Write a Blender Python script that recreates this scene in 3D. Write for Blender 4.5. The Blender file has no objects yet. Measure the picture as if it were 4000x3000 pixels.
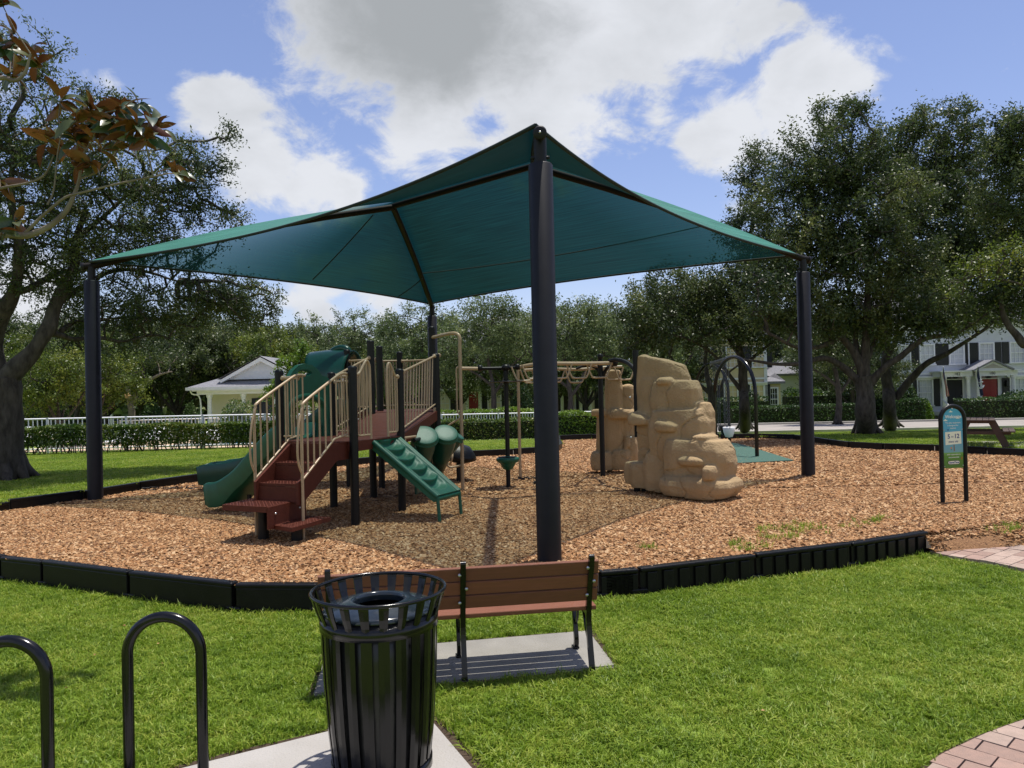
import bpy, bmesh, math, random
import numpy as np
from mathutils import Vector, Matrix, noise
from mathutils.geometry import delaunay_2d_cdt

random.seed(7); np.random.seed(7)
R = math.radians
scene = bpy.context.scene
COL = scene.collection

# ------------------------------------------------------------------ camera
F_PX, PITCH, ROLL, CAM_Z = 2950.0, R(0.5), R(1.3), 2.05
cam_d = bpy.data.cameras.new('camera'); cam = bpy.data.objects.new('camera', cam_d); COL.objects.link(cam)
cam_d.sensor_width = 36.0; cam_d.lens = F_PX / 4000 * 36.0; cam_d.clip_start = 0.05; cam_d.clip_end = 3000
fwd = Vector((0, math.cos(PITCH), math.sin(PITCH)))
up0 = Vector((0, -math.sin(PITCH), math.cos(PITCH)))
rt0 = Vector((1, 0, 0))
cr = (rt0 * math.cos(ROLL) - up0 * math.sin(ROLL)).normalized()
cu = (rt0 * math.sin(ROLL) + up0 * math.cos(ROLL)).normalized()
M = Matrix((cr, cu, -fwd)).transposed().to_4x4(); M.translation = Vector((0, 0, CAM_Z))
cam.matrix_world = M
scene.camera = cam
CAM = Vector((0, 0, CAM_Z))

def ray(u, v):
    return (fwd + cr * ((u - 2000) / F_PX) - cu * ((v - 1500) / F_PX))
def W(u, v, Y):
    d = ray(u, v); return CAM + d * (Y / d.y)
def G(u, v, z):
    d = ray(u, v); return CAM + d * ((z - CAM_Z) / d.z)

# ------------------------------------------------------------------ light and sky
SHX, SHY = -0.14, -0.13            # shadow offset per metre of height
sun_vec = Vector((-SHX, -SHY, 1)).normalized()      # towards the sun
SUN_EL = math.asin(sun_vec.z); SUN_AZ = math.atan2(sun_vec.x, sun_vec.y)
sd = bpy.data.lights.new('sun', 'SUN'); so = bpy.data.objects.new('sun', sd); COL.objects.link(so)
sd.energy = 4.3; sd.angle = R(0.6); sd.color = (1.0, 0.95, 0.87)
so.rotation_euler = sun_vec.to_track_quat('Z', 'Y').to_euler(); so.location = (20, 20, 60)
scene.view_settings.view_transform = 'Standard'; scene.view_settings.look = 'None'
scene.view_settings.gamma = 1.0; scene.view_settings.exposure = 0.35
try: scene.view_settings.use_curve_mapping = False
except Exception: pass
scene.cycles.max_bounces = 7; scene.cycles.diffuse_bounces = 3; scene.cycles.glossy_bounces = 3
scene.cycles.transmission_bounces = 4; scene.cycles.transparent_max_bounces = 24
scene.cycles.use_denoising = True
scene.cycles.sample_clamp_indirect = 6.0

world = bpy.data.worlds.new('World'); scene.world = world; world.use_nodes = True
wn = world.node_tree.nodes; wl = world.node_tree.links; wn.clear()
def wnode(t, **k):
    n = wn.new(t)
    for a, b in k.items(): setattr(n, a, b)
    return n
def wmath(op, a, b=None, c=None, clamp=False):
    n = wn.new('ShaderNodeMath'); n.operation = op; n.use_clamp = clamp
    for i, x in enumerate((a, b, c)):
        if x is None: continue
        if isinstance(x, (int, float)): n.inputs[i].default_value = x
        else: wl.new(x, n.inputs[i])
    return n.outputs[0]
out = wnode('ShaderNodeOutputWorld'); bg = wnode('ShaderNodeBackground'); bg.inputs[1].default_value = 0.12
sky = wnode('ShaderNodeTexSky', sky_type='NISHITA', sun_disc=False, sun_elevation=SUN_EL, sun_rotation=SUN_AZ)
sky.air_density = 1.0; sky.dust_density = 0.6; sky.ozone_density = 3.0; sky.altitude = 0
tc = wnode('ShaderNodeTexCoord')
def wnoise(scale, detail, rough, vec, dist=0.0):
    n = wnode('ShaderNodeTexNoise'); n.inputs['Scale'].default_value = scale; n.inputs['Detail'].default_value = detail
    n.inputs['Roughness'].default_value = rough; n.inputs['Distortion'].default_value = dist
    wl.new(vec, n.inputs['Vector']); return n.outputs['Fac']
mp = wnode('ShaderNodeMapping'); mp.inputs['Scale'].default_value = (1, 1, 1.5); wl.new(tc.outputs['Generated'], mp.inputs[0])
n_big = wnoise(5.2, 10, 0.60, mp.outputs[0], 0.3)
n_fine = wnoise(14.0, 9, 0.65, mp.outputs[0], 0.4)
# cumulus clumps: direction, angular radius, weight
clumps = [((1500, 60), 520, 1.0), ((1900, 150), 520, 1.05), ((2250, 160), 420, .95), ((1700, 420), 330, .9), ((2080, 450), 330, .9), ((1580, 590), 170, .78), ((2300, 440), 220, .75),
          ((2700, 60), 330, .82), ((2480, 250), 260, .78), ((2950, 40), 170, .7), ((2560, 420), 180, .62), ((3250, 300), 170, .95), ((3080, 420), 210, .95), ((2860, 490), 200, .9), ((2720, 530), 130, .8), ((3220, 480), 150, .8),
          ((800, 380), 130, .95), ((900, 470), 200, 1.0), ((1050, 600), 250, 1.05), ((1220, 700), 220, 1.0), ((1350, 760), 150, .85), ((960, 660), 190, .95),
          ((380, 190), 190, .50), ((430, 300), 150, .46), ((1250, 1160), 260, .72), ((1500, 1190), 260, .66), ((150, 1150), 260, .7), ((2900, 860), 140, .5),
          ((-900, 300), 700, .9), ((5200, 500), 800, .9), ((2300, -1500), 900, .85), ((4500, 1000), 350, .7)]
field = None
for (u, v), r, w in clumps:
    d = ray(u, v).normalized(); rr = r / F_PX
    ds = wnode('ShaderNodeVectorMath', operation='DISTANCE'); wl.new(tc.outputs['Generated'], ds.inputs[0]); ds.inputs[1].default_value = d
    q = wmath('MULTIPLY_ADD', ds.outputs['Value'], -w / rr * 0.75, w, clamp=True)
    field = q if field is None else wmath('SMOOTH_MAX', field, q, 0.12)
# clouds on the other side of the sky, so it goes on all round
sep = wnode('ShaderNodeSeparateXYZ'); wl.new(tc.outputs['Generated'], sep.inputs[0])
back = wmath('MULTIPLY', wmath('MULTIPLY_ADD', sep.outputs['Y'], -2.2, -0.2, clamp=True), wmath('MULTIPLY_ADD', wnoise(2.2, 3, .5, mp.outputs[0]), 3.0, -1.1, clamp=True))
field = wmath('MAXIMUM', field, back)
f2 = wmath('ADD', wmath('MULTIPLY_ADD', n_big, 1.6, -0.80), wmath('MULTIPLY_ADD', n_fine, 0.85, -0.42))
dens = wmath('ADD', field, f2)
mask = wnode('ShaderNodeMapRange', interpolation_type='SMOOTHSTEP'); wl.new(dens, mask.inputs[0])
mask.inputs[1].default_value = 0.32; mask.inputs[2].default_value = 0.62
gate = wmath('MULTIPLY', mask.outputs[0], wmath('MULTIPLY', field, 5.0, clamp=True))
ug = wnode('ShaderNodeVectorMath', operation='SUBTRACT'); wl.new(tc.outputs['Generated'], ug.inputs[0]); ug.inputs[1].default_value = ray(1640, 60).normalized()
us = wnode('ShaderNodeVectorMath', operation='MULTIPLY'); wl.new(ug.outputs[0], us.inputs[0]); us.inputs[1].default_value = (1.0, .6, 1.55)
ul = wnode('ShaderNodeVectorMath', operation='LENGTH'); wl.new(us.outputs[0], ul.inputs[0])
under = wmath('SUBTRACT', 1.0, wmath('MULTIPLY', ul.outputs['Value'], 5.0))
deep = wnode('ShaderNodeMapRange', interpolation_type='SMOOTHSTEP'); wl.new(wmath('ADD', under, wmath('ADD', wmath('MULTIPLY_ADD', n_big, 1.1, -.55), wmath('MULTIPLY_ADD', n_fine, .5, -.25))), deep.inputs[0])
deep.inputs[1].default_value = -.15; deep.inputs[2].default_value = .75
deep2 = wmath('MULTIPLY', wmath('MULTIPLY_ADD', wnoise(7.0, 6, .55, mp.outputs[0], .2), 3.2, -1.45, clamp=True), .42)
ccol = wnode('ShaderNodeMix', data_type='RGBA'); wl.new(wmath('MAXIMUM', deep.outputs[0], deep2), ccol.inputs[0])
ccol.inputs[6].default_value = (5.1, 5.25, 5.6, 1); ccol.inputs[7].default_value = (2.6, 2.75, 2.9, 1)
skc = wnode('ShaderNodeMix', data_type='RGBA', blend_type='MULTIPLY'); skc.inputs[0].default_value = 1.0
wl.new(sky.outputs[0], skc.inputs[6]); skc.inputs[7].default_value = (1.06, .93, 1.00, 1)
mixc = wnode('ShaderNodeMix', data_type='RGBA'); wl.new(gate, mixc.inputs[0]); wl.new(skc.outputs[2], mixc.inputs[6]); wl.new(ccol.outputs[2], mixc.inputs[7])
wl.new(mixc.outputs[2], bg.inputs[0]); wl.new(bg.outputs[0], out.inputs[0])
world.cycles.sampling_method = 'MANUAL'; world.cycles.sample_map_resolution = 512

# ------------------------------------------------------------------ materials
def mat(name, col, rough=0.6, col2=None, scale=8.0, bump=0.0, bscale=40.0, metal=0.0, spec=0.5, detail=5, stretch=None, coord='Object', mixlo=.35, mixhi=.65, transl=0.0, objrand=0.0, coat=0.0):
    m = bpy.data.materials.new(name); m.use_nodes = True
    nt = m.node_tree; ns = nt.nodes; ls = nt.links; b = ns['Principled BSDF']
    b.inputs['Roughness'].default_value = rough; b.inputs['Metallic'].default_value = metal
    b.inputs['Specular IOR Level'].default_value = spec; b.inputs['Coat Weight'].default_value = coat
    c1 = (*col, 1)
    if coord == 'World': vec = ns.new('ShaderNodeNewGeometry').outputs['Position']
    else: vec = ns.new('ShaderNodeTexCoord').outputs['Object']
    if stretch:
        mpn = ns.new('ShaderNodeMapping'); mpn.inputs['Scale'].default_value = stretch; ls.new(vec, mpn.inputs[0]); vec = mpn.outputs[0]
    colout = None
    if col2 is not None:
        n = ns.new('ShaderNodeTexNoise'); n.inputs['Scale'].default_value = scale; n.inputs['Detail'].default_value = detail; n.inputs['Roughness'].default_value = .6
        ls.new(vec, n.inputs['Vector'])
        mr = ns.new('ShaderNodeMapRange'); ls.new(n.outputs['Fac'], mr.inputs[0]); mr.inputs[1].default_value = mixlo; mr.inputs[2].default_value = mixhi
        mx = ns.new('ShaderNodeMix'); mx.data_type = 'RGBA'; ls.new(mr.outputs[0], mx.inputs[0]); mx.inputs[6].default_value = c1; mx.inputs[7].default_value = (*col2, 1)
        colout = mx.outputs[2]
    if objrand > 0:
        oi = ns.new('ShaderNodeObjectInfo'); hs = ns.new('ShaderNodeHueSaturation')
        mr2 = ns.new('ShaderNodeMapRange'); ls.new(oi.outputs['Random'], mr2.inputs[0]); mr2.inputs[3].default_value = 1 - objrand; mr2.inputs[4].default_value = 1 + objrand
        ls.new(mr2.outputs[0], hs.inputs['Value'])
        if colout: ls.new(colout, hs.inputs['Color'])
        else: hs.inputs['Color'].default_value = c1
        colout = hs.outputs[0]
    if colout: ls.new(colout, b.inputs['Base Color'])
    else: b.inputs['Base Color'].default_value = c1
    if bump > 0:
        n2 = ns.new('ShaderNodeTexNoise'); n2.inputs['Scale'].default_value = bscale; n2.inputs['Detail'].default_value = 6; ls.new(vec, n2.inputs['Vector'])
        bp = ns.new('ShaderNodeBump'); bp.inputs['Strength'].default_value = bump; bp.inputs['Distance'].default_value = 0.02
        ls.new(n2.outputs['Fac'], bp.inputs['Height']); ls.new(bp.outputs[0], b.inputs['Normal'])
    if transl > 0:
        t = ns.new('ShaderNodeBsdfTranslucent'); ms = ns.new('ShaderNodeMixShader'); ms.inputs[0].default_value = transl
        if colout: ls.new(colout, t.inputs[0])
        else: t.inputs[0].default_value = c1
        ls.new(b.outputs[0], ms.inputs[1]); ls.new(t.outputs[0], ms.inputs[2]); ls.new(ms.outputs[0], ns['Material Output'].inputs[0])
    return m

def leaf_mat(name, dark, light, tip, transl=0.3, rough=0.45, instance=False):
    """per-leaf colour from the 'tone' attribute, patches from world-space noise"""
    m = bpy.data.materials.new(name); m.use_nodes = True
    nt = m.node_tree; ns = nt.nodes; ls = nt.links; b = ns['Principled BSDF']; b.inputs['Roughness'].default_value = rough
    b.inputs['Specular IOR Level'].default_value = .5 if not instance else .35
    if instance: fac = ns.new('ShaderNodeObjectInfo').outputs['Random']
    else:
        a = ns.new('ShaderNodeAttribute'); a.attribute_name = 'tone'; fac = a.outputs['Fac']
    g = ns.new('ShaderNodeNewGeometry'); n = ns.new('ShaderNodeTexNoise'); n.inputs['Scale'].default_value = .7 if not instance else .9; n.inputs['Detail'].default_value = 4
    ls.new(g.outputs['Position'], n.inputs['Vector'])
    ad = ns.new('ShaderNodeMath'); ad.operation = 'MULTIPLY_ADD'; ls.new(fac, ad.inputs[0]); ad.inputs[1].default_value = .55
    mm = ns.new('ShaderNodeMath'); mm.operation = 'MULTIPLY_ADD'; ls.new(n.outputs['Fac'], mm.inputs[0]); mm.inputs[1].default_value = 1.3 if not instance else .8; mm.inputs[2].default_value = -.40 if not instance else -.10
    ls.new(mm.outputs[0], ad.inputs[2])
    cr_ = ns.new('ShaderNodeValToRGB'); ls.new(ad.outputs[0], cr_.inputs[0]); e = cr_.color_ramp.elements
    e[0].position = .15; e[0].color = (*dark, 1); e[1].position = .95; e[1].color = (*tip, 1)
    x = e.new(.6); x.color = (*light, 1)
    ls.new(cr_.outputs[0], b.inputs['Base Color'])
    t = ns.new('ShaderNodeBsdfTranslucent'); ms = ns.new('ShaderNodeMixShader'); ms.inputs[0].default_value = transl
    ls.new(cr_.outputs[0], t.inputs[0]); ls.new(b.outputs[0], ms.inputs[1]); ls.new(t.outputs[0], ms.inputs[2]); ls.new(ms.outputs[0], ns['Material Output'].inputs[0])
    return m

MT = dict(
    black_steel=mat('black_powder_coat', (.006, .006, .007), .42, (.010, .010, .011), 30, spec=.25),
    black_gloss=mat('black_gloss_enamel', (.003, .003, .004), .18, (.006, .006, .007), 14, spec=.4, bump=.03, bscale=220),
    black_plastic=mat('black_plastic', (.003, .003, .004), .38, (.006, .006, .007), 9, bump=.15, bscale=90, spec=.25),
    post_grey=mat('charcoal_post_paint', (.009, .0085, .012), .5, (.012, .0115, .016), 6, bump=.06, bscale=300, spec=.25),
    tan_pipe=mat('tan_powder_coat', (.43, .315, .19), .35, (.38, .275, .165), 12),
    brown_deck=mat('brown_vinyl_deck', (.095, .023, .012), .6, (.080, .019, .010), 14, bump=.25, bscale=60, spec=.25),
    green_plastic=mat('green_plastic', (.004, .078, .043), .46, (.005, .10, .055), 5, bump=.12, bscale=260),
    dkgreen_plastic=mat('dark_green_plastic', (.004, .060, .045), .28, (.004, .05, .036), 5, bump=.08, bscale=260),
    rock=mat('tan_cast_concrete', (.34, .235, .12), .9, (.40, .285, .155), 2.2, bump=.8, bscale=30),
    wood=mat('brown_composite_board', (.165, .054, .024), .55, (.21, .070, .032), 3, bump=.35, bscale=50, stretch=(1.5, 22, 22), mixlo=.3, mixhi=.7, objrand=.12),
    concrete=mat('weathered_concrete', (.30, .285, .25), .9, (.20, .19, .165), 2.2, bump=.5, bscale=70, mixlo=.3, mixhi=.8),
    white_paint=mat('white_paint', (.78, .79, .80), .5, (.72, .73, .75), 3),
    stucco_white=mat('white_stucco', (.60, .63, .68), .85, (.55, .575, .62), 1.2, bump=.3, bscale=60),
    stucco_cream=mat('cream_stucco', (.66, .56, .34), .85, (.60, .50, .30), 1.0, bump=.3, bscale=60),
    stucco_pale=mat('pale_cream_stucco', (.74, .68, .56), .85, (.70, .64, .52), 1.0, bump=.2, bscale=60),
    roof_grey=mat('grey_shingle', (.15, .15, .165), .9, (.25, .25, .27), 9, bump=.6, bscale=30, stretch=(1, 1, 3)),
    shutter=mat('black_shutter', (.010, .011, .014), .5),
    glass=mat('window_glass', (.02, .025, .03), .06, spec=.9),
    blind=mat('window_blind', (.30, .32, .33), .6),
    red_door=mat('red_door', (.30, .012, .012), .35),
    navy=mat('navy_paint', (.012, .018, .045), .45),
    bark=mat('oak_bark', (.030, .024, .019), .95, (.085, .072, .060), 9, bump=1.0, bscale=22, stretch=(1, 1, .35)),
    bark_pale=mat('pale_bark', (.13, .10, .075), .9, (.22, .18, .14), 6, bump=.6, bscale=30),
    cut_wood=mat('cut_wood', (.50, .30, .13), .8, (.40, .22, .09), 20),
    asphalt=mat('asphalt', (.27, .245, .22), .95, (.33, .30, .27), .8, bump=.2, bscale=60, coord='World'),
    kerb=mat('kerb_concrete', (.42, .40, .36), .9, (.34, .32, .28), 1.0, bump=.2, bscale=30, coord='World'),
    path_conc=mat('path_concrete', (.45, .42, .37), .9, (.38, .35, .31), 1.5, bump=.2, bscale=30, coord='World'),
    pool_deck=mat('peach_paving', (.56, .42, .28), .9, (.48, .36, .24), 1.5, coord='World'),
    water=mat('pool_water', (.05, .22, .32), .05, (.07, .28, .38), 4, bump=.4, bscale=5),
    paver=mat('pink_concrete_paver', (.36, .235, .185), .9, (.30, .205, .165), 16, bump=.55, bscale=120, coord='World', objrand=.12),
    paver_grey=mat('greyish_concrete_paver', (.35, .26, .21), .9, (.42, .31, .25), 14, bump=.55, bscale=120, coord='World', objrand=.12),
    soil=mat('dark_soil', (.045, .028, .016), .95, (.075, .048, .028), 12, bump=1.0, bscale=60, coord='World'),
    rubber=mat('green_rubber_mat', (.045, .105, .082), .95, (.06, .13, .10), 30, bump=.5, bscale=120, coord='World'),
    galv=mat('galvanised_steel', (.10, .11, .125), .45, metal=.5),
    bolt=mat('bolt_steel', (.5, .5, .5), .3, metal=.9),
    plastic_white=mat('white_plastic', (.8, .8, .8), .45),
    picnic=mat('weathered_picnic_board', (.040, .024, .018), .7, (.075, .044, .032), 4, stretch=(2, 20, 20), objrand=.15),
    seam=mat('seam_thread', (.004, .012, .012), .8),
    strut=mat('brown_black_rafter', (.006, .004, .003), .6, spec=.2),
)
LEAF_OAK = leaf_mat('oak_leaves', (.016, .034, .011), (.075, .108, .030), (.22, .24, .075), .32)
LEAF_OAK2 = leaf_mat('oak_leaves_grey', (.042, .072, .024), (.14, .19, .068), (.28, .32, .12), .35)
LEAF_YEL = leaf_mat('olive_leaves', (.035, .065, .010), (.13, .18, .024), (.29, .29, .04), .35)
LEAF_HEDGE = leaf_mat('hedge_leaves', (.020, .055, .007), (.10, .165, .022), (.27, .24, .04), .28)
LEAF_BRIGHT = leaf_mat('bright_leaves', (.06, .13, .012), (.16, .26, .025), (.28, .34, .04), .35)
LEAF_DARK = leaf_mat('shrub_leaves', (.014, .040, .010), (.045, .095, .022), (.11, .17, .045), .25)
GRASSM = leaf_mat('grass_blades', (.080, .155, .010), (.225, .335, .026), (.42, .46, .08), .42, .5, instance=True)
GRASSY = leaf_mat('dry_grass_blades', (.16, .24, .03), (.28, .35, .05), (.42, .42, .12), .42, .5, instance=True)
LAWNB = mat('lawn_ground', (.125, .20, .018), .95, (.20, .275, .034), 1.1, bump=.9, bscale=26, coord='World', detail=10)
MULCHB = mat('mulch_bed', (.15, .070, .028), .95, (.29, .155, .068), 45, bump=1.0, bscale=55, coord='World', detail=8)

# ------------------------------------------------------------------ mesh helpers
def frame_of(d):
    d = d.normalized(); a = Vector((0, 0, 1)) if abs(d.z) < .95 else Vector((1, 0, 0))
    x = d.cross(a).normalized(); return x, x.cross(d).normalized()
def smooth_path(pts, n=6):
    P = [Vector(p) for p in pts]; P = [P[0] * 2 - P[1]] + P + [P[-1] * 2 - P[-2]]; out = []
    for i in range(1, len(P) - 2):
        p0, p1, p2, p3 = P[i - 1:i + 3]
        for k in range(n):
            t = k / n
            out.append(.5 * ((2 * p1) + (p2 - p0) * t + (2 * p0 - 5 * p1 + 4 * p2 - p3) * t * t + (3 * p1 - p0 - 3 * p2 + p3) * t ** 3))
    out.append(P[-2]); return out
class MB:
    def __init__(s): s.v = []; s.f = []; s.sm = []; s.mi = []; s.m = 0
    def add(s, vs, fs, smooth=False):
        o = len(s.v); s.v += [tuple(x) for x in vs]; s.f += [tuple(i + o for i in f) for f in fs]; s.sm += [smooth] * len(fs); s.mi += [s.m] * len(fs); return s
    def box(s, c, size, rot=None, bev=0.0):
        hx, hy, hz = size[0] / 2, size[1] / 2, size[2] / 2; c = Vector(c)
        rm = rot if rot is not None else Matrix.Identity(3)
        if isinstance(rot, (int, float)): rm = Matrix.Rotation(rot, 3, 'Z')
        if bev <= 0:
            vs = [c + rm @ Vector((x * hx, y * hy, z * hz)) for x in (-1, 1) for y in (-1, 1) for z in (-1, 1)]
            return s.add(vs, [(0, 1, 3, 2), (4, 6, 7, 5), (0, 4, 5, 1), (2, 3, 7, 6), (0, 2, 6, 4), (1, 5, 7, 3)])
        bm = bmesh.new(); bmesh.ops.create_cube(bm, size=1); bmesh.ops.scale(bm, vec=size, verts=bm.verts)
        bmesh.ops.bevel(bm, geom=bm.edges[:], offset=bev, segments=2, affect='EDGES', profile=.5)
        bm.verts.ensure_lookup_table(); vs = [c + rm @ v.co for v in bm.verts]; fs = [tuple(v.index for v in f.verts) for f in bm.faces]; bm.free()
        return s.add(vs, fs)
    def tube(s, pts, r, seg=10, cap=True, closed=False):
        P = [Vector(p) for p in pts]; n = len(P); rr = r if isinstance(r, (list, tuple)) else [r] * n
        vs = []; x = None
        for i, p in enumerate(P):
            d = (P[(i + 1) % n] - P[i - 1]) if closed else (P[min(i + 1, n - 1)] - P[max(i - 1, 0)])
            if d.length < 1e-9: d = Vector((0, 0, 1))
            d.normalize()
            if x is None: x, y = frame_of(d)
            else:
                x = (x - d * x.dot(d)); x = x.normalized() if x.length > 1e-6 else frame_of(d)[0]
            y = d.cross(x).normalized()
            for k in range(seg):
                a = 2 * math.pi * k / seg; vs.append(p + (x * math.cos(a) + y * math.sin(a)) * rr[i])
        fs = []
        m = n if closed else n - 1
        for i in range(m):
            for k in range(seg):
                a = i * seg + k; b = i * seg + (k + 1) % seg; j = (i + 1) % n
                fs.append((a, b, j * seg + (k + 1) % seg, j * seg + k))
        s.add(vs, fs, True)
        if cap and not closed:
            s.add(vs[:seg], [tuple(range(seg))[::-1]]); s.add(vs[-seg:], [tuple(range(seg))])
        return s
    def lathe(s, prof, c=(0, 0, 0), axis=None, seg=24, smooth=True):
        c = Vector(c); ax = Vector(axis or (0, 0, 1)).normalized(); x, y = frame_of(ax); vs = []
        for r, h in prof:
            for k in range(seg):
                a = 2 * math.pi * k / seg; vs.append(c + ax * h + (x * math.cos(a) + y * math.sin(a)) * r)
        fs = [(i * seg + k, i * seg + (k + 1) % seg, (i + 1) * seg + (k + 1) % seg, (i + 1) * seg + k) for i in range(len(prof) - 1) for k in range(seg)]
        return s.add(vs, fs, smooth)
    def prism(s, poly, z0, z1, tf=None):
        """poly: list of (a,b); extruded from z0 to z1; tf maps (a,b,z)->Vector"""
        tf = tf or (lambda a, b, z: Vector((a, b, z))); n = len(poly)
        vs = [tf(a, b, z0) for a, b in poly] + [tf(a, b, z1) for a, b in poly]
        fs = [tuple(range(n))[::-1], tuple(range(n, 2 * n))] + [(i, (i + 1) % n, n + (i + 1) % n, n + i) for i in range(n)]
        return s.add(vs, fs)
    def mesh(s, name, mats):
        me = bpy.data.meshes.new(name); me.from_pydata(s.v, [], s.f)
        me.polygons.foreach_set('use_smooth', s.sm)
        for m_ in (mats if isinstance(mats, (list, tuple)) else [mats]): me.materials.append(m_)
        me.polygons.foreach_set('material_index', s.mi); me.update(); return me
    def build(s, name, mats, parent=None, **k):
        if parent is not None and parent in ORG:
            o = ORG[parent]; s.v = [(x - o[0], y - o[1], z - o[2]) for x, y, z in s.v]
        ob = link(name, s.mesh(name, mats), parent, **k)
        if parent is not None and parent in ORG: ORG[ob] = ORG[parent]
        return ob
ORG = {}      # things whose parts are written in world coordinates
def link(name, data, parent=None, loc=None, rot=None, scale=None):
    ob = bpy.data.objects.new(name, data); COL.objects.link(ob)
    if parent is not None: ob.parent = parent
    if loc is not None: ob.location = loc
    if rot is not None: ob.rotation_euler = rot if not isinstance(rot, (int, float)) else (0, 0, rot)
    if scale is not None: ob.scale = scale
    return ob
def tag(o, label, cat, group=None):
    o['label'] = label; o['category'] = cat
    if group: o['group'] = group
    return o
def thing(name, label, cat, loc=(0, 0, 0), rz=0.0, group=None, world=False):
    o = link(name, None, None, loc, rz); o.empty_display_size = .2; tag(o, label, cat, group)
    if world: ORG[o] = Vector(loc)
    return o
def kind(o, k): o['kind'] = k; return o
def part(name, me, parent, loc=(0, 0, 0), rot=None, scale=None):
    if parent in ORG: loc = Vector(loc) - ORG[parent]
    return link(name, me, parent, loc, rot, scale)
def clone(o, parent=None, label=None):
    c = o.copy(); COL.objects.link(c); c.parent = parent
    for ch in list(o.children): clone(ch, c)
    if label: c['label'] = label
    return c

def sstep(a, b, x):
    t = min(1, max(0, (x - a) / (b - a))); return t * t * (3 - 2 * t)
def gz(x, y):
    z = .40 * sstep(8.6, 12.8, y) - .55 * sstep(22, 36, y) - .60 * sstep(42, 50, y)
    if x > 4.5: z = max(z, .40 * sstep(8.6, 12.8, y))if y < 20 else z
    return z

# ------------------------------------------------------------------ ground
def inside(poly, x, y):
    c = False; n = len(poly); j = n - 1
    for i in range(n):
        xi, yi = poly[i][0], poly[i][1]; xj, yj = poly[j][0], poly[j][1]
        if (yi > y) != (yj > y) and x < (xj - xi) * (y - yi) / (yj - yi) + xi: c = not c
        j = i
    return c
def region(bounds, step, outer=None, holes=(), zf=gz, jitter=.0, extra=()):
    """triangulated sheet of the points inside `outer`, outside the holes"""
    pts = []; edges = []
    def ring(poly):
        o = len(pts); P = []
        n = len(poly)
        for i in range(n):
            a = Vector(poly[i][:2]); b = Vector(poly[(i + 1) % n][:2]); k = max(1, int((b - a).length / max(step, .25)))
            for j in range(k): P.append(a.lerp(b, j / k))
        pts.extend(P); edges.extend((o + i, o + (i + 1) % len(P)) for i in range(len(P)))
    if outer: ring(outer)
    for h in holes: ring(h)
    x0, y0, x1, y1 = bounds; x = x0
    while x <= x1:
        y = y0
        while y <= y1: pts.append(Vector((x, y))); y += step
        x += step
    pts.extend(Vector(e) for e in extra)
    vs, es, fs, *_ = delaunay_2d_cdt(pts, edges, [], 0, 1e-4)
    m = MB(); V = [(v.x, v.y, zf(v.x, v.y)) for v in vs]; F = []
    for f in fs:
        cx = sum(vs[i].x for i in f) / 3; cy = sum(vs[i].y for i in f) / 3
        if outer and not inside(outer, cx, cy): continue
        if any(inside(h, cx, cy) for h in holes): continue
        F.append(tuple(f))
    m.add(V, F, True); return m

BORDER_NEAR = [(-8.2, 10.3), (-7.05, 9.4), (-5.88, 8.68), (-5.22, 8.39), (-3.95, 7.77), (-2.67, 7.2), (-1.86, 7.12), (-.55, 7.18), (.80, 7.38), (1.2, 7.47), (2.5, 7.95), (3.7, 8.40), (4.85, 8.95)]
BORDER_FAR = [(-8.2, 10.3), (-8.6, 11.4), (-8.4, 12.55), (-7.75, 13.6), (-7.35, 14.8), (-6.75, 16.1), (-6.0, 17.2), (-4.9, 18.4), (-3.6, 19.5), (-2.4, 20.3), (-1.2, 20.8), (.0, 21.1), (1.2, 21.6), (1.45, 23.0), (1.5, 24.8), (1.6, 26.6), (2.8, 27.0), (4.2, 26.6), (5.6, 26.1), (7.0, 25.6), (8.3, 25.2), (9.1, 24.4), (9.2, 23.2), (9.2, 22.0), (9.3, 20.9), (9.8, 20.0), (10.7, 19.2), (11.4, 18.2), (12.1, 17.2), (13.0, 16.3)]
MULCH = BORDER_NEAR + [(6.0, 9.42), (7.2, 9.8), (9.5, 10.3), (12.5, 11.5), (13.8, 13.7)] + BORDER_FAR[::-1][:-1]
def mz(x, y): return .25 + .018 * noise.noise(Vector((x * .7, y * .7, 0))) + .012 * noise.noise(Vector((x * 2.1, y * 2.1, 3)))

# slabs and paved paths (footprints in plan)
SLAB_BENCH = [(-1.40, 5.15), (.715, 5.55), (.60, 6.38), (-1.52, 5.98)]
SLAB_FRONT = [(-3.4, 3.25), (-1.81, 4.18), (-1.14, 4.575), (-.66, 4.85), (-.53, 4.665), (-.27, 4.11), (.25, 3.1)]
PAVE_R = [tuple(G(u, v, .06)[:2]) for u, v in [(3632, 2152), (3700, 2128), (3800, 2103), (3900, 2092), (4150, 2078), (4500, 2100), (4400, 2400), (4000, 2222), (3850, 2190), (3690, 2168)]]
PAVE_N = [tuple(G(u, v, .0)[:2]) for u, v in [(3610, 3005), (3690, 2955), (3770, 2918), (3850, 2880), (3930, 2850), (4000, 2826), (4300, 2740), (4700, 3300), (3400, 3300)]]

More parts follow.
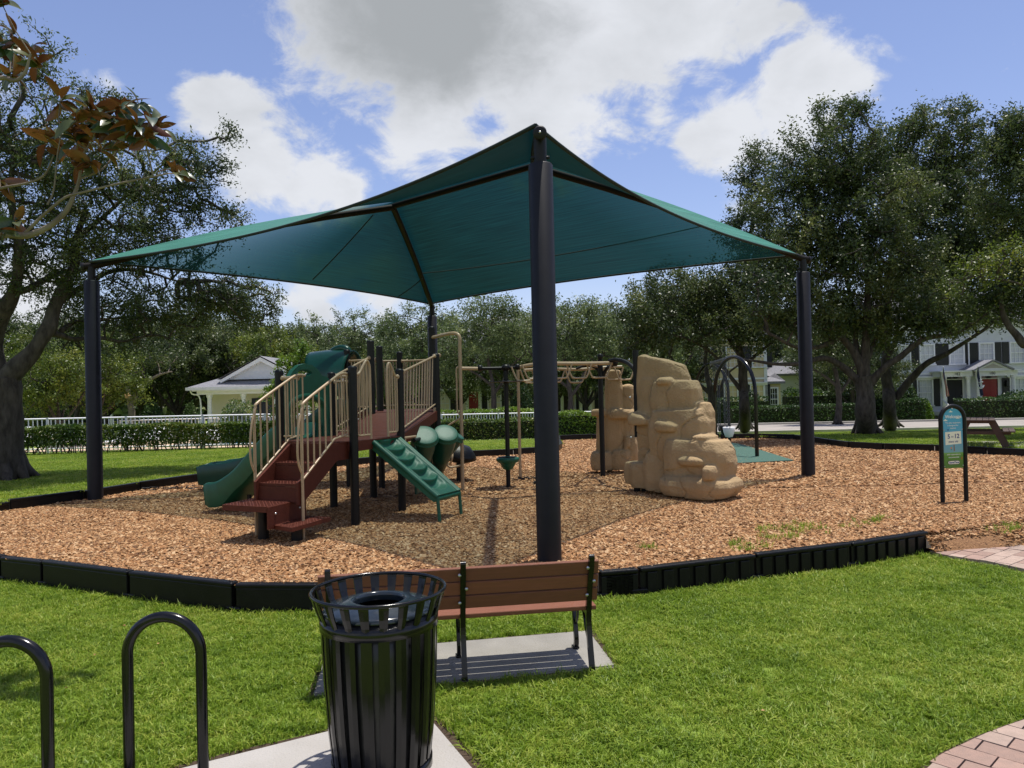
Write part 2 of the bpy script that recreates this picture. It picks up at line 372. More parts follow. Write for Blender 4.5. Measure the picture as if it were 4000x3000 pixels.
lawn = region((-26, 0, 26, 36), .8, None, [MULCH], extra=[(x, y) for x in range(-600, 601, 60) for y in range(-120, 900, 60)] + [(x, y) for x in range(-90, 91, 9) for y in range(-18, 100, 9)])
lw = lawn.build('lawn', LAWNB); kind(lw, 'structure')
RAMP = [(4.80, 8.96), (6.0, 9.42), (7.2, 9.8), (9.5, 10.3), (12.5, 11.5), (13.8, 13.7)]
def ramp(zo=0.0):
    m = MB(); rows = []
    for i, (x, y) in enumerate(RAMP):
        a = Vector(RAMP[max(0, i - 1)]); b = Vector(RAMP[min(len(RAMP) - 1, i + 1)]); t_ = (b - a).normalized(); n_ = Vector((t_.y, -t_.x)); k_ = .22 if i == 0 else .42
        rows.append([(x - n_.x * .08, y - n_.y * .08, mz(x, y) + zo), (x + n_.x * k_ * .4, y + n_.y * k_ * .4, .19 + zo), (x + n_.x * k_, y + n_.y * k_, gz(x, y) - .02 + zo)])
    m.add([p for r_ in rows for p in r_], [(i * 3 + j, i * 3 + j + 1, i * 3 + j + 4, i * 3 + j + 3) for i in range(len(RAMP) - 1) for j in range(2)], True); return m
kind(ramp().build('mulch_bed', MULCHB), 'structure')
mu = region((-9, 7, 14, 27), .4, MULCH, [], mz).build('mulch_bed', MULCHB); kind(mu, 'structure')

def slab(name, poly, z, h, m):
    mm = MB(); bm = bmesh.new(); vs = [bm.verts.new((x, y, z)) for x, y in poly]; bm.faces.new(vs)
    r_ = bmesh.ops.extrude_face_region(bm, geom=bm.faces[:]); tv = [g for g in r_['geom'] if isinstance(g, bmesh.types.BMVert)]
    bmesh.ops.translate(bm, vec=(0, 0, h), verts=tv)
    tops = [e for e in bm.edges if all(abs(v.co.z - z - h) < 1e-5 for v in e.verts)]
    bmesh.ops.bevel(bm, geom=tops, offset=.012, segments=2, affect='EDGES'); bmesh.ops.recalc_face_normals(bm, faces=bm.faces[:])
    me = bpy.data.meshes.new(name); bm.to_mesh(me); bm.free(); me.materials.append(m)
    return kind(link(name, me), 'structure')
CONC_B = MT['concrete']
slab('bench_slab', SLAB_BENCH, -.08, .10, CONC_B)
slab('concrete_pad', SLAB_FRONT, -.08, .11, mat('pad_concrete', (.40, .38, .355), .9, (.33, .31, .28), 2.2, bump=.5, bscale=80, mixlo=.35, mixhi=.8))
# soil strip where the lawn is cut back from the slabs
def soil_ring(poly, w, z=.006):
    c = Vector((sum(p[0] for p in poly) / len(poly), sum(p[1] for p in poly) / len(poly)))
    out_ = [];
    for i, p in enumerate(poly):
        a = Vector(poly[i - 1][:2]); b = Vector(p[:2]); d = Vector(poly[(i + 1) % len(poly)][:2])
        n1 = Vector(((b - a).y, -(b - a).x)).normalized(); n2 = Vector(((d - b).y, -(d - b).x)).normalized(); n = (n1 + n2).normalized()
        if n.dot(b - c) < 0: n = -n
        out_.append(tuple(b + n * w * random.uniform(.8, 1.3)))
    return out_
SOIL1 = soil_ring(SLAB_BENCH, .06); SOIL2 = soil_ring(SLAB_FRONT, .09); SOIL3 = soil_ring(PAVE_N, .03)
for i, s_ in enumerate((SOIL1, SOIL2, SOIL3)):
    sm_ = region((min(p[0] for p in s_), min(p[1] for p in s_), max(p[0] for p in s_), max(p[1] for p in s_)), .1, s_, [], lambda x, y: .006 + .008 * noise.noise(Vector((x * 9, y * 9, 1))))
    kind(sm_.build('soil_edge', MT['soil']), 'structure')

# ------------------------------------------------------------------ scatter helper (uncountable stuff only)
def scatter(name, mesh_builder, items, mats_dummy, density, smin, smax, tilt, seed, label=None, cat=None, flat=False):
    ob = mesh_builder.build(name, mats_dummy); kind(ob, 'stuff'); 
    if label: tag(ob, label, cat)
    coll = bpy.data.collections.new(name + '_source')
    for i, me in enumerate(items):
        o = bpy.data.objects.new(name + '_source', me); coll.objects.link(o)
    ng = bpy.data.node_groups.new(name, 'GeometryNodeTree')
    ng.interface.new_socket('Geometry', in_out='INPUT', socket_type='NodeSocketGeometry'); ng.interface.new_socket('Geometry', in_out='OUTPUT', socket_type='NodeSocketGeometry')
    N = ng.nodes; L = ng.links; gi = N.new('NodeGroupInput'); go = N.new('NodeGroupOutput')
    d = N.new('GeometryNodeDistributePointsOnFaces'); d.inputs['Density'].default_value = density; d.inputs['Seed'].default_value = seed
    L.new(gi.outputs[0], d.inputs['Mesh'])
    ci = N.new('GeometryNodeCollectionInfo'); ci.inputs['Collection'].default_value = coll; ci.inputs['Separate Children'].default_value = True; ci.inputs['Reset Children'].default_value = True
    ip = N.new('GeometryNodeInstanceOnPoints'); ip.inputs['Pick Instance'].default_value = True
    L.new(d.outputs['Points'], ip.inputs['Points']); L.new(ci.outputs[0], ip.inputs['Instance'])
    rv = N.new('FunctionNodeRandomValue'); rv.data_type = 'FLOAT_VECTOR'; rv.inputs['Min'].default_value = (-tilt, -tilt, 0); rv.inputs['Max'].default_value = (tilt, tilt, 6.2832); rv.inputs['Seed'].default_value = seed + 1
    L.new(rv.outputs['Value'], ip.inputs['Rotation'])
    rs = N.new('FunctionNodeRandomValue'); rs.data_type = 'FLOAT'; rs.inputs[2].default_value = smin; rs.inputs[3].default_value = smax; rs.inputs['Seed'].default_value = seed + 2
    # clumpy height: noise times random
    nz = N.new('ShaderNodeTexNoise'); nz.inputs['Scale'].default_value = 1.6; pos = N.new('GeometryNodeInputPosition'); L.new(pos.outputs[0], nz.inputs['Vector'])
    mr = N.new('ShaderNodeMapRange'); L.new(nz.outputs['Fac'], mr.inputs[0]); mr.inputs[1].default_value = .3; mr.inputs[2].default_value = .7; mr.inputs[3].default_value = .8; mr.inputs[4].default_value = 1.25
    mu_ = N.new('ShaderNodeMath'); mu_.operation = 'MULTIPLY'; L.new(rs.outputs[1], mu_.inputs[0]); L.new(mr.outputs[0], mu_.inputs[1])
    L.new(mu_.outputs[0], ip.inputs['Scale']); L.new(ip.outputs[0], go.inputs[0])
    md = ob.modifiers.new('scatter', 'NODES'); md.node_group = ng
    return ob

def tuft(n, h, rad, w, m, seed, lean=.5):
    rnd = random.Random(seed); mm = MB()
    for _ in range(n):
        a = rnd.uniform(0, 6.28); r_ = rad * math.sqrt(rnd.random()); bx, by = r_ * math.cos(a), r_ * math.sin(a)
        da = rnd.uniform(0, 6.28); ln = lean * rnd.uniform(.15, 1.3); hh = h * rnd.uniform(.5, 1.15); ww = w * rnd.uniform(.7, 1.3) / 2
        d = Vector((math.cos(da), math.sin(da), 0)); s = Vector((-d.y, d.x, 0)); b = Vector((bx, by, -.004))
        p1 = b + Vector((0, 0, hh * .55)) + d * hh * ln * .35; p2 = b + Vector((0, 0, hh * (1 - .35 * ln))) + d * hh * ln
        mm.add([b - s * ww, b + s * ww, p1 + s * ww, p1 - s * ww, p2], [(0, 1, 2, 3), (3, 2, 4)])
    return mm.mesh('grass_tuft', m)
NEARV = [(-3.6, 2.9), (-7.5, 6), (-8.6, 10.6)] + [(x, y - .05) for x, y in BORDER_NEAR] + [(5.05, 8.9), (5.6, 8.2), (6.4, 6.8), (6, 6), (3.3, 3.6), (2.6, 2.9)]
near = region((-9, 2.8, 7, 10), .5, NEARV, [SOIL1, SOIL2, SOIL3, PAVE_R], lambda x, y: gz(x, y) + .002)
scatter('grass', near, [tuft(17, .052, .045, .0055, GRASSM, i, .95) for i in range(5)] + [tuft(12, .042, .045, .005, GRASSY, 9, .9), tuft(10, .075, .04, .006, GRASSM, 31, .8)], LAWNB, 950, .75, 1.15, .22, 11,
        'short green grass blades of the lawn around bench and trash can', 'grass')
# ragged longer grass along the cut edges of slab and paving
def band(poly, w0, w1):
    A = soil_ring(poly, w0); B = soil_ring(poly, w1); m = MB(); n = len(poly)
    vs = [(x, y, gz(x, y) + .002) for x, y in A] + [(x, y, gz(x, y) + .002) for x, y in B]
    m.add(vs, [(i, (i + 1) % n, n + (i + 1) % n, n + i) for i in range(n)]); return m
eb = MB()
for p_, a_, b_ in ((SLAB_BENCH, .03, .10), (PAVE_N, .05, .22), (SLAB_FRONT, .05, .15)):
    q = band(p_, a_, b_); eb.add(q.v, q.f)
for i in range(len(BORDER_NEAR) - 1):
    (x0, y0), (x1, y1) = BORDER_NEAR[i], BORDER_NEAR[i + 1]
    eb.add([(x0, y0 - .15, gz(x0, y0)), (x1, y1 - .15, gz(x1, y1)), (x1, y1 - .06, gz(x1, y1)), (x0, y0 - .06, gz(x0, y0))], [(0, 1, 2, 3)])
scatter('grass', eb, [tuft(8, .085, .04, .006, GRASSM, 40 + i, .9) for i in range(4)] + [tuft(6, .06, .05, .005, GRASSY, 50, 1.1)], LAWNB, 260, .6, 1.25, .3, 23,
        'longer ragged grass along the cut edges of slabs and pavers', 'grass')
FARL = [(x - .05, y + .05) for x, y in BORDER_FAR[:14]] + [(3.8, 21.5), (3.8, 30.6), (-3, 30.6), (-9, 25.6), (-17, 23.4), (-17, 12), (-9, 10.2)]
farl = region((-17, 10, 4, 31), 1.0, FARL, [MULCH], lambda x, y: gz(x, y) + .002)
scatter('grass', farl, [tuft(22, .045, .12, .012, GRASSM, 60 + i, 1.0) for i in range(4)] + [tuft(18, .045, .12, .011, GRASSY, 66)], LAWNB, 170, .8, 1.2, .15, 31,
        'sunlit mown grass between the playground and the clipped hedge', 'grass')
FARR = [(1.6, 27.1), (9.3, 24.6), (9.4, 21), (13.2, 16.4), (24, 15.5), (24, 31), (4, 33.5), (3.7, 30)]
farr = region((1, 15, 25, 34), 1.0, FARR, [MULCH], lambda x, y: gz(x, y) + .002)
scatter('grass', farr, [tuft(22, .045, .13, .013, GRASSM, 70 + i, 1.0) for i in range(4)] + [tuft(18, .045, .12, .011, GRASSY, 76)], LAWNB, 120, .8, 1.2, .15, 37,
        'shaded mown grass under the oaks beside the picnic table', 'grass')

# wood chips
def chip_mat(name, a, b):
    m = bpy.data.materials.new(name); m.use_nodes = True; nt = m.node_tree; ns = nt.nodes; ls = nt.links; bs = ns['Principled BSDF']; bs.inputs['Roughness'].default_value = .85
    oi = ns.new('ShaderNodeObjectInfo'); rp = ns.new('ShaderNodeValToRGB'); ls.new(oi.outputs['Random'], rp.inputs[0]); e = rp.color_ramp.elements
    e[0].position = 0; e[0].color = (.08, .034, .013, 1); e[1].position = 1; e[1].color = (.52, .35, .19, 1)
    for p, c in ((.25, a), (.7, b)): x = e.new(p); x.color = (*c, 1)
    ls.new(rp.outputs[0], bs.inputs['Base Color']); return m
CH1 = chip_mat('wood_chip', (.26, .115, .038), (.38, .195, .075)); CH2 = chip_mat('wood_chip_light', (.29, .145, .056), (.42, .24, .105))
def chip(seed, m):
    rnd = random.Random(seed); l, w, t = rnd.uniform(.028, .058), rnd.uniform(.011, .021), rnd.uniform(.004, .009)
    k = [rnd.uniform(.6, 1.1) for _ in range(4)]; b = rnd.uniform(-.004, .006)
    vs = [(-l * k[0], -w, 0), (l * k[1], -w * k[2], 0), (l * k[3], w * k[2], 0), (-l, w * k[0], 0)]
    vs = [(x, y, z + b * (1 - abs(x) / l)) for x, y, z in vs]; vs += [(x * .96, y * .9, z + t) for x, y, z in vs]
    mm = MB(); mm.add(vs, [(0, 3, 2, 1), (4, 5, 6, 7), (0, 1, 5, 4), (1, 2, 6, 5), (2, 3, 7, 6), (3, 0, 4, 7)]); return mm.mesh('wood_chip', m)
ML_near = [(-9, 7), (5.5, 7), (14, 10), (14, 13), (-9, 13)]
def sub(poly_bounds, y0, y1, step):
    m = region((-9, y0, 14, y1), step, MULCH, [], lambda x, y: mz(x, y) + .006)
    o = MB(); F = [f for f in m.f if y0 <= sum(m.v[i][1] for i in f) / 3 < y1]; o.add(m.v, F); return o
chips = [chip(i, CH1 if i % 3 else CH2) for i in range(9)]
nearchips = sub(None, 7.0, 13.2, .4); rmp = ramp(.005); nearchips.add(rmp.v, [f[::-1] for f in rmp.f])
scatter('wood_chips', nearchips, chips, MULCHB, 1800, .5, .95, .5, 3, 'tan wood chips of the playground surface near the bench', 'mulch')
scatter('wood_chips', sub(None, 13.2, 28.0, .5), chips, MULCHB, 620, .8, 1.3, .45, 5, 'tan wood chips in the far half of the playground', 'mulch')
# weeds that grow through the chips near the right edge
wd = MB()
for u, v, s_ in [(2870, 2145, .22), (2905, 2120, .18), (3010, 2075, .2), (3100, 2060, .25), (3170, 2072, .3), (3240, 2062, .28), (3310, 2050, .25), (3390, 2042, .2), (3430, 2030, .12), (2990, 2105, .12), (3060, 2100, .12), (2930, 2145, .15), (3890, 2070, .2), (3960, 2055, .2), (1760, 1768, .3), (700, 1865, .15), (2545, 2145, .06)]:
    c = G(u, v, .26)
    for _ in range(5):
        x, y = c.x + random.uniform(-s_, s_), c.y + random.uniform(-s_, s_) * .8; a = random.uniform(.04, .09)
        wd.add([(x - a, y - a, .262), (x + a, y - a, .262), (x + a, y + a, .262), (x - a, y + a, .262)], [(0, 1, 2, 3)])
scatter('weeds', wd, [tuft(7, .09, .03, .006, GRASSM, 80 + i, 1.0) for i in range(3)], MULCHB, 130, .5, 1.2, .3, 41, 'thin green weeds growing up through the wood chips', 'weeds')

# ------------------------------------------------------------------ pavers, laid one by one
def pave(name, poly, ang, z, m1, m2, length, width):
    g = MB(); g.add([(x, y, z - .045) for x, y in poly], [tuple(range(len(poly)))]); base = kind(g.build(name, MT['soil']), 'structure')
    b = MB(); b.box((0, 0, 0), (length - .007, width - .007, .05), bev=.005); me = b.mesh('brick', m1); b2 = MB(); b2.box((0, 0, 0), (length - .008, width - .007, .05), bev=.005); me2 = b2.mesh('brick', m2)
    c = Vector((sum(p[0] for p in poly) / len(poly), sum(p[1] for p in poly) / len(poly)))
    ax = Vector((math.cos(ang), math.sin(ang))); ay = Vector((-ax.y, ax.x)); n = 0
    for j in range(-26, 27):
        for i in range(-16, 17):
            p = c + ax * ((i + (.5 if j % 2 else 0)) * length) + ay * j * width
            hits = sum(inside(poly, *(p + ax * sx * length * .42 + ay * sy * width * .42)) for sx in (-1, 1) for sy in (-1, 1))
            q = CAM + (Vector((p.x, p.y, z)) - CAM); d = q - CAM; u = 2000 + (d.x / d.y) * F_PX
            if hits >= 1 and u < 4060 and n < 290:
                L2, W2_ = (length - .008) / 2, (width - .008) / 2
                rect = [p + ax * sx * L2 + ay * sy * W2_ for sx, sy in ((-1, -1), (1, -1), (1, 1), (-1, 1))]
                if not all(inside(poly, *q_) for q_ in rect):      # cut bricks along the edge
                    sub_ = [Vector(q_[:2]) for q_ in poly]
                    for k_ in range(4):
                        a_, b_ = rect[k_], rect[(k_ + 1) % 4]; e_ = b_ - a_; nx_ = Vector((-e_.y, e_.x)); res = []
                        for m_i in range(len(sub_)):
                            s_, t_ = sub_[m_i - 1], sub_[m_i]; ds, dt_ = (s_ - a_).dot(nx_), (t_ - a_).dot(nx_)
                            if (ds >= 0) != (dt_ >= 0): res.append(s_.lerp(t_, ds / (ds - dt_)))
                            if dt_ >= 0: res.append(t_)
                        sub_ = res
                        if not sub_: break
                    if len(sub_) >= 3:
                        g_ = MB(); g_.prism([tuple(q_ - p) for q_ in sub_], -.025, .024); part('brick', g_.mesh('brick', m1 if random.random() < .6 else m2), base, (p.x, p.y, z - .024)); n += 1
                    continue
                part('brick', me if random.random() < .6 else me2, base, (p.x, p.y, z - .024 + random.uniform(-.003, .003)), (random.uniform(-.01, .01), random.uniform(-.01, .01), ang + random.uniform(-.012, .012))); n += 1
    print('bricks', name, n); return base
pave('paver_path', PAVE_R, R(38), .062, MT['paver_grey'], MT['paver'], .24, .16)
pave('paver_walkway', PAVE_N, R(-47), .024, MT['paver'], MT['paver_grey'], .23, .155)

# ------------------------------------------------------------------ plastic timber border
bt = thing('playground_border', 'low black plastic timber border that encloses the wood chip bed', 'border', (0, 7, 0), world=True)
def section(p0, p1, z0, z1, near, ribs=True):
    a = Vector((p0[0], p0[1], 0)); b = Vector((p1[0], p1[1], 0)); L = (b - a).length; d = (b - a) / L; n = Vector((d.y, -d.x, 0))
    c = (a + b) / 2; rot = Matrix((d, n * -1, Vector((0, 0, 1)))).transposed(); m = MB()
    ov = .0; h = z1 - z0
    m.box(c + Vector((0, 0, z1 - .022)), (L - .02, .10, .044), rot, .014)                      # rounded cap
    m.box(c + n * -.01 + Vector((0, 0, z0 + (h - .04) / 2)), (L - .03, .055, h - .036), rot)      # web
    k = 7
    if not ribs: m.box(c + Vector((0, 0, z0 + (h - .04) / 2)), (L - .04, .084, h - .04), rot, .01)
    for i in range(k if ribs else 0):
        t = (i + .5) / k - .5
        m.box(c + d * (t * (L - .1)) + Vector((0, 0, z0 + (h - .05) / 2)), (.115, .086, h - .05), rot, .008)      # ribs
    m.box(b - d * .0 + n * .004 + Vector((0, 0, z0 + .05)), (.17, .085, .11), rot, .012)      # tongue that the next one sits on
    m.lathe([(.018, 0), (.018, .006), (.0, .009)], b - d * .06 + Vector((0, 0, z1)), seg=8)
    return m.build('border_section', MT['black_plastic'], bt)
for i in range(len(BORDER_NEAR) - 1):
    p0, p1 = BORDER_NEAR[i], BORDER_NEAR[i + 1]
    if (Vector(p1) - Vector(p0)).length < .6: section(p0, p1, -.03, .275, True); continue
    section(p0, p1, -.04, .285 + random.uniform(-.010, .014), True, p0[0] > .5)
for i in range(len(BORDER_FAR) - 1):
    p0, p1 = BORDER_FAR[i], BORDER_FAR[i + 1]; yy = (p0[1] + p1[1]) / 2; zt = .30 + .13 * sstep(10, 13, yy)
    section(p0, p1, .12, zt + random.uniform(-.006, .01), False, False)

# ------------------------------------------------------------------ shade canopy
FP, LP, RP, BP = Vector((.35, 7.9, 0)), Vector((-7.52, 13.57, 0)), Vector((5.74, 14.75, 0)), Vector((-2.12, 20.4, 0))
FT = W(2092, 512, 7.75); LT = W(352, 1036, 13.5); RT_ = W(3120, 1009, 14.7); BT = W(1680, 1196, 20.4)
def fabric_mat():
    m = bpy.data.materials.new('green_shade_mesh'); m.use_nodes = True; nt = m.node_tree; ns = nt.nodes; ls = nt.links; ns.remove(ns['Principled BSDF'])
    at = ns.new('ShaderNodeAttribute'); at.attribute_name = 'weave'
    mp_ = ns.new('ShaderNodeMapping'); mp_.inputs['Scale'].default_value = (.35, 16, 1); ls.new(at.outputs['Vector'], mp_.inputs[0])
    n = ns.new('ShaderNodeTexNoise'); n.inputs['Scale'].default_value = 1.6; n.inputs['Detail'].default_value = 6; ls.new(mp_.outputs[0], n.inputs['Vector'])
    mr = ns.new('ShaderNodeMapRange'); ls.new(n.outputs['Fac'], mr.inputs[0]); mr.inputs[1].default_value = .3; mr.inputs[2].default_value = .7; mr.inputs[3].default_value = .45; mr.inputs[4].default_value = 1.45
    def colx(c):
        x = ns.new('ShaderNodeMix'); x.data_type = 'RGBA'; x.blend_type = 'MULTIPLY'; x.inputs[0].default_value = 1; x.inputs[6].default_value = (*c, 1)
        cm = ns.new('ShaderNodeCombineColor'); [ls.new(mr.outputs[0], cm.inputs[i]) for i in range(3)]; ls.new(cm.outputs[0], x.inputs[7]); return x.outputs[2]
    d = ns.new('ShaderNodeBsdfPrincipled'); d.inputs['Roughness'].default_value = .5; d.inputs['Specular IOR Level'].default_value = .12; bf = ns.new('ShaderNodeNewGeometry'); tt = ns.new('ShaderNodeMix'); tt.data_type = 'RGBA'; ls.new(bf.outputs['Backfacing'], tt.inputs[0]); ls.new(colx((.006, .034, .038)), tt.inputs[6]); ls.new(colx((.075, .25, .195)), tt.inputs[7]); ls.new(tt.outputs[2], d.inputs[0])  # Backfacing mix puts the shade of the underside into the fabric colour
    t = ns.new('ShaderNodeBsdfTranslucent'); ls.new(colx((.002, .03, .036)), t.inputs[0])
    dt = ns.new('ShaderNodeMixShader'); dt.inputs[0].default_value = .25; ls.new(d.outputs[0], dt.inputs[1]); ls.new(t.outputs[0], dt.inputs[2])
    tr = ns.new('ShaderNodeBsdfTransparent'); lwc = ns.new('ShaderNodeLayerWeight'); lwc.inputs[0].default_value = .5; rc = ns.new('ShaderNodeValToRGB'); ls.new(lwc.outputs['Facing'], rc.inputs[0]); rc.color_ramp.elements[0].position = .1; rc.color_ramp.elements[0].color = (.85, .92, .88, 1); rc.color_ramp.elements[1].position = .42; rc.color_ramp.elements[1].color = (.16, .50, .44, 1); ls.new(rc.outputs[0], tr.inputs[0])
    # the open weave closes up when it is seen or lit at a grazing angle
    lw_ = ns.new('ShaderNodeLayerWeight'); lw_.inputs[0].default_value = .5
    op = ns.new('ShaderNodeValToRGB'); ls.new(lw_.outputs['Facing'], op.inputs[0]); op.color_ramp.elements[0].color = (.80, .80, .80, 1); op.color_ramp.elements[1].position = .86; op.color_ramp.elements[1].color = (0, 0, 0, 1)
    for p_, c_ in ((.12, .72), (.28, .36), (.42, .10), (.58, .03)): q_ = op.color_ramp.elements.new(p_); q_.color = (c_, c_, c_, 1)
    mx = ns.new('ShaderNodeMixShader'); ls.new(op.outputs[0], mx.inputs[0]); ls.new(dt.outputs[0], mx.inputs[1]); ls.new(tr.outputs[0], mx.inputs[2]); ls.new(mx.outputs[0], ns['Material Output'].inputs[0])
    return m
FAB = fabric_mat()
shade = thing('shade_canopy', 'large green mesh shade canopy on four charcoal posts over the play equipment', 'canopy', tuple(FP + Vector((0, 0, .25))), world=True)
RC = W(2085, 648, 13.3); RL = W(1535, 806, 15.3)      # the ends of the ridge
ctr = (FT + LT + RT_ + BT) / 4
def edge_curve(a, b, depth, drop=0.0):
    mid = (a + b) / 2; n = Vector((ctr.x - mid.x, ctr.y - mid.y, 0)); d = (b - a); n = (n - d * (n.dot(d) / d.dot(d))); n.z = 0; n.normalize()
    return lambda s: a.lerp(b, s) + n * depth * 4 * s * (1 - s) - Vector((0, 0, drop * 4 * s * (1 - s)))
panels = []
def panel(a, b, c, d, depth, sag=.10, up=.02, drop=.0):
    """a,b eave corners; c,d ridge ends (c next to a)"""
    ec = edge_curve(a, b, depth, drop); m = MB(); NS, NT = 40, 16; vs = []; uv = []
    for j in range(NT + 1):
        t = j / NT
        for i in range(NS + 1):
            s = i / NS; p = ec(s).lerp(c.lerp(d, s), t); p.z += up - sag * 16 * s * (1 - s) * t * (1 - t) * .5 + .10 * 4 * t * (1 - t)
            vs.append(p); uv.append((s * (b - a).length, t * 4.5, 0))
    fs = [(j * (NS + 1) + i, j * (NS + 1) + i + 1, (j + 1) * (NS + 1) + i + 1, (j + 1) * (NS + 1) + i) for j in range(NT) for i in range(NS)]
    m.add(vs, fs, True); return m, uv, ec
for a, b, c, d, dep in ((FT, LT, RC, RL, .70), (LT, BT, RL, RL, .60), (BT, RT_, RL, RC, .62), (RT_, FT, RC, RC, .50)):
    m, uv, ec = panel(a + Vector((0, 0, .06)), b + Vector((0, 0, .06)), c + Vector((0, 0, .07)), d + Vector((0, 0, .07)), dep, drop=.05 if dep > .65 else .0)
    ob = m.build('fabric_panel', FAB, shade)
    at = ob.data.attributes.new('weave', 'FLOAT_VECTOR', 'POINT'); at.data.foreach_set('vector', np.array(uv, 'f').ravel())
    h = MB(); h.tube([ec(k / 30) for k in range(31)], .022, 6); h.build('hem', MT['seam'], shade)
# seams sewn across the panels
def seam(u0, v0, u1, v1, Y0, Y1, bow=.0):
    a, b = W(u0, v0, Y0 * .97), W(u1, v1, Y1 * .97); pts = []
    for k in range(13):
        p = a.lerp(b, k / 12); p.z -= bow * 4 * (k / 12) * (1 - k / 12); pts.append(p)
    m = MB(); m.tube(pts, .012, 5); m.build('seam', MT['seam'], shade)
# posts
for P, T, vt in ((FP, FT, 578), (LP, LT, 1080), (RP, RT_, 1047), (BP, BT, 1245)):
    zt = W(2000, vt, P.y).z; zt = T.z - (.30 if P is FP else .27)
    m = MB(); m.lathe([(.128, .05), (.128, zt - .012), (.116, zt), (0, zt)], (P.x, P.y, 0), seg=32)
    po = m.build('post', MT['post_grey'], shade)
    m = MB(); m.tube([(P.x, P.y, zt), (P.x, P.y, T.z - .02)], .068, 20)
    for sx in (-1, 1): m.lathe([(.018, 0), (.018, .03), (0, .03)], (P.x + sx * .068, P.y, zt + .07), (sx, 0, 0), seg=8)
    m.build('post_neck', MT['post_grey'], shade)
# hip rafters, each with a round end plate outside its post, and the ridge beam
for P, T, Rg in ((FP, FT, RC), (LP, LT, RL), (RP, RT_, RC), (BP, BT, RL)):
    d = (Rg - T).normalized(); a = Vector((P.x, P.y, T.z)); dh = Vector((d.x, d.y, d.z * .5)).normalized()
    m = MB(); m.tube([a - dh * .16, a + dh * .05, a.lerp(Rg, .25) + Vector((0, 0, .05)), a.lerp(Rg, .5) + Vector((0, 0, .08)), a.lerp(Rg, .75) + Vector((0, 0, .05)), Rg - Vector((0, 0, .02))], .062 if P is not FP else .066, 14)
    rf = m.build('rafter', MT['strut'], shade)
    m = MB(); m.lathe([(0, .012), (.055, .01), (.071, 0), (.071, -.05)], a - dh * .16, -dh, 22); m.build('end_plate', MT['post_grey'], rf)
    m = MB(); m.lathe([(0, .022), (.012, .02), (.012, 0)], a - dh * .165, -dh, 10); m.build('bolt', MT['bolt'], rf)
m = MB(); m.tube([RC, RL], .055, 14); m.build('ridge_beam', MT['strut'], shade)
m = MB(); m.lathe([(0, -.16), (.09, -.14), (.09, .0)], RC, seg=14); m.build('ridge_bracket', MT['strut'], shade)

# ------------------------------------------------------------------ composite play structure
ps = thing('play_structure', 'green and tan play structure with brown stairs, slides and drums under the canopy', 'playground', (-2.19, 10.38, .25), world=True)
MZ = .25
A = Vector((-2.19, 10.38, 0)); U = Vector((.38, .925, 0)).normalized(); E = Vector((-.925, .38, 0)).normalized(); SD = 1.25
C = A + U * SD; B = A + E * SD; D = A + U * SD + E * SD
Ez, Q2, Q2b, Q3, Q1, Q4 = Vector((-1.36, 13.6, 0)), Vector((-2.44, 13.1, 0)), Vector((-2.50, 14.3, 0)), Vector((-1.56, 14.9, 0)), Vector((-3.21, 14.75, 0)), Vector((-2.28, 15.4, 0))
def zpt(u, v, Y): return W(u, v, Y).z
posts = [(A, zpt(1372, 1432, A.y), .060), (B, zpt(1082, 1448, B.y), .060), (C, zpt(1558, 1443, C.y), .060), (D, zpt(1291, 1456, D.y), .060), (Ez, zpt(1702, 1383, Ez.y), .062), (Q2, zpt(1455, 1331, Q2.y), .062), (Q2b, zpt(1475, 1353, Q2b.y), .06), (Q3, zpt(1688, 1277, Q3.y), .062), (Q1, zpt(1356, 1367, Q1.y), .062), (Q4, zpt(1563, 1375, Q4.y), .06)]
for p, zt, r in posts:
    m = MB(); m.lathe([(r, .1), (r, zt - .02)], (p.x, p.y, 0), seg=24); po = m.build('post', MT['black_steel'], ps)
    m = MB(); m.lathe([(r + .004, -.03), (r + .004, -.012), (r * .8, .004), (r * .35, .012), (0, .014)], (p.x, p.y, zt), seg=24); m.build('post_cap', MT['black_steel'], po)
DZ = 1.40; D2 = 1.72
def deck(poly, z, name='deck'):
    m = MB(); n = len(poly); P = [Vector((p.x, p.y, 0)) for p in poly]
    cc = sum(P, Vector()) / n
    m.prism([(p.x, p.y) for p in P], z - .045, z)
    for i in range(n):      # fascia
        a, b = P[i], P[(i + 1) % n]; d = (b - a); L = d.length; d /= L; nn = Vector((d.y, -d.x, 0)); 
        if nn.dot(a - cc) < 0: nn = -nn
        m.box((a + b) / 2 + nn * .006 + Vector((0, 0, z - .068)), (L, .03, .14), math.atan2(d.y, d.x))
    o = m.build(name, MT['brown_deck'], ps)
    return o
deck([A, B, D, C], DZ)
deck([Ez, Q2, Q2b + E * .1, Q1, Q1 + U * .9, Q4 + U * .3, Q3 + U * .2], D2)
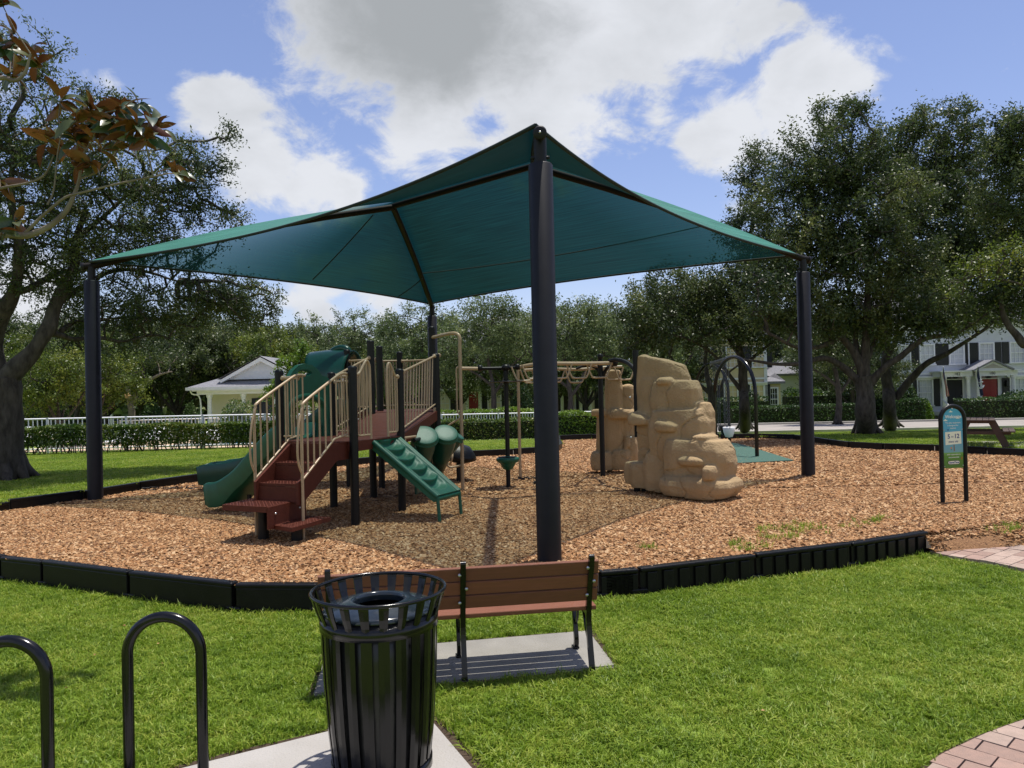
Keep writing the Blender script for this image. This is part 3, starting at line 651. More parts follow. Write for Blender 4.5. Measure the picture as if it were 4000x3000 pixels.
# sloping bridge floor, built of treads
m = MB()
for k in range(9):
    t = k / 8; a = (C + Vector((.02, .05, 0))).lerp(Ez, t); b = D.lerp(Q2, t); z = DZ + (D2 - DZ) * t
    if k: m.add([pa + Vector((0, 0, pz)), pb + Vector((0, 0, pz)), b + Vector((0, 0, z)), a + Vector((0, 0, z)), pa + Vector((0, 0, pz - .05)), pb + Vector((0, 0, pz - .05)), b + Vector((0, 0, z - .05)), a + Vector((0, 0, z - .05))], [(0, 1, 2, 3), (7, 6, 5, 4), (0, 3, 7, 4), (1, 5, 6, 2), (0, 4, 5, 1), (3, 2, 6, 7)])
    pa, pb, pz = a, b, z
m.build('bridge_floor', MT['brown_deck'], ps)
for s0, s1 in ((C, Ez), (D, Q2)):
    m = MB(); a = s0 + Vector((0, 0, DZ - .07)); b = s1 + Vector((0, 0, D2 - .07)); d = (b - a).normalized(); nn = Vector((d.y, -d.x, 0)).normalized()
    m.add([a + nn * .02 + Vector((0, 0, .08)), b + nn * .02 + Vector((0, 0, .08)), b + nn * .02 - Vector((0, 0, .09)), a + nn * .02 - Vector((0, 0, .09)), a - nn * .02 + Vector((0, 0, .08)), b - nn * .02 + Vector((0, 0, .08)), b - nn * .02 - Vector((0, 0, .09)), a - nn * .02 - Vector((0, 0, .09))], [(0, 1, 2, 3), (7, 6, 5, 4), (0, 4, 5, 1), (3, 2, 6, 7), (0, 3, 7, 4), (1, 5, 6, 2)])
    m.build('bridge_stringer', MT['brown_deck'], ps)

# stairs: tread plates with raised grip cleats
def tread(quad, z, th, name='stair_tread', riser=0.0, cleats=True):
    """quad: 4 plan points front-left, front-right, back-right, back-left"""
    m = MB(); m.prism([(p.x, p.y) for p in quad], z - th, z)
    if riser > 0:
        a, b = quad[3], quad[2]; d = (b - a).normalized(); m.box((a + b) / 2 + Vector((0, 0, z + riser / 2 - .01)), ((b - a).length, .02, riser), math.atan2(d.y, d.x))
    o = m.build(name, MT['brown_deck'], ps)
    if cleats:
        c = MB(); fl, fr, br, bl = quad; nr = max(3, int((bl - fl).length / .055)); nc = max(4, int((fr - fl).length / .05))
        ang = math.atan2((fr - fl).y, (fr - fl).x)
        for j in range(nr):
            for i in range(nc):
                s, t = (i + .5) / nc, (j + .5) / nr; p = fl.lerp(fr, s).lerp(bl.lerp(br, s), t)
                c.box(p + Vector((0, 0, z + .003)), (.034, .012, .006), ang + (.5 if (i + j) % 2 else -.5))
        kind(c.build('grip_cleats', MT['brown_deck'], o), 'stuff')
    return o
S0 = A + E * .43; SV = -U; W2 = .31
def st(s0, s1, lat=0.0, w=W2): 
    c0 = S0 + E * lat; return [c0 + SV * s1 + E * w, c0 + SV * s1 - E * w, c0 + SV * s0 - E * w, c0 + SV * s0 + E * w]
rise = (DZ - MZ) / 5
tread(st(0.01, .40), DZ - .002, .05)
tread(st(.40, .72), DZ - rise, .035, riser=rise - .045)
tread(st(.72, 1.04), DZ - 2 * rise, .035, riser=rise - .03)
tread(st(1.04, 1.05, 0), DZ - 3 * rise, .01, riser=rise - .03, cleats=False)
T2 = [Vector((-3.62, 9.36, 0)), Vector((-2.98, 9.08, 0)), Vector((-2.72, 9.78, 0)), Vector((-3.36, 10.04, 0))]
tread(T2, MZ + .47, .07, 'transfer_platform')
T1 = [Vector((-2.99, 9.22, 0)), Vector((-2.64, 8.95, 0)), Vector((-2.36, 9.68, 0)), Vector((-2.76, 9.86, 0))]
tread(T1, MZ + .235, .05, 'transfer_step')
m = MB(); a, b = T2[1], T2[2]; d = (b - a).normalized(); m.box((a + b) / 2 + Vector((.012, 0, MZ + .33)), ((b - a).length, .025, .27), math.atan2(d.y, d.x)); pn = m.build('side_panel', MT['brown_deck'], ps)
for t in (.18, .82):
    m = MB(); p = a.lerp(b, t); nn = Vector((d.y, -d.x, 0)); m.lathe([(0, .014), (.012, .012), (.016, 0)], p + nn * .026 + Vector((0, 0, MZ + .37)), nn, 10); m.build('bolt', MT['bolt'], pn)
for lat in (W2 + .02, -W2 - .02):      # stringers
    a = S0 + E * lat; m = MB(); nn = E * .018
    prof = [(0, DZ), (.40, DZ), (1.10, DZ - 2.0 * rise + .02), (1.10, DZ - 3 * rise - .02), (1.02, DZ - 3 * rise - .02), (.28, DZ - .24), (.0, DZ - .24)]
    vs = [a + SV * s + Vector((0, 0, z)) + nn for s, z in prof] + [a + SV * s + Vector((0, 0, z)) - nn for s, z in prof]; k = len(prof)
    m.add(vs, [tuple(range(k)), tuple(range(k, 2 * k))[::-1]] + [(i, i + k, (i + 1) % k + k, (i + 1) % k) for i in range(k)]); m.build('stringer', MT['brown_deck'], ps)
for u, v, Y in ((1029, 2101, 9.46), (1160, 2090, 9.35)):
    p = W(u, v, Y); m = MB(); m.lathe([(.068, .15), (.068, MZ + (.40 if u < 1100 else .19))], (p.x, p.y, 0), seg=18); m.build('footing_post', MT['black_steel'], ps)

# rails
def pipe(pts, r=.0195, parent=ps, name='rail', sm=True, n=6, mt='tan_pipe'):
    m = MB(); m.tube(smooth_path(pts, n) if sm else pts, r, 8); return m.build(name, MT[mt], parent)
def balusters(top, bot, n, parent, r=.0095, skip=0):
    for i in range(n):
        t = (i + .5 + skip) / (n + skip)
        m = MB(); a = top(t); b = bot(t); m.tube([a, b], r, 6); m.build('baluster', MT['tan_pipe'], parent)
def pl(pts):      # piecewise-linear parameter
    P = [Vector(p) for p in pts]; L = [(P[i + 1] - P[i]).length for i in range(len(P) - 1)]; T = sum(L)
    def f(t):
        s = t * T
        for i, l in enumerate(L):
            if s <= l or i == len(L) - 1: return P[i].lerp(P[i + 1], s / l)
            s -= l
    return f
def clamp_at(p, d, parent):
    m = MB(); m.lathe([(0, -.012), (.035, -.012), (.038, 0), (.03, .016), (0, .022)], p, d, 16); return m.build('clamp', MT['tan_pipe'], parent)
Zv = Vector((0, 0, 1))
def handrail(lat, top_in, sgn):
    o = S0 + E * lat; q = lambda s, z: o + SV * s + Zv * z
    bottom_ground = q(1.0, MZ - .02)
    top = [q(.0, DZ + .93), q(.18, DZ + .93), q(.36, DZ + .86), q(.95, DZ + .58), q(1.02, DZ + .50)]
    main = [top_in] + top + [q(1.04, DZ + .30), q(1.04, DZ - .3), q(1.04, MZ)]
    r = pipe([top_in, top[0]], parent=ps, sm=False, name='handrail') if top_in is not None else None
    r0 = pipe(top + [q(1.045, DZ + .38), q(1.045, DZ + .1), q(1.045, DZ - .4), q(1.045, MZ)], parent=ps, name='handrail')
    if top_in is not None: clamp_at(top_in, (top[0] - top_in).normalized(), r0)
    bot = [q(.06, DZ + .10), q(.36, DZ + .06), q(1.03, DZ - .40)]
    pipe(bot, parent=r0, name='bottom_rail', sm=False, r=.014)
    pipe([q(1.04, DZ + .44), q(1.10, DZ + .26), q(1.13, DZ - .02), q(1.11, DZ - .2), q(1.05, DZ - .33)], parent=r0, name='hand_loop', r=.014)
    ft, fb = pl([q(.02, DZ + .93), q(.25, DZ + .92), q(.36, DZ + .86), q(.95, DZ + .58)]), pl([q(.04, DZ + .10), q(.36, DZ + .06), q(.97, DZ - .36)])
    for i in range(8):
        s = .05 + i * .125; 
        zt = DZ + (.93 if s < .2 else .93 - (s - .2) * .46); zb = DZ + (.09 if s < .36 else .06 - (s - .36) * .68)
        mm = MB(); mm.tube([q(s, zt), q(s, zb)], .0120, 6); mm.build('baluster', MT['tan_pipe'], r0)
handrail(-W2 - .06, A + Zv * (DZ + .93) + E * .06, -1)
handrail(W2 + .06, B + Zv * (DZ + .90) - E * .06, 1)

def barrier(a, b, z0, z1, n, slant=0.0, rise=0.0, arch=False):
    """tan barrier of a top rail, bottom rail and balusters between plan points a and b"""
    d = (b - a)
    if arch: top = [a + Zv * z1, a + d * .25 + Zv * (z1 + .02), a + d * .62 + Zv * (z1 + .16), a + d * .8 + Zv * (z1 + .2), a + d * .97 + Zv * (z1 + .13), b + Zv * (z1 - .05), b + Zv * (z0 - .06)]
    else: top = [a + Zv * z1, b + Zv * (z1 + rise)]
    r0 = pipe(top, parent=ps, name='barrier', sm=arch)
    if arch: pipe([a + d * .06 + Zv * (z1 - .02), a + d * .06 + Zv * (z0 + .1), a + d * .14 + Zv * (z0 + .01), a + d * .3 + Zv * z0, b + Zv * z0], parent=r0, name='bottom_rail', r=.014)
    else: pipe([a + Zv * z0, b + Zv * (z0 + rise)], parent=r0, name='bottom_rail', sm=False, r=.014)
    for i in range(n):
        t = (i + .7) / (n + .4) if not arch else (i + 1) / (n + 1)
        zt = z1 + rise * t if not arch else z1 + (.02 if t < .3 else .02 + .18 * min(1, (t - .25) / .5))
        p = a + d * t; q = a + d * min(1, max(0, t + slant)); mm = MB(); mm.tube([p + Zv * zt, q + Zv * (z0 + (rise * (t + slant) if not arch else 0))], .0120, 6); mm.build('baluster', MT['tan_pipe'], r0)
    for p, z in ((a, z1 + .0), (b, z1 + rise)):
        if not arch or p is a: clamp_at(p + Zv * z, d.normalized() * (1 if p is a else -1), r0)
    return r0
barrier(A + U * .07, A + U * .43, DZ + .07, DZ + .92, 3, arch=True)
barrier(C - U * .07, C - U * .36, DZ + .07, DZ + .90, 3, arch=True)
barrier(B - E * .02 - E * .05, B - E * .33, DZ + .07, DZ + .90, 2)
barrier(A + E * .05, A + E * .23, DZ + .07, DZ + .90, 1)
barrier(D - E * .07, D - E * .40, DZ + .07, DZ + .85, 3)
barrier(C + U * .09, Ez - U * .06, DZ + .12, DZ + .98, 11, slant=-.07, rise=D2 - DZ)
barrier(D + (Q2 - D).normalized() * .1, Q2 - (Q2 - D).normalized() * .07, DZ + .12, DZ + .95, 9, slant=.09, rise=D2 - DZ)
barrier(Q2b + E * .08, Q1 - E * .05, D2 + .08, D2 + .98, 8)
barrier(Q4 - E * .05, Q3 + U * .1, D2 + .08, D2 + .98, 10, slant=-.06)
barrier(Q1 + U * .9, Q4 + U * .3, D2 + .08, D2 + 1.0, 11, slant=.05)
barrier(Q3 + U * .02 + Vector((.05, 0, 0)), Ez + U * .12, D2 + .08, D2 + 1.0, 7)
m = MB(); p = Ez - U * .07; m.box(p + Zv * (D2 - .02), (.12, .02, .16), math.atan2(U.y, U.x), .01); m.build('bracket', MT['tan_pipe'], ps)

# green wall panel with grip hole and arched slide entrance (between posts B and D)
def wall_panel(a, b, z0):
    d = (b - a); L = d.length; d /= L; nn = Vector((d.y, -d.x, 0))
    out_ = [(0.05, .0), (.05, .86), (.12, .93), (.26, .95), (.36, 1.04), (.50, 1.11), (.66, 1.13), (.82, 1.10), (.95, 1.02), (1.04, .92), (1.15, .86), (1.20, .80), (1.20, .0)]
    out_ = [(x * L / 1.25, y) for x, y in out_]
    arch_ = [(L * .86 , 0.0)] + [(L * .5 + .36 * L * math.cos(t), .42 + .22 * math.sin(t)) for t in np.linspace(0.05, math.pi - .05, 14)] + [(L * .14, 0.0)]
    hole = [(L * .54 + .17 * math.cos(t), .99 + .055 * math.sin(t)) for t in np.linspace(0, 2 * math.pi, 18)[:-1]]
    ring = out_ + arch_; pts = [Vector(p) for p in ring] + [Vector(p) for p in hole]; n1, n2 = len(ring), len(hole)
    ed = [(i, (i + 1) % n1) for i in range(n1)] + [(n1 + i, n1 + (i + 1) % n2) for i in range(n2)]
    vs, es, fs, *_ = delaunay_2d_cdt(pts, ed, [], 0, 1e-5)
    F = []
    for f in fs:
        cx = sum(vs[i].x for i in f) / 3; cy = sum(vs[i].y for i in f) / 3
        if inside(ring, cx, cy) and not inside(hole, cx, cy): F.append(tuple(f))
    m = MB(); N = len(vs); T = .035
    P3 = lambda x, y, o: a + d * x + Zv * (z0 + y) + nn * o
    m.add([P3(v.x, v.y, T) for v in vs] + [P3(v.x, v.y, -T) for v in vs], F + [tuple(i + N for i in f)[::-1] for f in F])
    for loop in (ring, hole):
        k = len(loop); m.add([P3(x, y, T) for x, y in loop] + [P3(x, y, -T) for x, y in loop], [(i, (i + 1) % k, (i + 1) % k + k, i + k) for i in range(k)])
    o = m.build('slide_entrance_panel', MT['green_plastic'], ps)
    m = MB(); m.tube([P3(x, y, 0) for x, y in arch_], .055, 10); m.build('entrance_hood', MT['green_plastic'], o)
    m = MB(); m.tube([P3(x, y, 0) for x, y in hole], .03, 8, closed=True); m.build('grip_ring', MT['green_plastic'], o)
    for x in (.28, .72):
        m = MB(); m.tube([P3(L * x, .78, T), P3(L * x + .02, .72, T + .012), P3(L * x - .01, .66, T)], [.004, .014, .003], 8); m.build('molded_mark', MT['green_plastic'], o)
wall_panel(D + E * .02, B + E * .02, DZ)

# slides: swept channel with rolled rims
def slide(path, w, name='slide', hood=False, wall=.2, mt='green_plastic'):
    P = smooth_path(path, 6); m = MB(); prof = [(-w / 2 - .05, wall - .03), (-w / 2 - .035, wall), (-w / 2, wall), (-w / 2 + .03, .05), (-w * .22, .0), (w * .22, .0), (w / 2 - .03, .05), (w / 2, wall), (w / 2 + .035, wall), (w / 2 + .05, wall - .03), (w / 2 + .03, -.05), (-w / 2 - .03, -.05)]
    vs = []; n = len(P); k = len(prof)
    for i, p in enumerate(P):
        d = (P[min(i + 1, n - 1)] - P[max(i - 1, 0)]).normalized(); s = Vector((d.y, -d.x, 0)).normalized(); up = s.cross(d).normalized()
        if up.z < 0: up = -up
        wf = 1 - .25 * sstep(.9, 1, i / n) ** 2; gb = 1 + 2.4 * sstep(.55, .85, i / n) * (1 - .5 * sstep(.92, 1, i / n)); vs += [p + s * x * (1 - .12 * sstep(.9, 1, i / n)) + up * (y * wf if y >= 0 else y * gb) for x, y in prof]
    fs = [(i * k + j, i * k + (j + 1) % k, (i + 1) * k + (j + 1) % k, (i + 1) * k + j) for i in range(n - 1) for j in range(k)] + [tuple(range(k)), tuple(range((n - 1) * k, n * k))[::-1]]
    m.add(vs, fs, True); o = m.build(name, MT[mt], ps)
    md = o.modifiers.new('bevel', 'BEVEL'); md.width = .006; md.segments = 1; md.limit_method = 'ANGLE'
    return o
mid = (B + D) / 2 + E * .05
sl = slide([mid + Zv * DZ, mid + E * .25 + Zv * (DZ - .02), mid + E * .6 + Zv * (DZ - .30), mid + E * .95 + Zv * (DZ - .62), mid + E * 1.22 + Zv * (MZ + .36), mid + E * 1.45 + Zv * (MZ + .27), mid + E * 1.72 + Zv * (MZ + .25)], .56, wall=.22)
for s_ in (1.42, .98):
    p = mid + E * s_; m = MB(); m.tube([p + U * -.12 + Zv * .15, p + U * -.12 + Zv * (MZ + .28)], .035, 10); m.build('support_leg', MT['black_steel'], sl)
st2 = Q1 + U * .15 + E * .05; E2 = Vector((-1, -.10, 0)).normalized()
for off in (0.0, .62):
    q_ = st2 + U * off
    s2 = slide([q_ + Zv * D2, q_ + E2 * .35 + Zv * (D2 - .05), q_ + E2 * .9 + Zv * (D2 - .50), q_ + E2 * 1.5 + Zv * (D2 - .88), q_ + E2 * 2.2 + Zv * (MZ + .34), q_ + E2 * (2.85 + off * .2) + Zv * (MZ + .28)], .55, wall=.24, mt='dkgreen_plastic')
# slide hood: flared half tube on the high deck
hc = Q1 + U * .15 + E * .0; m = MB(); vs = []; NS, NR = 12, 16
for i in range(NS + 1):
    s = i / NS; r = .40 + .10 * s; c0 = hc + E * (s * .95 - .05) + Zv * (D2 + .74 - .10 * s * s)
    for j in range(NR + 1):
        a_ = math.pi * (.02 + .96 * j / NR); cut = .32 * s * (1 - math.sin(a_))
        vs.append(c0 + U * (r * math.cos(a_) * 1.1) + Zv * (r * math.sin(a_) * 1.05 - .55 * (1 - s) * (1 - math.sin(a_))) - E * cut)
m.add(vs, [(i * (NR + 1) + j, i * (NR + 1) + j + 1, (i + 1) * (NR + 1) + j + 1, (i + 1) * (NR + 1) + j) for i in range(NS) for j in range(NR)], True)
hd = m.build('slide_hood', MT['dkgreen_plastic'], ps); so_ = hd.modifiers.new('thick', 'SOLIDIFY'); so_.thickness = .035
m = MB(); m.tube(smooth_path([hc + E * .50 + Zv * (D2 + 1.10), hc + E * .38 + Zv * (D2 + 1.22), hc + E * .15 + Zv * (D2 + 1.24), hc + E * -.02 + Zv * (D2 + 1.10)], 5), [.02] * 3 + [.07] * 10 + [.05] * 3, 10); m.build('molded_crest', MT['dkgreen_plastic'], hd)

# climbing ramp with scooped footholds
RL0, RR0 = A + U * .44 + E * -.03, A + U * 1.16 + E * -.03; RB0, RB1 = Vector((-1.06, 10.42, 0)), Vector((-.80, 10.96, 0))
zt, zb = DZ - .04, MZ + .36; P = lambda s, t, h=0: ((RL0.lerp(RR0, s) + Zv * zt).lerp(RB0.lerp(RB1, s) + Zv * zb, t) + Nn * h)
du = (RR0 - RL0); dv = (RB0 + Zv * zb) - (RL0 + Zv * zt); Nn = Vector((0, 0, 0)); Nn = du.cross(dv).normalized(); Nn = Nn if Nn.z > 0 else -Nn
NSX, NTX = 44, 110; vs = []
for j in range(NTX + 1):
    t = j / NTX
    for i in range(NSX + 1):
        s = i / NSX; h = .0
        for k in range(5):      # scoops
            t0 = .10 + k * .185; cx = .5 + (.03 if k % 2 else -.03); x = (s - cx) / .36; yy = (t - t0 + .055 * x * x * 1.2) / .085
            if abs(x) < 1 and -1 < yy < 1:
                e = max(0, 1 - x * x); w = max(0, 1 - abs(yy)) ; h -= .085 * math.sqrt(e) * (w if yy > 0 else min(1, (1 + yy) * 4)) 
        h += .022 * (1 if (s < .09 or s > .91) else 0) - .02 * (1 if .105 < s < .13 or .87 < s < .895 else 0)
        vs.append(P(s, t, h + .02 * math.sin(math.pi * s)))
m = MB(); m.add(vs, [(j * (NSX + 1) + i, j * (NSX + 1) + i + 1, (j + 1) * (NSX + 1) + i + 1, (j + 1) * (NSX + 1) + i) for j in range(NTX) for i in range(NSX)], True)
for (s_a, t_a, s_b, t_b) in ((0, 0, 0, 1), (1, 1, 1, 0), (0, 1, 1, 1), (1, 0, 0, 0)):
    m.add([P(s_a, t_a, .03), P(s_b, t_b, .03), P(s_b, t_b, -.10), P(s_a, t_a, -.10)], [(0, 1, 2, 3)])
m.add([P(0, 0, -.10), P(1, 0, -.10), P(1, 1, -.10), P(0, 1, -.10)], [(0, 1, 2, 3)])
rp = m.build('climbing_ramp', MT['green_plastic'], ps)
for s_, q in ((0, RB0), (1, RB1)):
    m = MB(); m.tube([P(s_, 0, .0), P(s_, 1.0, .0)], .036, 10); m.build('ramp_rim', MT['green_plastic'], rp)
    m = MB(); m.tube([q + Zv * (zb + .0), q + Vector((.03, 0, 0)) + Zv * .12], .024, 10); m.build('ramp_leg', MT['green_plastic'], rp)
m = MB(); m.tube([P(-.03, 1.005, -.03), P(1.03, 1.005, -.03)], .035, 10); m.build('ramp_crossbar', MT['green_plastic'], rp)
for q in (RL0, RR0 + Vector((0, 0, 0))):
    m = MB(); nn = -E; m.lathe([(0, .012), (.014, .01), (.016, 0)], q + Zv * (DZ - .05) + nn * .02, nn, 10); m.build('bolt', MT['bolt'], rp)

# drums between post C and the bridge post
for i, (u, v, Y, r, L_) in enumerate(((1659, 1700, 12.35, .215, .95), (1742, 1692, 12.75, .20, .9), (1775, 1695, 13.4, .19, .55))):
    c = W(u, v, Y); ax = Vector((.22, -.60, .76)).normalized() if i < 2 else Vector((.5, -.1, .8)).normalized()
    m = MB(); m.lathe([(r * .93, -.03), (r * .98, -.25 * L_), (r * .86, -.55 * L_), (r * .5, -L_), (0, -L_)], c, ax, 28); dr = m.build('drum', MT['dkgreen_plastic'], ps)
    m = MB(); m.lathe([(r * .97, -.075), (r * .97, -.074), (r * 1.10, -.07), (r * 1.10, -.068), (r * 1.10, -.045), (r * 1.04, -.04), (r * 1.04, -.038), (r * 1.03, .002), (r * .99, .012), (r * .97, .014), (r * .5, .02), (0, .022)], c, ax, 32); m.build('drum_head', MT['green_plastic'], dr)
pipe([C + U * .06 + Zv * (DZ - .04), C + U * .45 + Zv * (DZ - .04)], sm=False, name='drum_bracket'); pipe([C + U * .12 + Zv * (DZ - .04), C + U * .12 + Zv * (DZ - .75)], sm=False, name='drum_bracket', r=.02)
m = MB(); m.tube([C + U * .4 + Zv * (DZ - .1), Ez + Zv * (DZ - .1)], .03, 8); m.build('drum_beam', MT['black_steel'], ps)
m = MB(); q = C.lerp(Ez, .55); m.box(q + Zv * .85, (.9, .05, .9), math.atan2((Ez - C).y, (Ez - C).x), .02); m.build('drum_panel', MT['dkgreen_plastic'], ps)

# loop climber pole (tan) at the end of the high deck
px, py = -.94, 13.8; zt = W(1802, 1299, 13.8).z
pc = pipe([Q3 + Zv * zt, Vector((px - .22, py + .22, zt)), Vector((px - .06, py + .06, zt - .015)), Vector((px, py, zt - .1)), Vector((px, py, zt - .35)), Vector((px, py, 1.5)), Vector((px, py, .2))], r=.032, name='loop_pole')
pipe([Vector((px - .03, py, zt - .62)), Vector((px - .07, py, zt - .68)), Vector((px - .07, py, zt - .95)), Vector((px - .07, py, zt - 1.4)), Vector((px - .02, py, zt - 1.5))], r=.017, parent=pc, name='grab_loop')
for z in (1.50, 1.04):
    pipe([Vector((px, py, z + .08)), Vector((px - .26, py - .02, z - .08)), Vector((px - .29, py - .02, z - .22)), Vector((px - .23, py - .02, z - .36)), Vector((px, py, z - .33))], r=.017, parent=pc, name='foot_loop', n=4)
# low dark climber piece behind the drums
c = W(1790, 1775, 15.2); m = MB(); m.lathe([(0, .22), (.22, .18), (.36, .02), (.38, -.05), (.2, -.14), (0, -.16)], c, (.2, -.1, 1), 20); pd = m.build('stepping_pod', MT['black_plastic'], ps)
m = MB(); m.tube([c - Zv * .1, Vector((c.x, c.y, .15))], .045, 10); m.build('pod_post', MT['black_steel'], pd)
pipe([W(1740, 1800, 15.0), W(1757, 1812, 14.6), W(1766, 1790, 14.5), W(1768, 1760, 14.6)], r=.02, name='grab_loop')

# ------------------------------------------------------------------ overhead ladder
ol = thing('overhead_ladder', 'tan overhead ladder with hanging trapezoid rungs on black posts', 'monkey bars', (.6, 14.5, MZ), world=True)
def seg(pts, r, mt, name='rail', parent=ol, n=6, sm=True, sg=10):
    m = MB(); m.tube(smooth_path(pts, n) if sm else pts, r, sg); return m.build(name, MT[mt], parent)
seg([W(1800, 1439, 13.85), W(1873, 1440, 14.0), W(1882, 1440, 14.02)], .033, 'tan_pipe', sm=False)
seg([W(1873, 1440, 14.0), W(1965, 1438, 14.08), W(2030, 1434, 14.05)], .030, 'black_steel')
for u, v, Y in ((1875, 1438, 14.0), (2022, 1433, 14.05)):
    m = MB(); m.lathe([(0, -.05), (.055, -.035), (.06, 0), (.055, .035), (0, .05)], W(u, v, Y), (1, 0, 0), 14); m.build('coupling', MT['black_steel'], ol)
near_r = [W(2030, 1434, 14.05), W(2085, 1424, 13.9), W(2150, 1419, 13.9), W(2180, 1420, 14.0), W(2290, 1420, 14.2), W(2400, 1418, 14.4)]
far_r = [W(2036, 1500, 15.1) , W(2080, 1443, 15.3), W(2130, 1440, 15.5), W(2170, 1441, 15.6), W(2260, 1443, 15.8), W(2330, 1440, 15.9)]
far_r = [W(2046, 1446, 15.2), W(2100, 1442, 15.4), W(2170, 1441, 15.6), W(2260, 1443, 15.8), W(2345, 1436, 15.9), W(2430, 1432, 15.9)]
nr = seg(near_r, .036, 'tan_pipe'); fr = seg(far_r, .030, 'tan_pipe')
for rail, us, dz in ((nr, [(2048, 1432, 14.0), (2090, 1424, 13.95), (2185, 1422, 14.0), (2262, 1422, 14.15), (2340, 1421, 14.3)], 0), (fr, [(2075, 1444, 15.35), (2120, 1443, 15.5), (2165, 1443, 15.6), (2250, 1445, 15.75), (2395, 1434, 15.9), (2440, 1434, 15.9)], 0)):
    for u, v, Y in us:
        p = W(u, v, Y); w = .24; d = Vector((1, .12, 0)).normalized() if rail is nr else Vector((1, .35, 0)).normalized()
        q = lambda x, z: p + d * x + Zv * z
        seg([q(-w, 0), q(-w * .82, -.12), q(-w * .6, -.235), q(-w * .42, -.26), q(w * .42, -.26), q(w * .6, -.235), q(w * .82, -.12), q(w, 0)], .017, 'tan_pipe', 'rung', rail, 3, sg=7)
for a, b in ((2, 2), (4, 4)): seg([near_r[a], far_r[b]], .022, 'tan_pipe', 'cross_bar', sm=False)
m = MB(); pb = W(2355, 1858, 15.4); tp = W(2349, 1405, 15.4); m.tube([(pb.x, pb.y, .1), (pb.x, pb.y, tp.z)], .052, 18); m.lathe([(.03, 0), (.05, .02), (.06, .07), (.05, .11), (0, .13)], (pb.x, pb.y, tp.z), seg=14); m.build('post', MT['black_steel'], ol)
seg([W(2380, 1410, 14.4), W(2410, 1406, 14.2), W(2450, 1418, 13.9), W(2480, 1446, 13.6), W(2500, 1490, 13.4)], .040, 'black_steel', 'curved_arm')
seg([W(2250, 1440, 15.6), W(2290, 1428, 15.6), W(2330, 1440, 15.5), W(2349, 1478, 15.4)], .028, 'black_steel', 'curved_arm')
seg([W(2352, 1475, 15.4), W(2370, 1440, 15.3), W(2390, 1428, 14.8), W(2402, 1418, 14.45)], .036, 'black_steel', 'curved_arm')
m = MB(); m.lathe([(0, -.06), (.06, -.04), (.065, 0), (.06, .04), (0, .06)], W(2402, 1418, 14.4), (1, .1, 0), 14); m.build('coupling', MT['black_steel'], ol)
pz = W(2023, 1440, 15.2); m = MB(); m.tube([(pz.x, pz.y, .15), pz], .030, 12); m.build('thin_pole', MT['tan_pipe'], ol)
# pod pole: turning disc above a bowl seat on a black pole
pp = thing('pole_spinner', 'black pole with thin round disc above and green bowl seat, left of the front post', 'spinner', (-.11, 14.08, MZ), world=True)
X0, Y0 = -.11, 14.08; zt = W(1970, 1436, Y0).z
m = MB(); m.tube([(X0, Y0, .1), (X0, Y0, zt)], .042, 16); m.build('pole', MT['black_steel'], pp)
m = MB(); m.lathe([(0, .06), (.06, .05), (.085, 0), (.06, -.05), (.045, -.06)], (X0, Y0, zt), seg=18); m.build('ball_joint', MT['black_steel'], pp)
zd = W(1970, 1491, Y0).z; m = MB(); m.lathe([(.04, .03), (.06, .012), (.30, .008), (.335, 0), (.30, -.008), (.05, -.012), (.04, -.03)], (X0, Y0, zd), seg=32); m.build('disc', MT['black_steel'], pp)
zs = W(1974, 1790, Y0).z; m = MB(); m.lathe([(.05, .04), (.08, .015), (.185, .02), (.215, .0), (.215, -.03), (.19, -.075), (.155, -.085), (.145, -.10), (.09, -.20), (.05, -.215), (.04, -.22)], (X0, Y0, zs), seg=32); m.build('bowl_seat', MT['green_plastic'], pp)
m = MB(); m.lathe([(.06, .022), (.175, .026), (.06, .03)], (X0, Y0, zs), seg=24); m.build('seat_pad', MT['black_plastic'], pp)

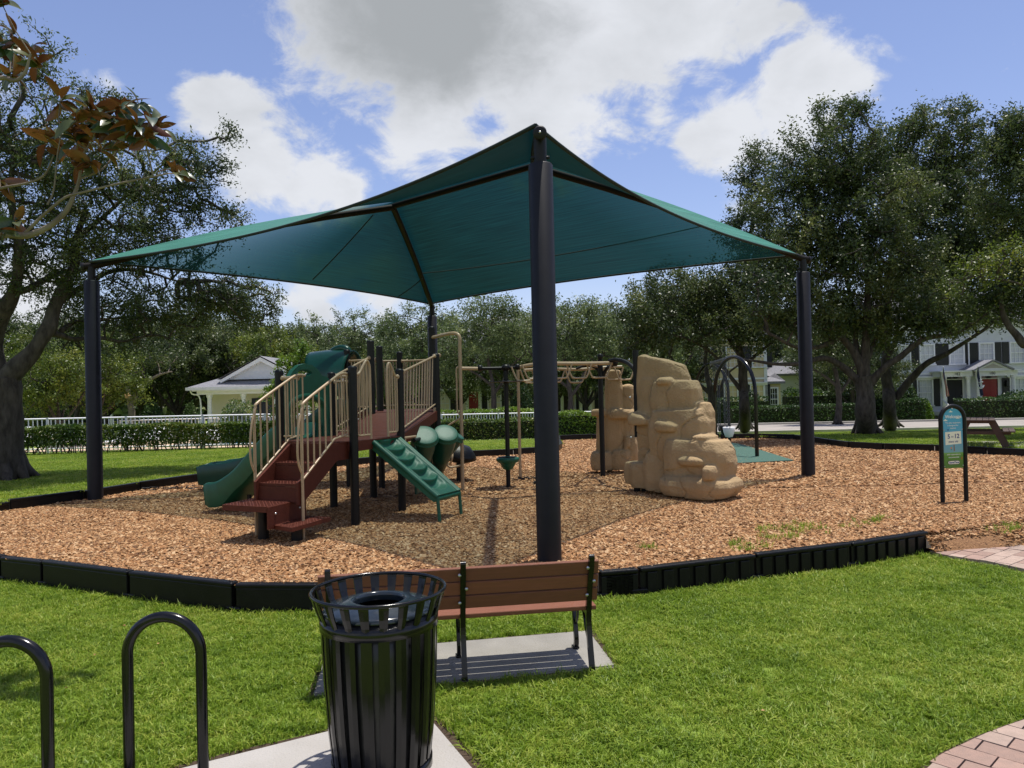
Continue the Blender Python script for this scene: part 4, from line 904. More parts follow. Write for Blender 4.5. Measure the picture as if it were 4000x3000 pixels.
# ------------------------------------------------------------------ climbing rocks
def rock(name, label, boxes, tf, thick, creases, seed):
    """boxes: (x0,x1,z0,z1, front, back, taper) in panel units; tf maps (x, depth, z) to world"""
    bm = bmesh.new(); rnd = random.Random(seed)
    for (x0, x1, z0, z1, f, b, tp, sk) in boxes:
        cx, cz, cy = (x0 + x1) / 2, (z0 + z1) / 2, (f + b) / 2; sx, sz, sy = x1 - x0, z1 - z0, b - f
        g = bmesh.ops.create_cube(bm, size=1); vs = g['verts']
        es = list({e for v in vs for e in v.link_edges})
        bmesh.ops.subdivide_edges(bm, edges=es, cuts=3, use_grid_fill=True)
        vs = [v for v in bm.verts if not v.tag]; 
        for v in vs:
            v.tag = True; x, y, z = v.co * 2
            # super-ellipsoid rounding; rock bellies out at mid height
            k = 1 - .14 * (z * z) * 1.0; q = 1.0
            rx = x * k; ry = y * (1 - .12 * z * z)
            if abs(x) > .9 and abs(y) > .9: rx *= .86; ry *= .86
            if z > .9: rx *= 1 - tp; ry *= 1 - tp * .8
            zz = z - (.10 * (rx * rx + ry * ry) * .5 if z > .9 else 0) + sk * x * (1 if z > .3 else 0)
            n_ = noise.noise(Vector((rx * 1.3 + seed, ry * 1.3 + cz, z * 1.3 + cx))) * .06
            v.co = Vector((cx + rx * sx / 2 * (1 + n_), cy + ry * sy / 2 * (1 + n_), cz + zz * sz / 2))
    me = bpy.data.meshes.new('tmp'); bm.to_mesh(me); bm.free(); ob = bpy.data.objects.new('tmp', me); COL.objects.link(ob)
    md = ob.modifiers.new('r', 'REMESH'); md.mode = 'VOXEL'; md.voxel_size = .019; md.use_smooth_shade = True
    sm = ob.modifiers.new('s', 'SMOOTH'); sm.factor = .5; sm.iterations = 2
    dg = bpy.context.evaluated_depsgraph_get(); ev = bpy.data.meshes.new_from_object(ob.evaluated_get(dg)); bpy.data.objects.remove(ob)
    co = np.empty(len(ev.vertices) * 3, 'f'); ev.vertices.foreach_get('co', co); co = co.reshape(-1, 3); no = np.empty_like(co).ravel(); ev.vertices.foreach_get('normal', no); no = no.reshape(-1, 3)
    out_ = []
    for p, n in zip(co, no):
        v = Vector(p); h = .020 * noise.noise(v * 2.2 + Vector((seed, 0, 0))) + .008 * noise.noise(v * 7)
        # cracks: thin grooves along warped zero lines of low-frequency noise, only in places
        w = v + Vector((noise.noise(v * 2.0), noise.noise(v * 2.0 + Vector((9, 9, 9))), noise.noise(v * 2 + Vector((4, 1, 7))))) * .22
        for s_, o_ in ((1.5, 0), (2.1, 5.3)):
            c = noise.noise(w * s_ + Vector((o_, o_, seed * 1.3))); gate_ = noise.noise(v * 1.1 + Vector((o_ + 3, seed, 1)))
            if gate_ > -.02: h -= .030 * max(0, 1 - abs(c) * 44) * min(1, (gate_ + .02) * 9); h += .009 * (1 if c > 0 else 0) * min(1, (gate_ + .02) * 9)
        q = v + Vector(n) * h; out_.append(tf(q.x, q.y, q.z))
    o = thing(name, label, 'climbing rock', tuple(tf(0, 0, 0)), world=True)
    m = MB(); m.v = [tuple(p) for p in out_]; m.f = [tuple(pl_.vertices) for pl_ in ev.polygons]; m.sm = [True] * len(m.f); m.mi = [0] * len(m.f)
    bpy.data.meshes.remove(ev)
    m.build('rock_face', MT['rock'], o); return o
# near rock: pixel outline of the photo turned into panel units; panel line runs from left-far to right-near
RA, RBv = Vector((2.06, 13.15, 0)), Vector((3.62, 11.75, 0)); rd = (RBv - RA).normalized(); rn = Vector((rd.y, -rd.x, 0))   # rn: towards camera
LR = (RBv - RA).length
def rx(u, v=1700):      # panel coordinate for a pixel column
    d = ray(u, v); k = d.x / d.y; t = (k * RA.y - RA.x) / (rd.x - k * rd.y); return t
def rz(u, v):
    t = rx(u, v); Y = (RA + rd * t).y; return W(u, v, Y).z
def zz(a, b): return 1650 + a / 1.7015, 1250 + b / 1.7015
def bx2(a0, a1, b0, b1, f, b, tp=.06, sk=0.0):
    u0, v0 = zz(a0, b0); u1, v1 = zz(a1, b1); um = (u0 + u1) / 2
    return (rx(u0, (v0 + v1) / 2), rx(u1, (v0 + v1) / 2), rz(um, v1), rz(um, v0), f, b, tp, sk)
boxes = [bx2(1428, 1500, 222, 1010, -.06, .22, .0), bx2(1440, 1760, 262, 500, -.06, .22, .05, -.32), bx2(1440, 1640, 380, 900, -.10, .22, .02),
         bx2(1525, 1845, 402, 640, -.19, .24, .06, .0), bx2(1700, 1918, 548, 800, -.16, .24, .06), bx2(1532, 1930, 590, 935, -.31, .26, .05, .04),
         bx2(1655, 2072, 790, 1070, -.46, .30, .05), bx2(1645, 2110, 1020, 1158, -.58, .34, .07), bx2(1358, 1450, 938, 1085, -.16, .16, .06), bx2(1410, 1560, 945, 1112, -.24, .2, .08), bx2(1508, 1675, 868, 1130, -.30, .2, .14),
         bx2(1402, 1545, 618, 692, -.27, .1, .25, -.45), bx2(1612, 1758, 668, 732, -.42, -.1, .3, -.35), bx2(1858, 1965, 757, 800, -.40, .1, .3), bx2(1962, 2048, 948, 1040, -.60, -.1, .15), bx2(1590, 1690, 384, 430, -.24, .1, .25), bx2(1790, 1970, 900, 950, -.54, -.1, .2, .1)]
tfr = lambda x, y, z: Vector((RA.x + rd.x * x - rn.x * y, RA.y + rd.y * x - rn.y * y, z))
rk = rock('climbing_rock', 'large tan stacked boulder climbing wall nearest the front post', boxes, tfr, .4, None, 3)
for u, v in ((2491, 1905), (2520, 1915), (2808, 1938)):
    t = rx(u, v); p = RA + rd * t; m = MB(); m.tube([(p.x, p.y + .05, .1), (p.x, p.y + .05, .6)], .06, 12); m.build('footing_post', MT['black_steel'], rk)
m = MB(); p = RA + rd * .12; m.tube([(p.x, p.y, 1.2), (p.x, p.y, W(2500, 1380, p.y).z + .06)], .05, 14); m.build('post', MT['black_steel'], rk)
for v in (1405, 1552, 1708):
    p = RA + rd * .03; c = Vector((p.x, p.y, W(2497, v, p.y).z)) + rn * .07; m = MB(); m.lathe([(0, .012), (.016, .01), (.02, 0)], c, rn, 10); m.build('bolt', MT['bolt'], rk)
RA0, RB0_ = RA.copy(), RBv.copy()
RA, RBv = Vector((1.70, 16.2, 0)), Vector((3.2, 16.0, 0)); rd = (RBv - RA).normalized(); rn = Vector((rd.y, -rd.x, 0))
boxes = [bx2(1212, 1335, 328, 900, -.20, .18, .12), bx2(1322, 1412, 430, 900, -.16, .2, .1), bx2(1345, 1450, 570, 945, -.14, .22, .05), bx2(1225, 1430, 590, 652, -.34, .1, .12, -.25), bx2(1118, 1240, 590, 640, -.2, .1, .1), bx2(1155, 1235, 620, 900, -.1, .14, .05),
         bx2(1118, 1268, 872, 992, -.30, .12, .08), bx2(1252, 1390, 858, 988, -.30, .2, .08), bx2(1230, 1430, 640, 760, -.14, .2, .05), bx2(1340, 1435, 770, 965, -.24, .2, .06)]
tfr2 = lambda x, y, z, a=RA.copy(), d=rd.copy(), n=rn.copy(): Vector((a.x + d.x * x - n.x * y, a.y + d.y * x - n.y * y, z))
rk2 = rock('climbing_rock', 'smaller tan climbing rock tower standing behind, left of the large one', boxes, tfr2, .4, None, 11)
for t in (.35, 1.0):
    p = RA + rd * t; m = MB(); m.tube([(p.x, p.y, .1), (p.x, p.y, .6)], .06, 12); m.build('footing_post', MT['black_steel'], rk2)

# ------------------------------------------------------------------ swings
sw = thing('swing_set', 'arched black swing frame over the green rubber mat', 'swing set', (5.8, 19.6, MZ), world=True)
arches = []
for (xa, ya), (xb, yb), zt in (((6.02, 18.7), (5.52, 20.6), W(2862, 1394, 19.6).z), ((6.95, 24.3), (6.35, 26.2), W(2761, 1420, 25).z)):
    a, b = Vector((xa, ya, 0)), Vector((xb, yb, 0)); r = (b - a).length / 2; c = (a + b) / 2; d = (b - a).normalized(); zc = zt - r * 1.0
    pts = [a + Zv * .1, a + Zv * zc] + [c - d * (r * math.cos(t)) + Zv * (zc + r * math.sin(t)) for t in np.linspace(.15, math.pi - .15, 12)] + [b + Zv * zc, b + Zv * .1]
    m = MB(); m.tube(smooth_path(pts[1:-1], 2), .048, 14); m.tube([pts[0], pts[1]], .048, 14); m.tube([pts[-2], pts[-1]], .048, 14); m.build('arch', MT['black_gloss'], sw); arches.append((c, zt))
(ca, za), (cb, zb_) = arches
pa, pb = ca + Zv * (za - .0), cb + Zv * (zb_ - .0); m = MB(); m.tube([pa, pb], .04, 12); bmz = m.build('top_beam', MT['galv'], sw)
for t in np.linspace(.06, .94, 9): m = MB(); m.lathe([(.055, -.05), (.06, 0), (.055, .05)], pa.lerp(pb, t), (pb - pa), 12); m.build('beam_clamp', MT['galv'], bmz)
def chain(a, b, n, parent):
    m = MB(); d = (b - a) / n; dn = d.normalized(); s1, s2 = frame_of(dn)
    for i in range(n):
        c = a + d * (i + .5); s = s1 if i % 2 else s2; L_ = d.length * .62; w = .014
        m.tube([c + dn * L_, c + dn * L_ * .5 + s * w, c - dn * L_ * .5 + s * w, c - dn * L_, c - dn * L_ * .5 - s * w, c + dn * L_ * .5 - s * w], .0055, 4, closed=True)
    return m.build('chain', MT['galv'], parent)
for i, (t, mtn, lab) in enumerate(((.22, 'plastic_white', 'pale toddler bucket swing seat hanging from the beam'), (.36, 'black_plastic', 'black toddler bucket swing seat beside the pale one'))):
    p = pa.lerp(pb, t); zs = .62; d = (pb - pa); d.z = 0; d.normalize(); o_ = thing('bucket_swing', lab, 'swing', (p.x, p.y, zs), world=True, group='swings on the arched frame')
    s = Vector((d.y, -d.x, 0))
    m = MB(); m.lathe([(.02, -.22), (.10, -.20), (.15, -.06), (.165, .06), (.155, .07), (.14, .05), (.12, -.05), (.02, -.14)], (p.x, p.y, zs + .22), seg=18); m.build('bucket', MT[mtn], o_)
    for sgn in (-1, 1): chain(Vector((p.x, p.y, zs + .27)) + d * .17 * sgn, Vector((p.x, p.y, p.z)) + d * .25 * sgn, 34, o_)
for t in (.62, .80):
    p = pa.lerp(pb, t); zs = .70; d = (pb - pa); d.z = 0; d.normalize(); o_ = thing('belt_swing', 'black belt swing ' + ('third' if t < .7 else 'farthest') + ' along the beam', 'swing', (p.x, p.y, zs), world=True, group='swings on the arched frame')
    m = MB(); m.tube([Vector((p.x, p.y, zs + .12)) - d * .25, Vector((p.x, p.y, zs)) - d * .14, Vector((p.x, p.y, zs - .02)), Vector((p.x, p.y, zs)) + d * .14, Vector((p.x, p.y, zs + .12)) + d * .25], .03, 8); m.build('belt', MT['black_plastic'], o_)
    for sgn in (-1, 1): chain(Vector((p.x, p.y, zs + .13)) + d * .25 * sgn, Vector((p.x, p.y, p.z)) + d * .27 * sgn, 34, o_)
mat_poly = [tuple(G(u, v, .29)[:2]) for u, v in [(3100, 1797), (2905, 1737), (2780, 1716)]] + [(5.5, 25.5), (3.3, 20.4), (4.2, 17.0)]
g = MB(); g.prism(mat_poly, .235, .29); g.build('rubber_mat', MT['rubber']); tag(bpy.data.objects['rubber_mat'], 'dark green rubber surface mat under the swings', 'mat')

# ------------------------------------------------------------------ welcome sign
sa, sb = G(3683, 1968, .25), G(3775, 1963, .25); d = (sb - sa); d.z = 0; Ls = d.length; d.normalize(); fn = Vector((d.y, -d.x, 0))
sg = thing('welcome_sign', 'arched green and blue welcome sign on a black hoop in the wood chips', 'sign', ((sa.x + sb.x) / 2, (sa.y + sb.y) / 2, .25), math.atan2(d.y, d.x))
ht = W(3728, 1578, sa.y).z - .25; r = Ls / 2; hz = ht - r - .03
pts = [(-r, 0, -.1), (-r, 0, hz)] + [(-r * math.cos(t), 0, hz + r * math.sin(t)) for t in np.linspace(.12, math.pi - .12, 14)] + [(r, 0, hz), (r, 0, -.1)]
m = MB(); m.tube(pts, .031, 16); m.build('hoop_frame', MT['black_steel'], sg)
bw = r - .035; z0b = W(3728, 1829, sa.y).z - .25; zs_ = hz
def signmat():
    m = bpy.data.materials.new('sign_print'); m.use_nodes = True; nt = m.node_tree; ns = nt.nodes; ls = nt.links; b = ns['Principled BSDF']; b.inputs['Roughness'].default_value = .4
    tcn = ns.new('ShaderNodeTexCoord'); sp = ns.new('ShaderNodeSeparateXYZ'); ls.new(tcn.outputs['Object'], sp.inputs[0]); rp = ns.new('ShaderNodeValToRGB')
    n = ns.new('ShaderNodeTexNoise'); n.inputs['Scale'].default_value = 120; ls.new(tcn.outputs['Object'], n.inputs['Vector'])
    ma = ns.new('ShaderNodeMath'); ma.operation = 'MULTIPLY_ADD'; ls.new(n.outputs['Fac'], ma.inputs[0]); ma.inputs[1].default_value = .03; ls.new(sp.outputs['Z'], ma.inputs[2])
    mr = ns.new('ShaderNodeMapRange'); ls.new(ma.outputs[0], mr.inputs[0]); mr.inputs[1].default_value = z0b; mr.inputs[2].default_value = hz + bw
    ls.new(mr.outputs[0], rp.inputs[0]); e = rp.color_ramp.elements
    e[0].position = 0; e[0].color = (.07, .17, .025, 1); e[1].position = 1; e[1].color = (.06, .36, .55, 1)
    for p_, c in ((.22, (.10, .24, .03, 1)), (.27, (.16, .34, .06, 1)), (.285, (.18, .36, .42, 1)), (.55, (.10, .36, .55, 1))): x = e.new(p_); x.color = c
    ls.new(rp.outputs[0], b.inputs['Base Color']); return m
outl = [(-bw, z0b), (bw, z0b), (bw, hz)] + [(bw * math.cos(t), hz + bw * math.sin(t)) for t in np.linspace(.1, math.pi - .1, 16)] + [(-bw, hz)]
m = MB(); m.prism(outl, -.006, .006, lambda a, b, z: Vector((a, z, b))); brd = m.build('sign_board', signmat(), sg)
def flat(name, col): return mat(name, col, .5)
INK_W, INK_N, INK_C = flat('ink_white', (.82, .82, .78)), flat('ink_navy', (.02, .03, .22)), flat('ink_cream', (.82, .80, .66))
def plate(poly, col, y, name, th=.001):
    m = MB(); m.prism(poly, y - th, y, lambda a, b, z: Vector((a, z, b))); return m.build(name, col, brd)
def text(s, size, x, z, col, y, name='lettering', align='CENTER', parent=None, rot=None, ext=.0005, bold=0.0):
    cu_ = bpy.data.curves.new(name, 'FONT'); cu_.body = s; cu_.size = size; cu_.align_x = align; cu_.align_y = 'CENTER'; cu_.extrude = ext; cu_.offset = bold; cu_.resolution_u = 3
    t = bpy.data.objects.new('t', cu_); COL.objects.link(t); dg = bpy.context.evaluated_depsgraph_get(); me = bpy.data.meshes.new_from_object(t.evaluated_get(dg)); bpy.data.objects.remove(t)
    me.materials.clear(); me.materials.append(col); me.name = name
    return link(name, me, parent if parent is not None else brd, (x, y, z), rot or (R(90), 0, 0))
hgt = hz + bw - z0b; fz = lambda v: z0b + (1829 - v) / (1829 - 1592) * hgt     # photo row to height on the board
text('Welcome', .068, .008, fz(1625), INK_W, -.0085, bold=.0014)
for i, s in enumerate(('This play equipment', 'is designed for', 'children')): text(s, .031, .0, fz(1649 + i * 10.8), INK_W, -.0075, bold=.0002)
plate([(-bw * .80, fz(1737)), (bw * .84, fz(1733)), (bw * .80, fz(1683)), (-bw * .82, fz(1686))], INK_C, -.0062, 'number_card')
text('5', .088, -.073, fz(1704), INK_N, -.0085, bold=.002); text('to', .044, -.014, fz(1704), INK_N, -.0085); text('12', .088, .058, fz(1703), INK_N, -.0085, bold=.002)
text('years old', .043, 0, fz(1724), INK_N, -.0085, bold=.0003)
plate([(.006, fz(1762)), (.020, fz(1762)), (.018, fz(1737)), (.004, fz(1737))], flat('stake_brown', (.22, .09, .03)), -.0062, 'stake')
text('adult supervision is', .029, 0, fz(1775), INK_W, -.0075, bold=.0002); text('recommended', .030, 0, fz(1786), INK_W, -.0075, bold=.0002)
def pill(w, h, col, y, name, zc):
    p = [(w / 2 - h / 2 + h / 2 * math.cos(t), zc + h / 2 * math.sin(t)) for t in np.linspace(-math.pi / 2, math.pi / 2, 8)] + [(-w / 2 + h / 2 + h / 2 * math.cos(t), zc + h / 2 * math.sin(t)) for t in np.linspace(math.pi / 2, 1.5 * math.pi, 8)]
    plate(p, col, y, name)
pill(.20, .058, MT['shutter'], -.0062, 'logo_border', fz(1807)); pill(.188, .046, INK_C, -.0075, 'logo_field', fz(1807))
text('GameTime', .038, 0, fz(1807), INK_N, -.009, 'logo', bold=.0012)
for cx, cz, k in ((-.03, fz(1607), .03), (.085, fz(1633), .030), (-.120, fz(1641), .032)):
    p = [(cx - k, cz), (cx + k, cz), (cx + k * .9, cz + k * .35), (cx + k * .35, cz + k * .45), (cx + k * .1, cz + k * .85), (cx - k * .35, cz + k * .75), (cx - k * .55, cz + k * .35), (cx - k * .95, cz + k * .3)]
    plate(p, INK_C, -.0062, 'printed_cloud')
plate([(-.09, fz(1679)), (-.105, fz(1672)), (-.088, fz(1676)), (-.068, fz(1673)), (-.078, fz(1681))], INK_N, -.0062, 'printed_bird')
plate([(-.035 + .013 * math.cos(t), fz(1749) + .013 * math.sin(t)) for t in np.linspace(0, 6.28, 9)[:-1]], flat('orange_flower', (.7, .22, .02)), -.0062, 'printed_flower')
plate([(-.045, fz(1755)), (-.02, fz(1753)), (-.04, fz(1759))], flat('leaf_print', (.02, .16, .12)), -.0062, 'printed_leaf')
plate([(.125, fz(1787)), (.145, fz(1785)), (.14, fz(1797)), (.128, fz(1796))], flat('red_mark', (.45, .08, .02)), -.0062, 'printed_butterfly')
for x, z in ((-bw + .008, fz(1677)), (bw - .008, fz(1676)), (-bw + .008, fz(1823)), (bw - .008, fz(1820)), (0, fz(1594))):
    m = MB(); m.lathe([(0, .008), (.007, .006), (.009, 0)], (x, -.006, z), (0, -1, 0), 8); m.build('bolt', MT['bolt'], brd)

# ------------------------------------------------------------------ picnic table
c = W(3829, 1744, 18.35); c.z = .41
pt = thing('picnic_table', 'weathered wooden picnic table on a slab under the oaks', 'picnic table', (c.x + .34, c.y + .55, .42), R(-32)); pt.scale = (.87, .87, .87)
for i in range(5): m = MB(); m.box((-.30 + i * .15, 0, .745), (.14, 1.85, .04), bev=.006); m.build('table_board', MT['picnic'], pt)
for sx in (-1, 1):
    for k in range(2): m = MB(); m.box((sx * (.62 + k * .145), 0, .44), (.135, 1.85, .04), bev=.006); m.build('seat_board', MT['picnic'], pt)
    for y in (-.68, .68):
        m = MB(); a = Vector((sx * .28, y, .73)); b = Vector((sx * .62, y, 0)); dd = (b - a).normalized(); nn = Vector((dd.z, 0, -dd.x)) * .085
        m.add([a + nn + Vector((0, -.02, 0)), a - nn + Vector((0, -.02, 0)), b - nn + Vector((0, -.02, 0)), b + nn + Vector((0, -.02, 0)), a + nn + Vector((0, .02, 0)), a - nn + Vector((0, .02, 0)), b - nn + Vector((0, .02, 0)), b + nn + Vector((0, .02, 0))], [(0, 1, 2, 3), (7, 6, 5, 4), (0, 4, 5, 1), (2, 6, 7, 3), (1, 5, 6, 2), (0, 3, 7, 4)])
        m.build('leg', MT['picnic'], pt)
    m = MB(); m.box((0, sx * .66, .39), (1.46, .04, .09)); m.build('cross_beam', MT['picnic'], pt)
    m = MB(); m.box((0, sx * .66, .70), (.70, .04, .08)); m.build('cleat', MT['picnic'], pt)
slab('picnic_slab', [(c.x - .35, c.y + .62), (c.x + 1.6, c.y - .35), (c.x + 2.5, c.y + 1.2), (c.x + .4, c.y + 2.3)], .30, .118, MT['concrete'])

# ------------------------------------------------------------------ bench
p0, p1 = G(1815, 2655, .025), G(2310, 2615, .025); d = (p1 - p0); d.z = 0; spb = d.length; d.normalize(); ang = math.atan2(d.y, d.x)
bn = thing('park_bench', 'brown slatted bench with black iron frames seen from behind', 'bench', (p0.x, p0.y, .02), ang)
x0, x1 = -spb - .07, spb + .06
ft = MB()
def flatbar(pts, w, th, name, x, parent=bn):
    """cast frame member in the y-z plane"""
    P = smooth_path([(0, a, b) for a, b in pts], 5); m = MB(); n = len(P); vs = []
    for i, p in enumerate(P):
        dd = (P[min(i + 1, n - 1)] - P[max(i - 1, 0)]).normalized(); nn = Vector((0, -dd.z, dd.y)) * (w / 2)
        for s in (-1, 1):
            for q in (-1, 1): vs.append(Vector((x + q * th / 2, 0, 0)) + p + nn * s)
    fs = []
    for i in range(n - 1):
        a = i * 4; b = a + 4; fs += [(a, a + 1, b + 1, b), (a + 1, a + 3, b + 3, b + 1), (a + 3, a + 2, b + 2, b + 3), (a + 2, a, b, b + 2)]
    fs += [(0, 2, 3, 1), ((n - 1) * 4, (n - 1) * 4 + 1, (n - 1) * 4 + 3, (n - 1) * 4 + 2)]
    m.add(vs, fs); return m.build(name, MT['black_gloss'], parent)
for x in (-spb, 0, spb):
    f0 = flatbar([(-.02, 0), (-.015, .05), (.03, .22), (.05, .36), (.035, .46), (.0, .60), (-.055, .75), (-.085, .835)], .034, .038, 'frame', x)
    m = MB(); m.tube([(x - .019, -.083, .835), (x + .019, -.083, .835)], .018, 10); m.build('frame_knob', MT['black_gloss'], f0)
    flatbar([(.045, .40), (.22, .405), (.44, .415), (.52, .44)], .035, .03, 'seat_arm', x, f0)
    flatbar([(.50, .42), (.515, .30), (.47, .16), (.455, .06), (.49, .0)], .034, .034, 'front_leg', x, f0)
    flatbar([(.06, .20), (.14, .26), (.20, .36), (.30, .40)], .018, .016, 'scroll', x, f0); flatbar([(.46, .20), (.40, .27), (.37, .36), (.34, .40)], .018, .016, 'scroll', x, f0)
    for yy in (-.02, .49): m = MB(); m.box((x, yy, .008), (.05, .07, .016), bev=.004); m.build('foot', MT['black_gloss'], f0)
    for k, z in enumerate((.548, .651, .754)):
        m = MB(); yb = .02 - (z - .45) * .26; m.lathe([(0, .012), (.011, .009), (.013, 0)], (x + (.024 if k == 1 else -.024), yb - .008, z), (0, -1, .2), 10); m.build('bolt', MT['bolt'], f0)
for k, z in enumerate((.548, .651, .754)):
    yb = .048 - (z - .45) * .26; m = MB(); m.box((0, 0, 0), (x1 - x0, .034, .098), bev=.007); part('back_slat', m.mesh('slat', MT['wood']), bn, ((x0 + x1) / 2, yb, z), (R(14), 0, 0))
for k in range(4):
    m = MB(); m.box((0, 0, 0), (x1 - x0, .108, .034), bev=.007); part('seat_slat', m.mesh('slat', MT['wood']), bn, ((x0 + x1) / 2, .10 + k * .118, .437), (R(2), 0, 0))

# ------------------------------------------------------------------ trash can
cx, cy = -.752, 4.13
tcn_ = thing('trash_can', 'glossy black slatted steel trash can with flared rim and open lid', 'trash can', (cx, cy, .03))
N = 22
def slat_mesh(flare):
    m = MB(); hw = .0265
    if flare: prof = [(.312, .80, .020), (.322, .835, .020), (.340, .88, .023), (.356, .935, .026), (.358, .948, .026)]
    else: prof = [(.262, .035, hw), (.285, .25, hw), (.302, .50, hw + .001), (.310, .70, hw + .002), (.312, .79, hw + .002)]
    vs = []
    for r_, z, w in prof: vs += [(r_, -w, z), (r_ + .003, 0, z), (r_, w, z), (r_ - .006, w, z), (r_ - .003, 0, z), (r_ - .006, -w, z)]
    fs = [(i * 6 + k, i * 6 + (k + 1) % 6, i * 6 + 6 + (k + 1) % 6, i * 6 + 6 + k) for i in range(len(prof) - 1) for k in range(6)] + [tuple(range(6))[::-1], tuple(range((len(prof) - 1) * 6, len(prof) * 6))]
    m.add(vs, fs); return m.mesh('slat', MT['black_gloss'])
sm1, sm2 = slat_mesh(False), slat_mesh(True)
for i in range(N):
    a = 2 * math.pi * (i + .35) / N; link('slat', sm1, tcn_, (0, 0, 0), a); link('flared_slat', sm2, tcn_, (0, 0, 0), a)
def ringt(r_, z, t, name, h=None):
    m = MB()
    if h: m.lathe([(r_ - t, z), (r_, z), (r_, z + h), (r_ - t, z + h), (r_ - t, z)], seg=56)
    else: m.tube([(r_ * math.cos(a), r_ * math.sin(a), z) for a in np.linspace(0, 2 * math.pi, 57)[:-1]], t, 10, closed=True)
    return m.build(name, MT['black_gloss'], tcn_)
ringt(.360, .955, .0105, 'rim'); ringt(.319, .765, .006, 'band', .062); ringt(.272, .0, .010, 'base_ring', .05)
m = MB(); m.lathe([(.0, .02), (.235, .02), (.245, .05), (.285, .60), (.29, .84), (.28, .84), (.27, .60), (.23, .06), (0, .04)], seg=48); m.build('liner', mat('liner_plastic', (.010, .010, .011), .35, (.016, .016, .018), 8, bump=.4, bscale=9), tcn_)
m = MB(); m.lathe([(.302, .848), (.302, .862), (.285, .872), (.20, .895), (.150, .905), (.138, .902), (.134, .885), (.134, .86)], seg=56); m.build('lid', mat('lid_enamel', (.012, .018, .024), .14, (.02, .028, .036), 20), tcn_)
m = MB()
for k in range(3):
    a = k * 2.1; m.tube(smooth_path([(.12 * math.cos(a), .12 * math.sin(a), .78), (.05 * math.cos(a + 1), .05 * math.sin(a + 1), .80), (.12 * math.cos(a + 2), .12 * math.sin(a + 2), .775)], 5), .03, 8)
m.build('bin_bag', mat('bin_bag', (.015, .015, .016), .3), tcn_)
# ------------------------------------------------------------------ bike hoops
for (ul, ur, vt, Y, lab) in ((502, 790, 2388, 4.12, 'black steel bike hoop standing closer to the trash can'), (-110, 185, 2480, 3.70, 'black steel bike hoop cut off at the left picture edge')):
    a, b = W(ul, 2800, Y), W(ur, 2800, Y); zt = W((ul + ur) / 2, vt, Y).z - .03; r_ = (b.x - a.x) / 2; cxx = (a.x + b.x) / 2
    o = thing('bike_hoop', lab, 'bike rack', (cxx, Y, 0), 0, 'black bike hoops')
    m = MB(); m.tube([(-r_, 0, -.05), (-r_, 0, .3), (-r_, 0, zt - r_)] + [(-r_ * math.cos(t), 0, zt - r_ + r_ * math.sin(t)) for t in np.linspace(.08, math.pi - .08, 24)] + [(r_, 0, zt - r_), (r_, 0, .3), (r_, 0, -.05)], .0295, 18); m.build('tube', MT['black_gloss'], o)
# fallen leaves and chips on the lawn and slab
for i, (u, v) in enumerate(((485, 2443), (618, 2514), (632, 2591), (260, 2686), (370, 2557), (2980, 2775))):
    p = G(u, v, .05); m = MB(); m.add([(-.014, 0, 0), (0, -.008, .004), (.016, 0, .001), (0, .009, .005)], [(0, 1, 2, 3)]); o = m.build('fallen_leaf', flat('dry_leaf', (.42, .24, .10) if i % 2 else (.30, .12, .05))); o.location = p; o.rotation_euler = (.2, .1, i * 1.3)
    tag(o, ('brown dry leaf on the grass left of the taller bike hoop top', 'tan dry leaf seen through the bike hoop near its top', 'brown dry leaf seen low through the bike hoop', 'tan dry leaf lowest of those between the two bike hoops', 'brown dry leaf above the tan one between the two bike hoops', 'tan dry leaf alone on the right-hand lawn')[i], 'leaf', 'dry leaves on the lawn')
for u, v, r_ in ((600, 1912, .33), (745, 1908, .42), (2062, 1872, .22), (2105, 1888, .14)):
    p = G(u, v, .27); m = MB(); rnd = random.Random(int(u))
    for k in range(26):
        a = Vector((rnd.uniform(-1, 1) * r_, rnd.uniform(-.35, .35) * r_, rnd.uniform(0, .03))); b = a + Vector((rnd.uniform(-.12, .12), rnd.uniform(-.12, .12), rnd.uniform(-.01, .04)))
        m.tube([a, b], .008, 4)
    o = m.build('dark_debris', MT['black_plastic']); o.location = p; tag(o, {600: 'scrap of torn black liner fabric on the chips at left', 745: 'torn black liner fabric just left of the slide exit', 2062: 'black liner scrap beside the thin tan pole', 2105: 'smallest black liner scrap near the front post'}[u], 'debris')

# ------------------------------------------------------------------ road, paths, pool side
def strip(name, pts, m, zoff=.012, n=1):
    g = MB(); vs = []
    for (a, b) in pts: 
        for (x, y) in (a, b): vs.append((x, y, gz(x, y) + zoff))
    g.add(vs, [(2 * i, 2 * i + 1, 2 * i + 3, 2 * i + 2) for i in range(len(pts) - 1)]); return kind(g.build(name, m), 'structure')
def ry(x): return 34.3 - .055 * (x - 10)
xs = [-6 + 3 * i for i in range(27)]
strip('road', [((x, ry(x)), (x, ry(x) + 7.2)) for x in xs], MT['asphalt'], .02)
for off, nm in ((-.35, 'kerb'), (7.2, 'kerb')):
    g = MB()
    for i in range(len(xs) - 1):
        a = (xs[i] + xs[i + 1]) / 2; y = ry(a) + off + .17; g.box((a, y, gz(a, y) + .03), (3.0, .34, .16), math.atan2(-.055, 1))
    kind(g.build(nm, MT['kerb']), 'structure')
strip('pavement', [((x, ry(x) + 8.4), (x, ry(x) + 9.4)) for x in xs], MT['path_conc'], .025)
strip('path', [((9.6, 41.2), (11.2, 41.2)), ((11.4, 46), (12.8, 46)), ((14.6, 53), (15.9, 53))], MT['path_conc'], .03)
strip('path', [((27.0, 41), (28.3, 41)), ((27.6, 49.6), (28.9, 49.6))], MT['path_conc'], .03)
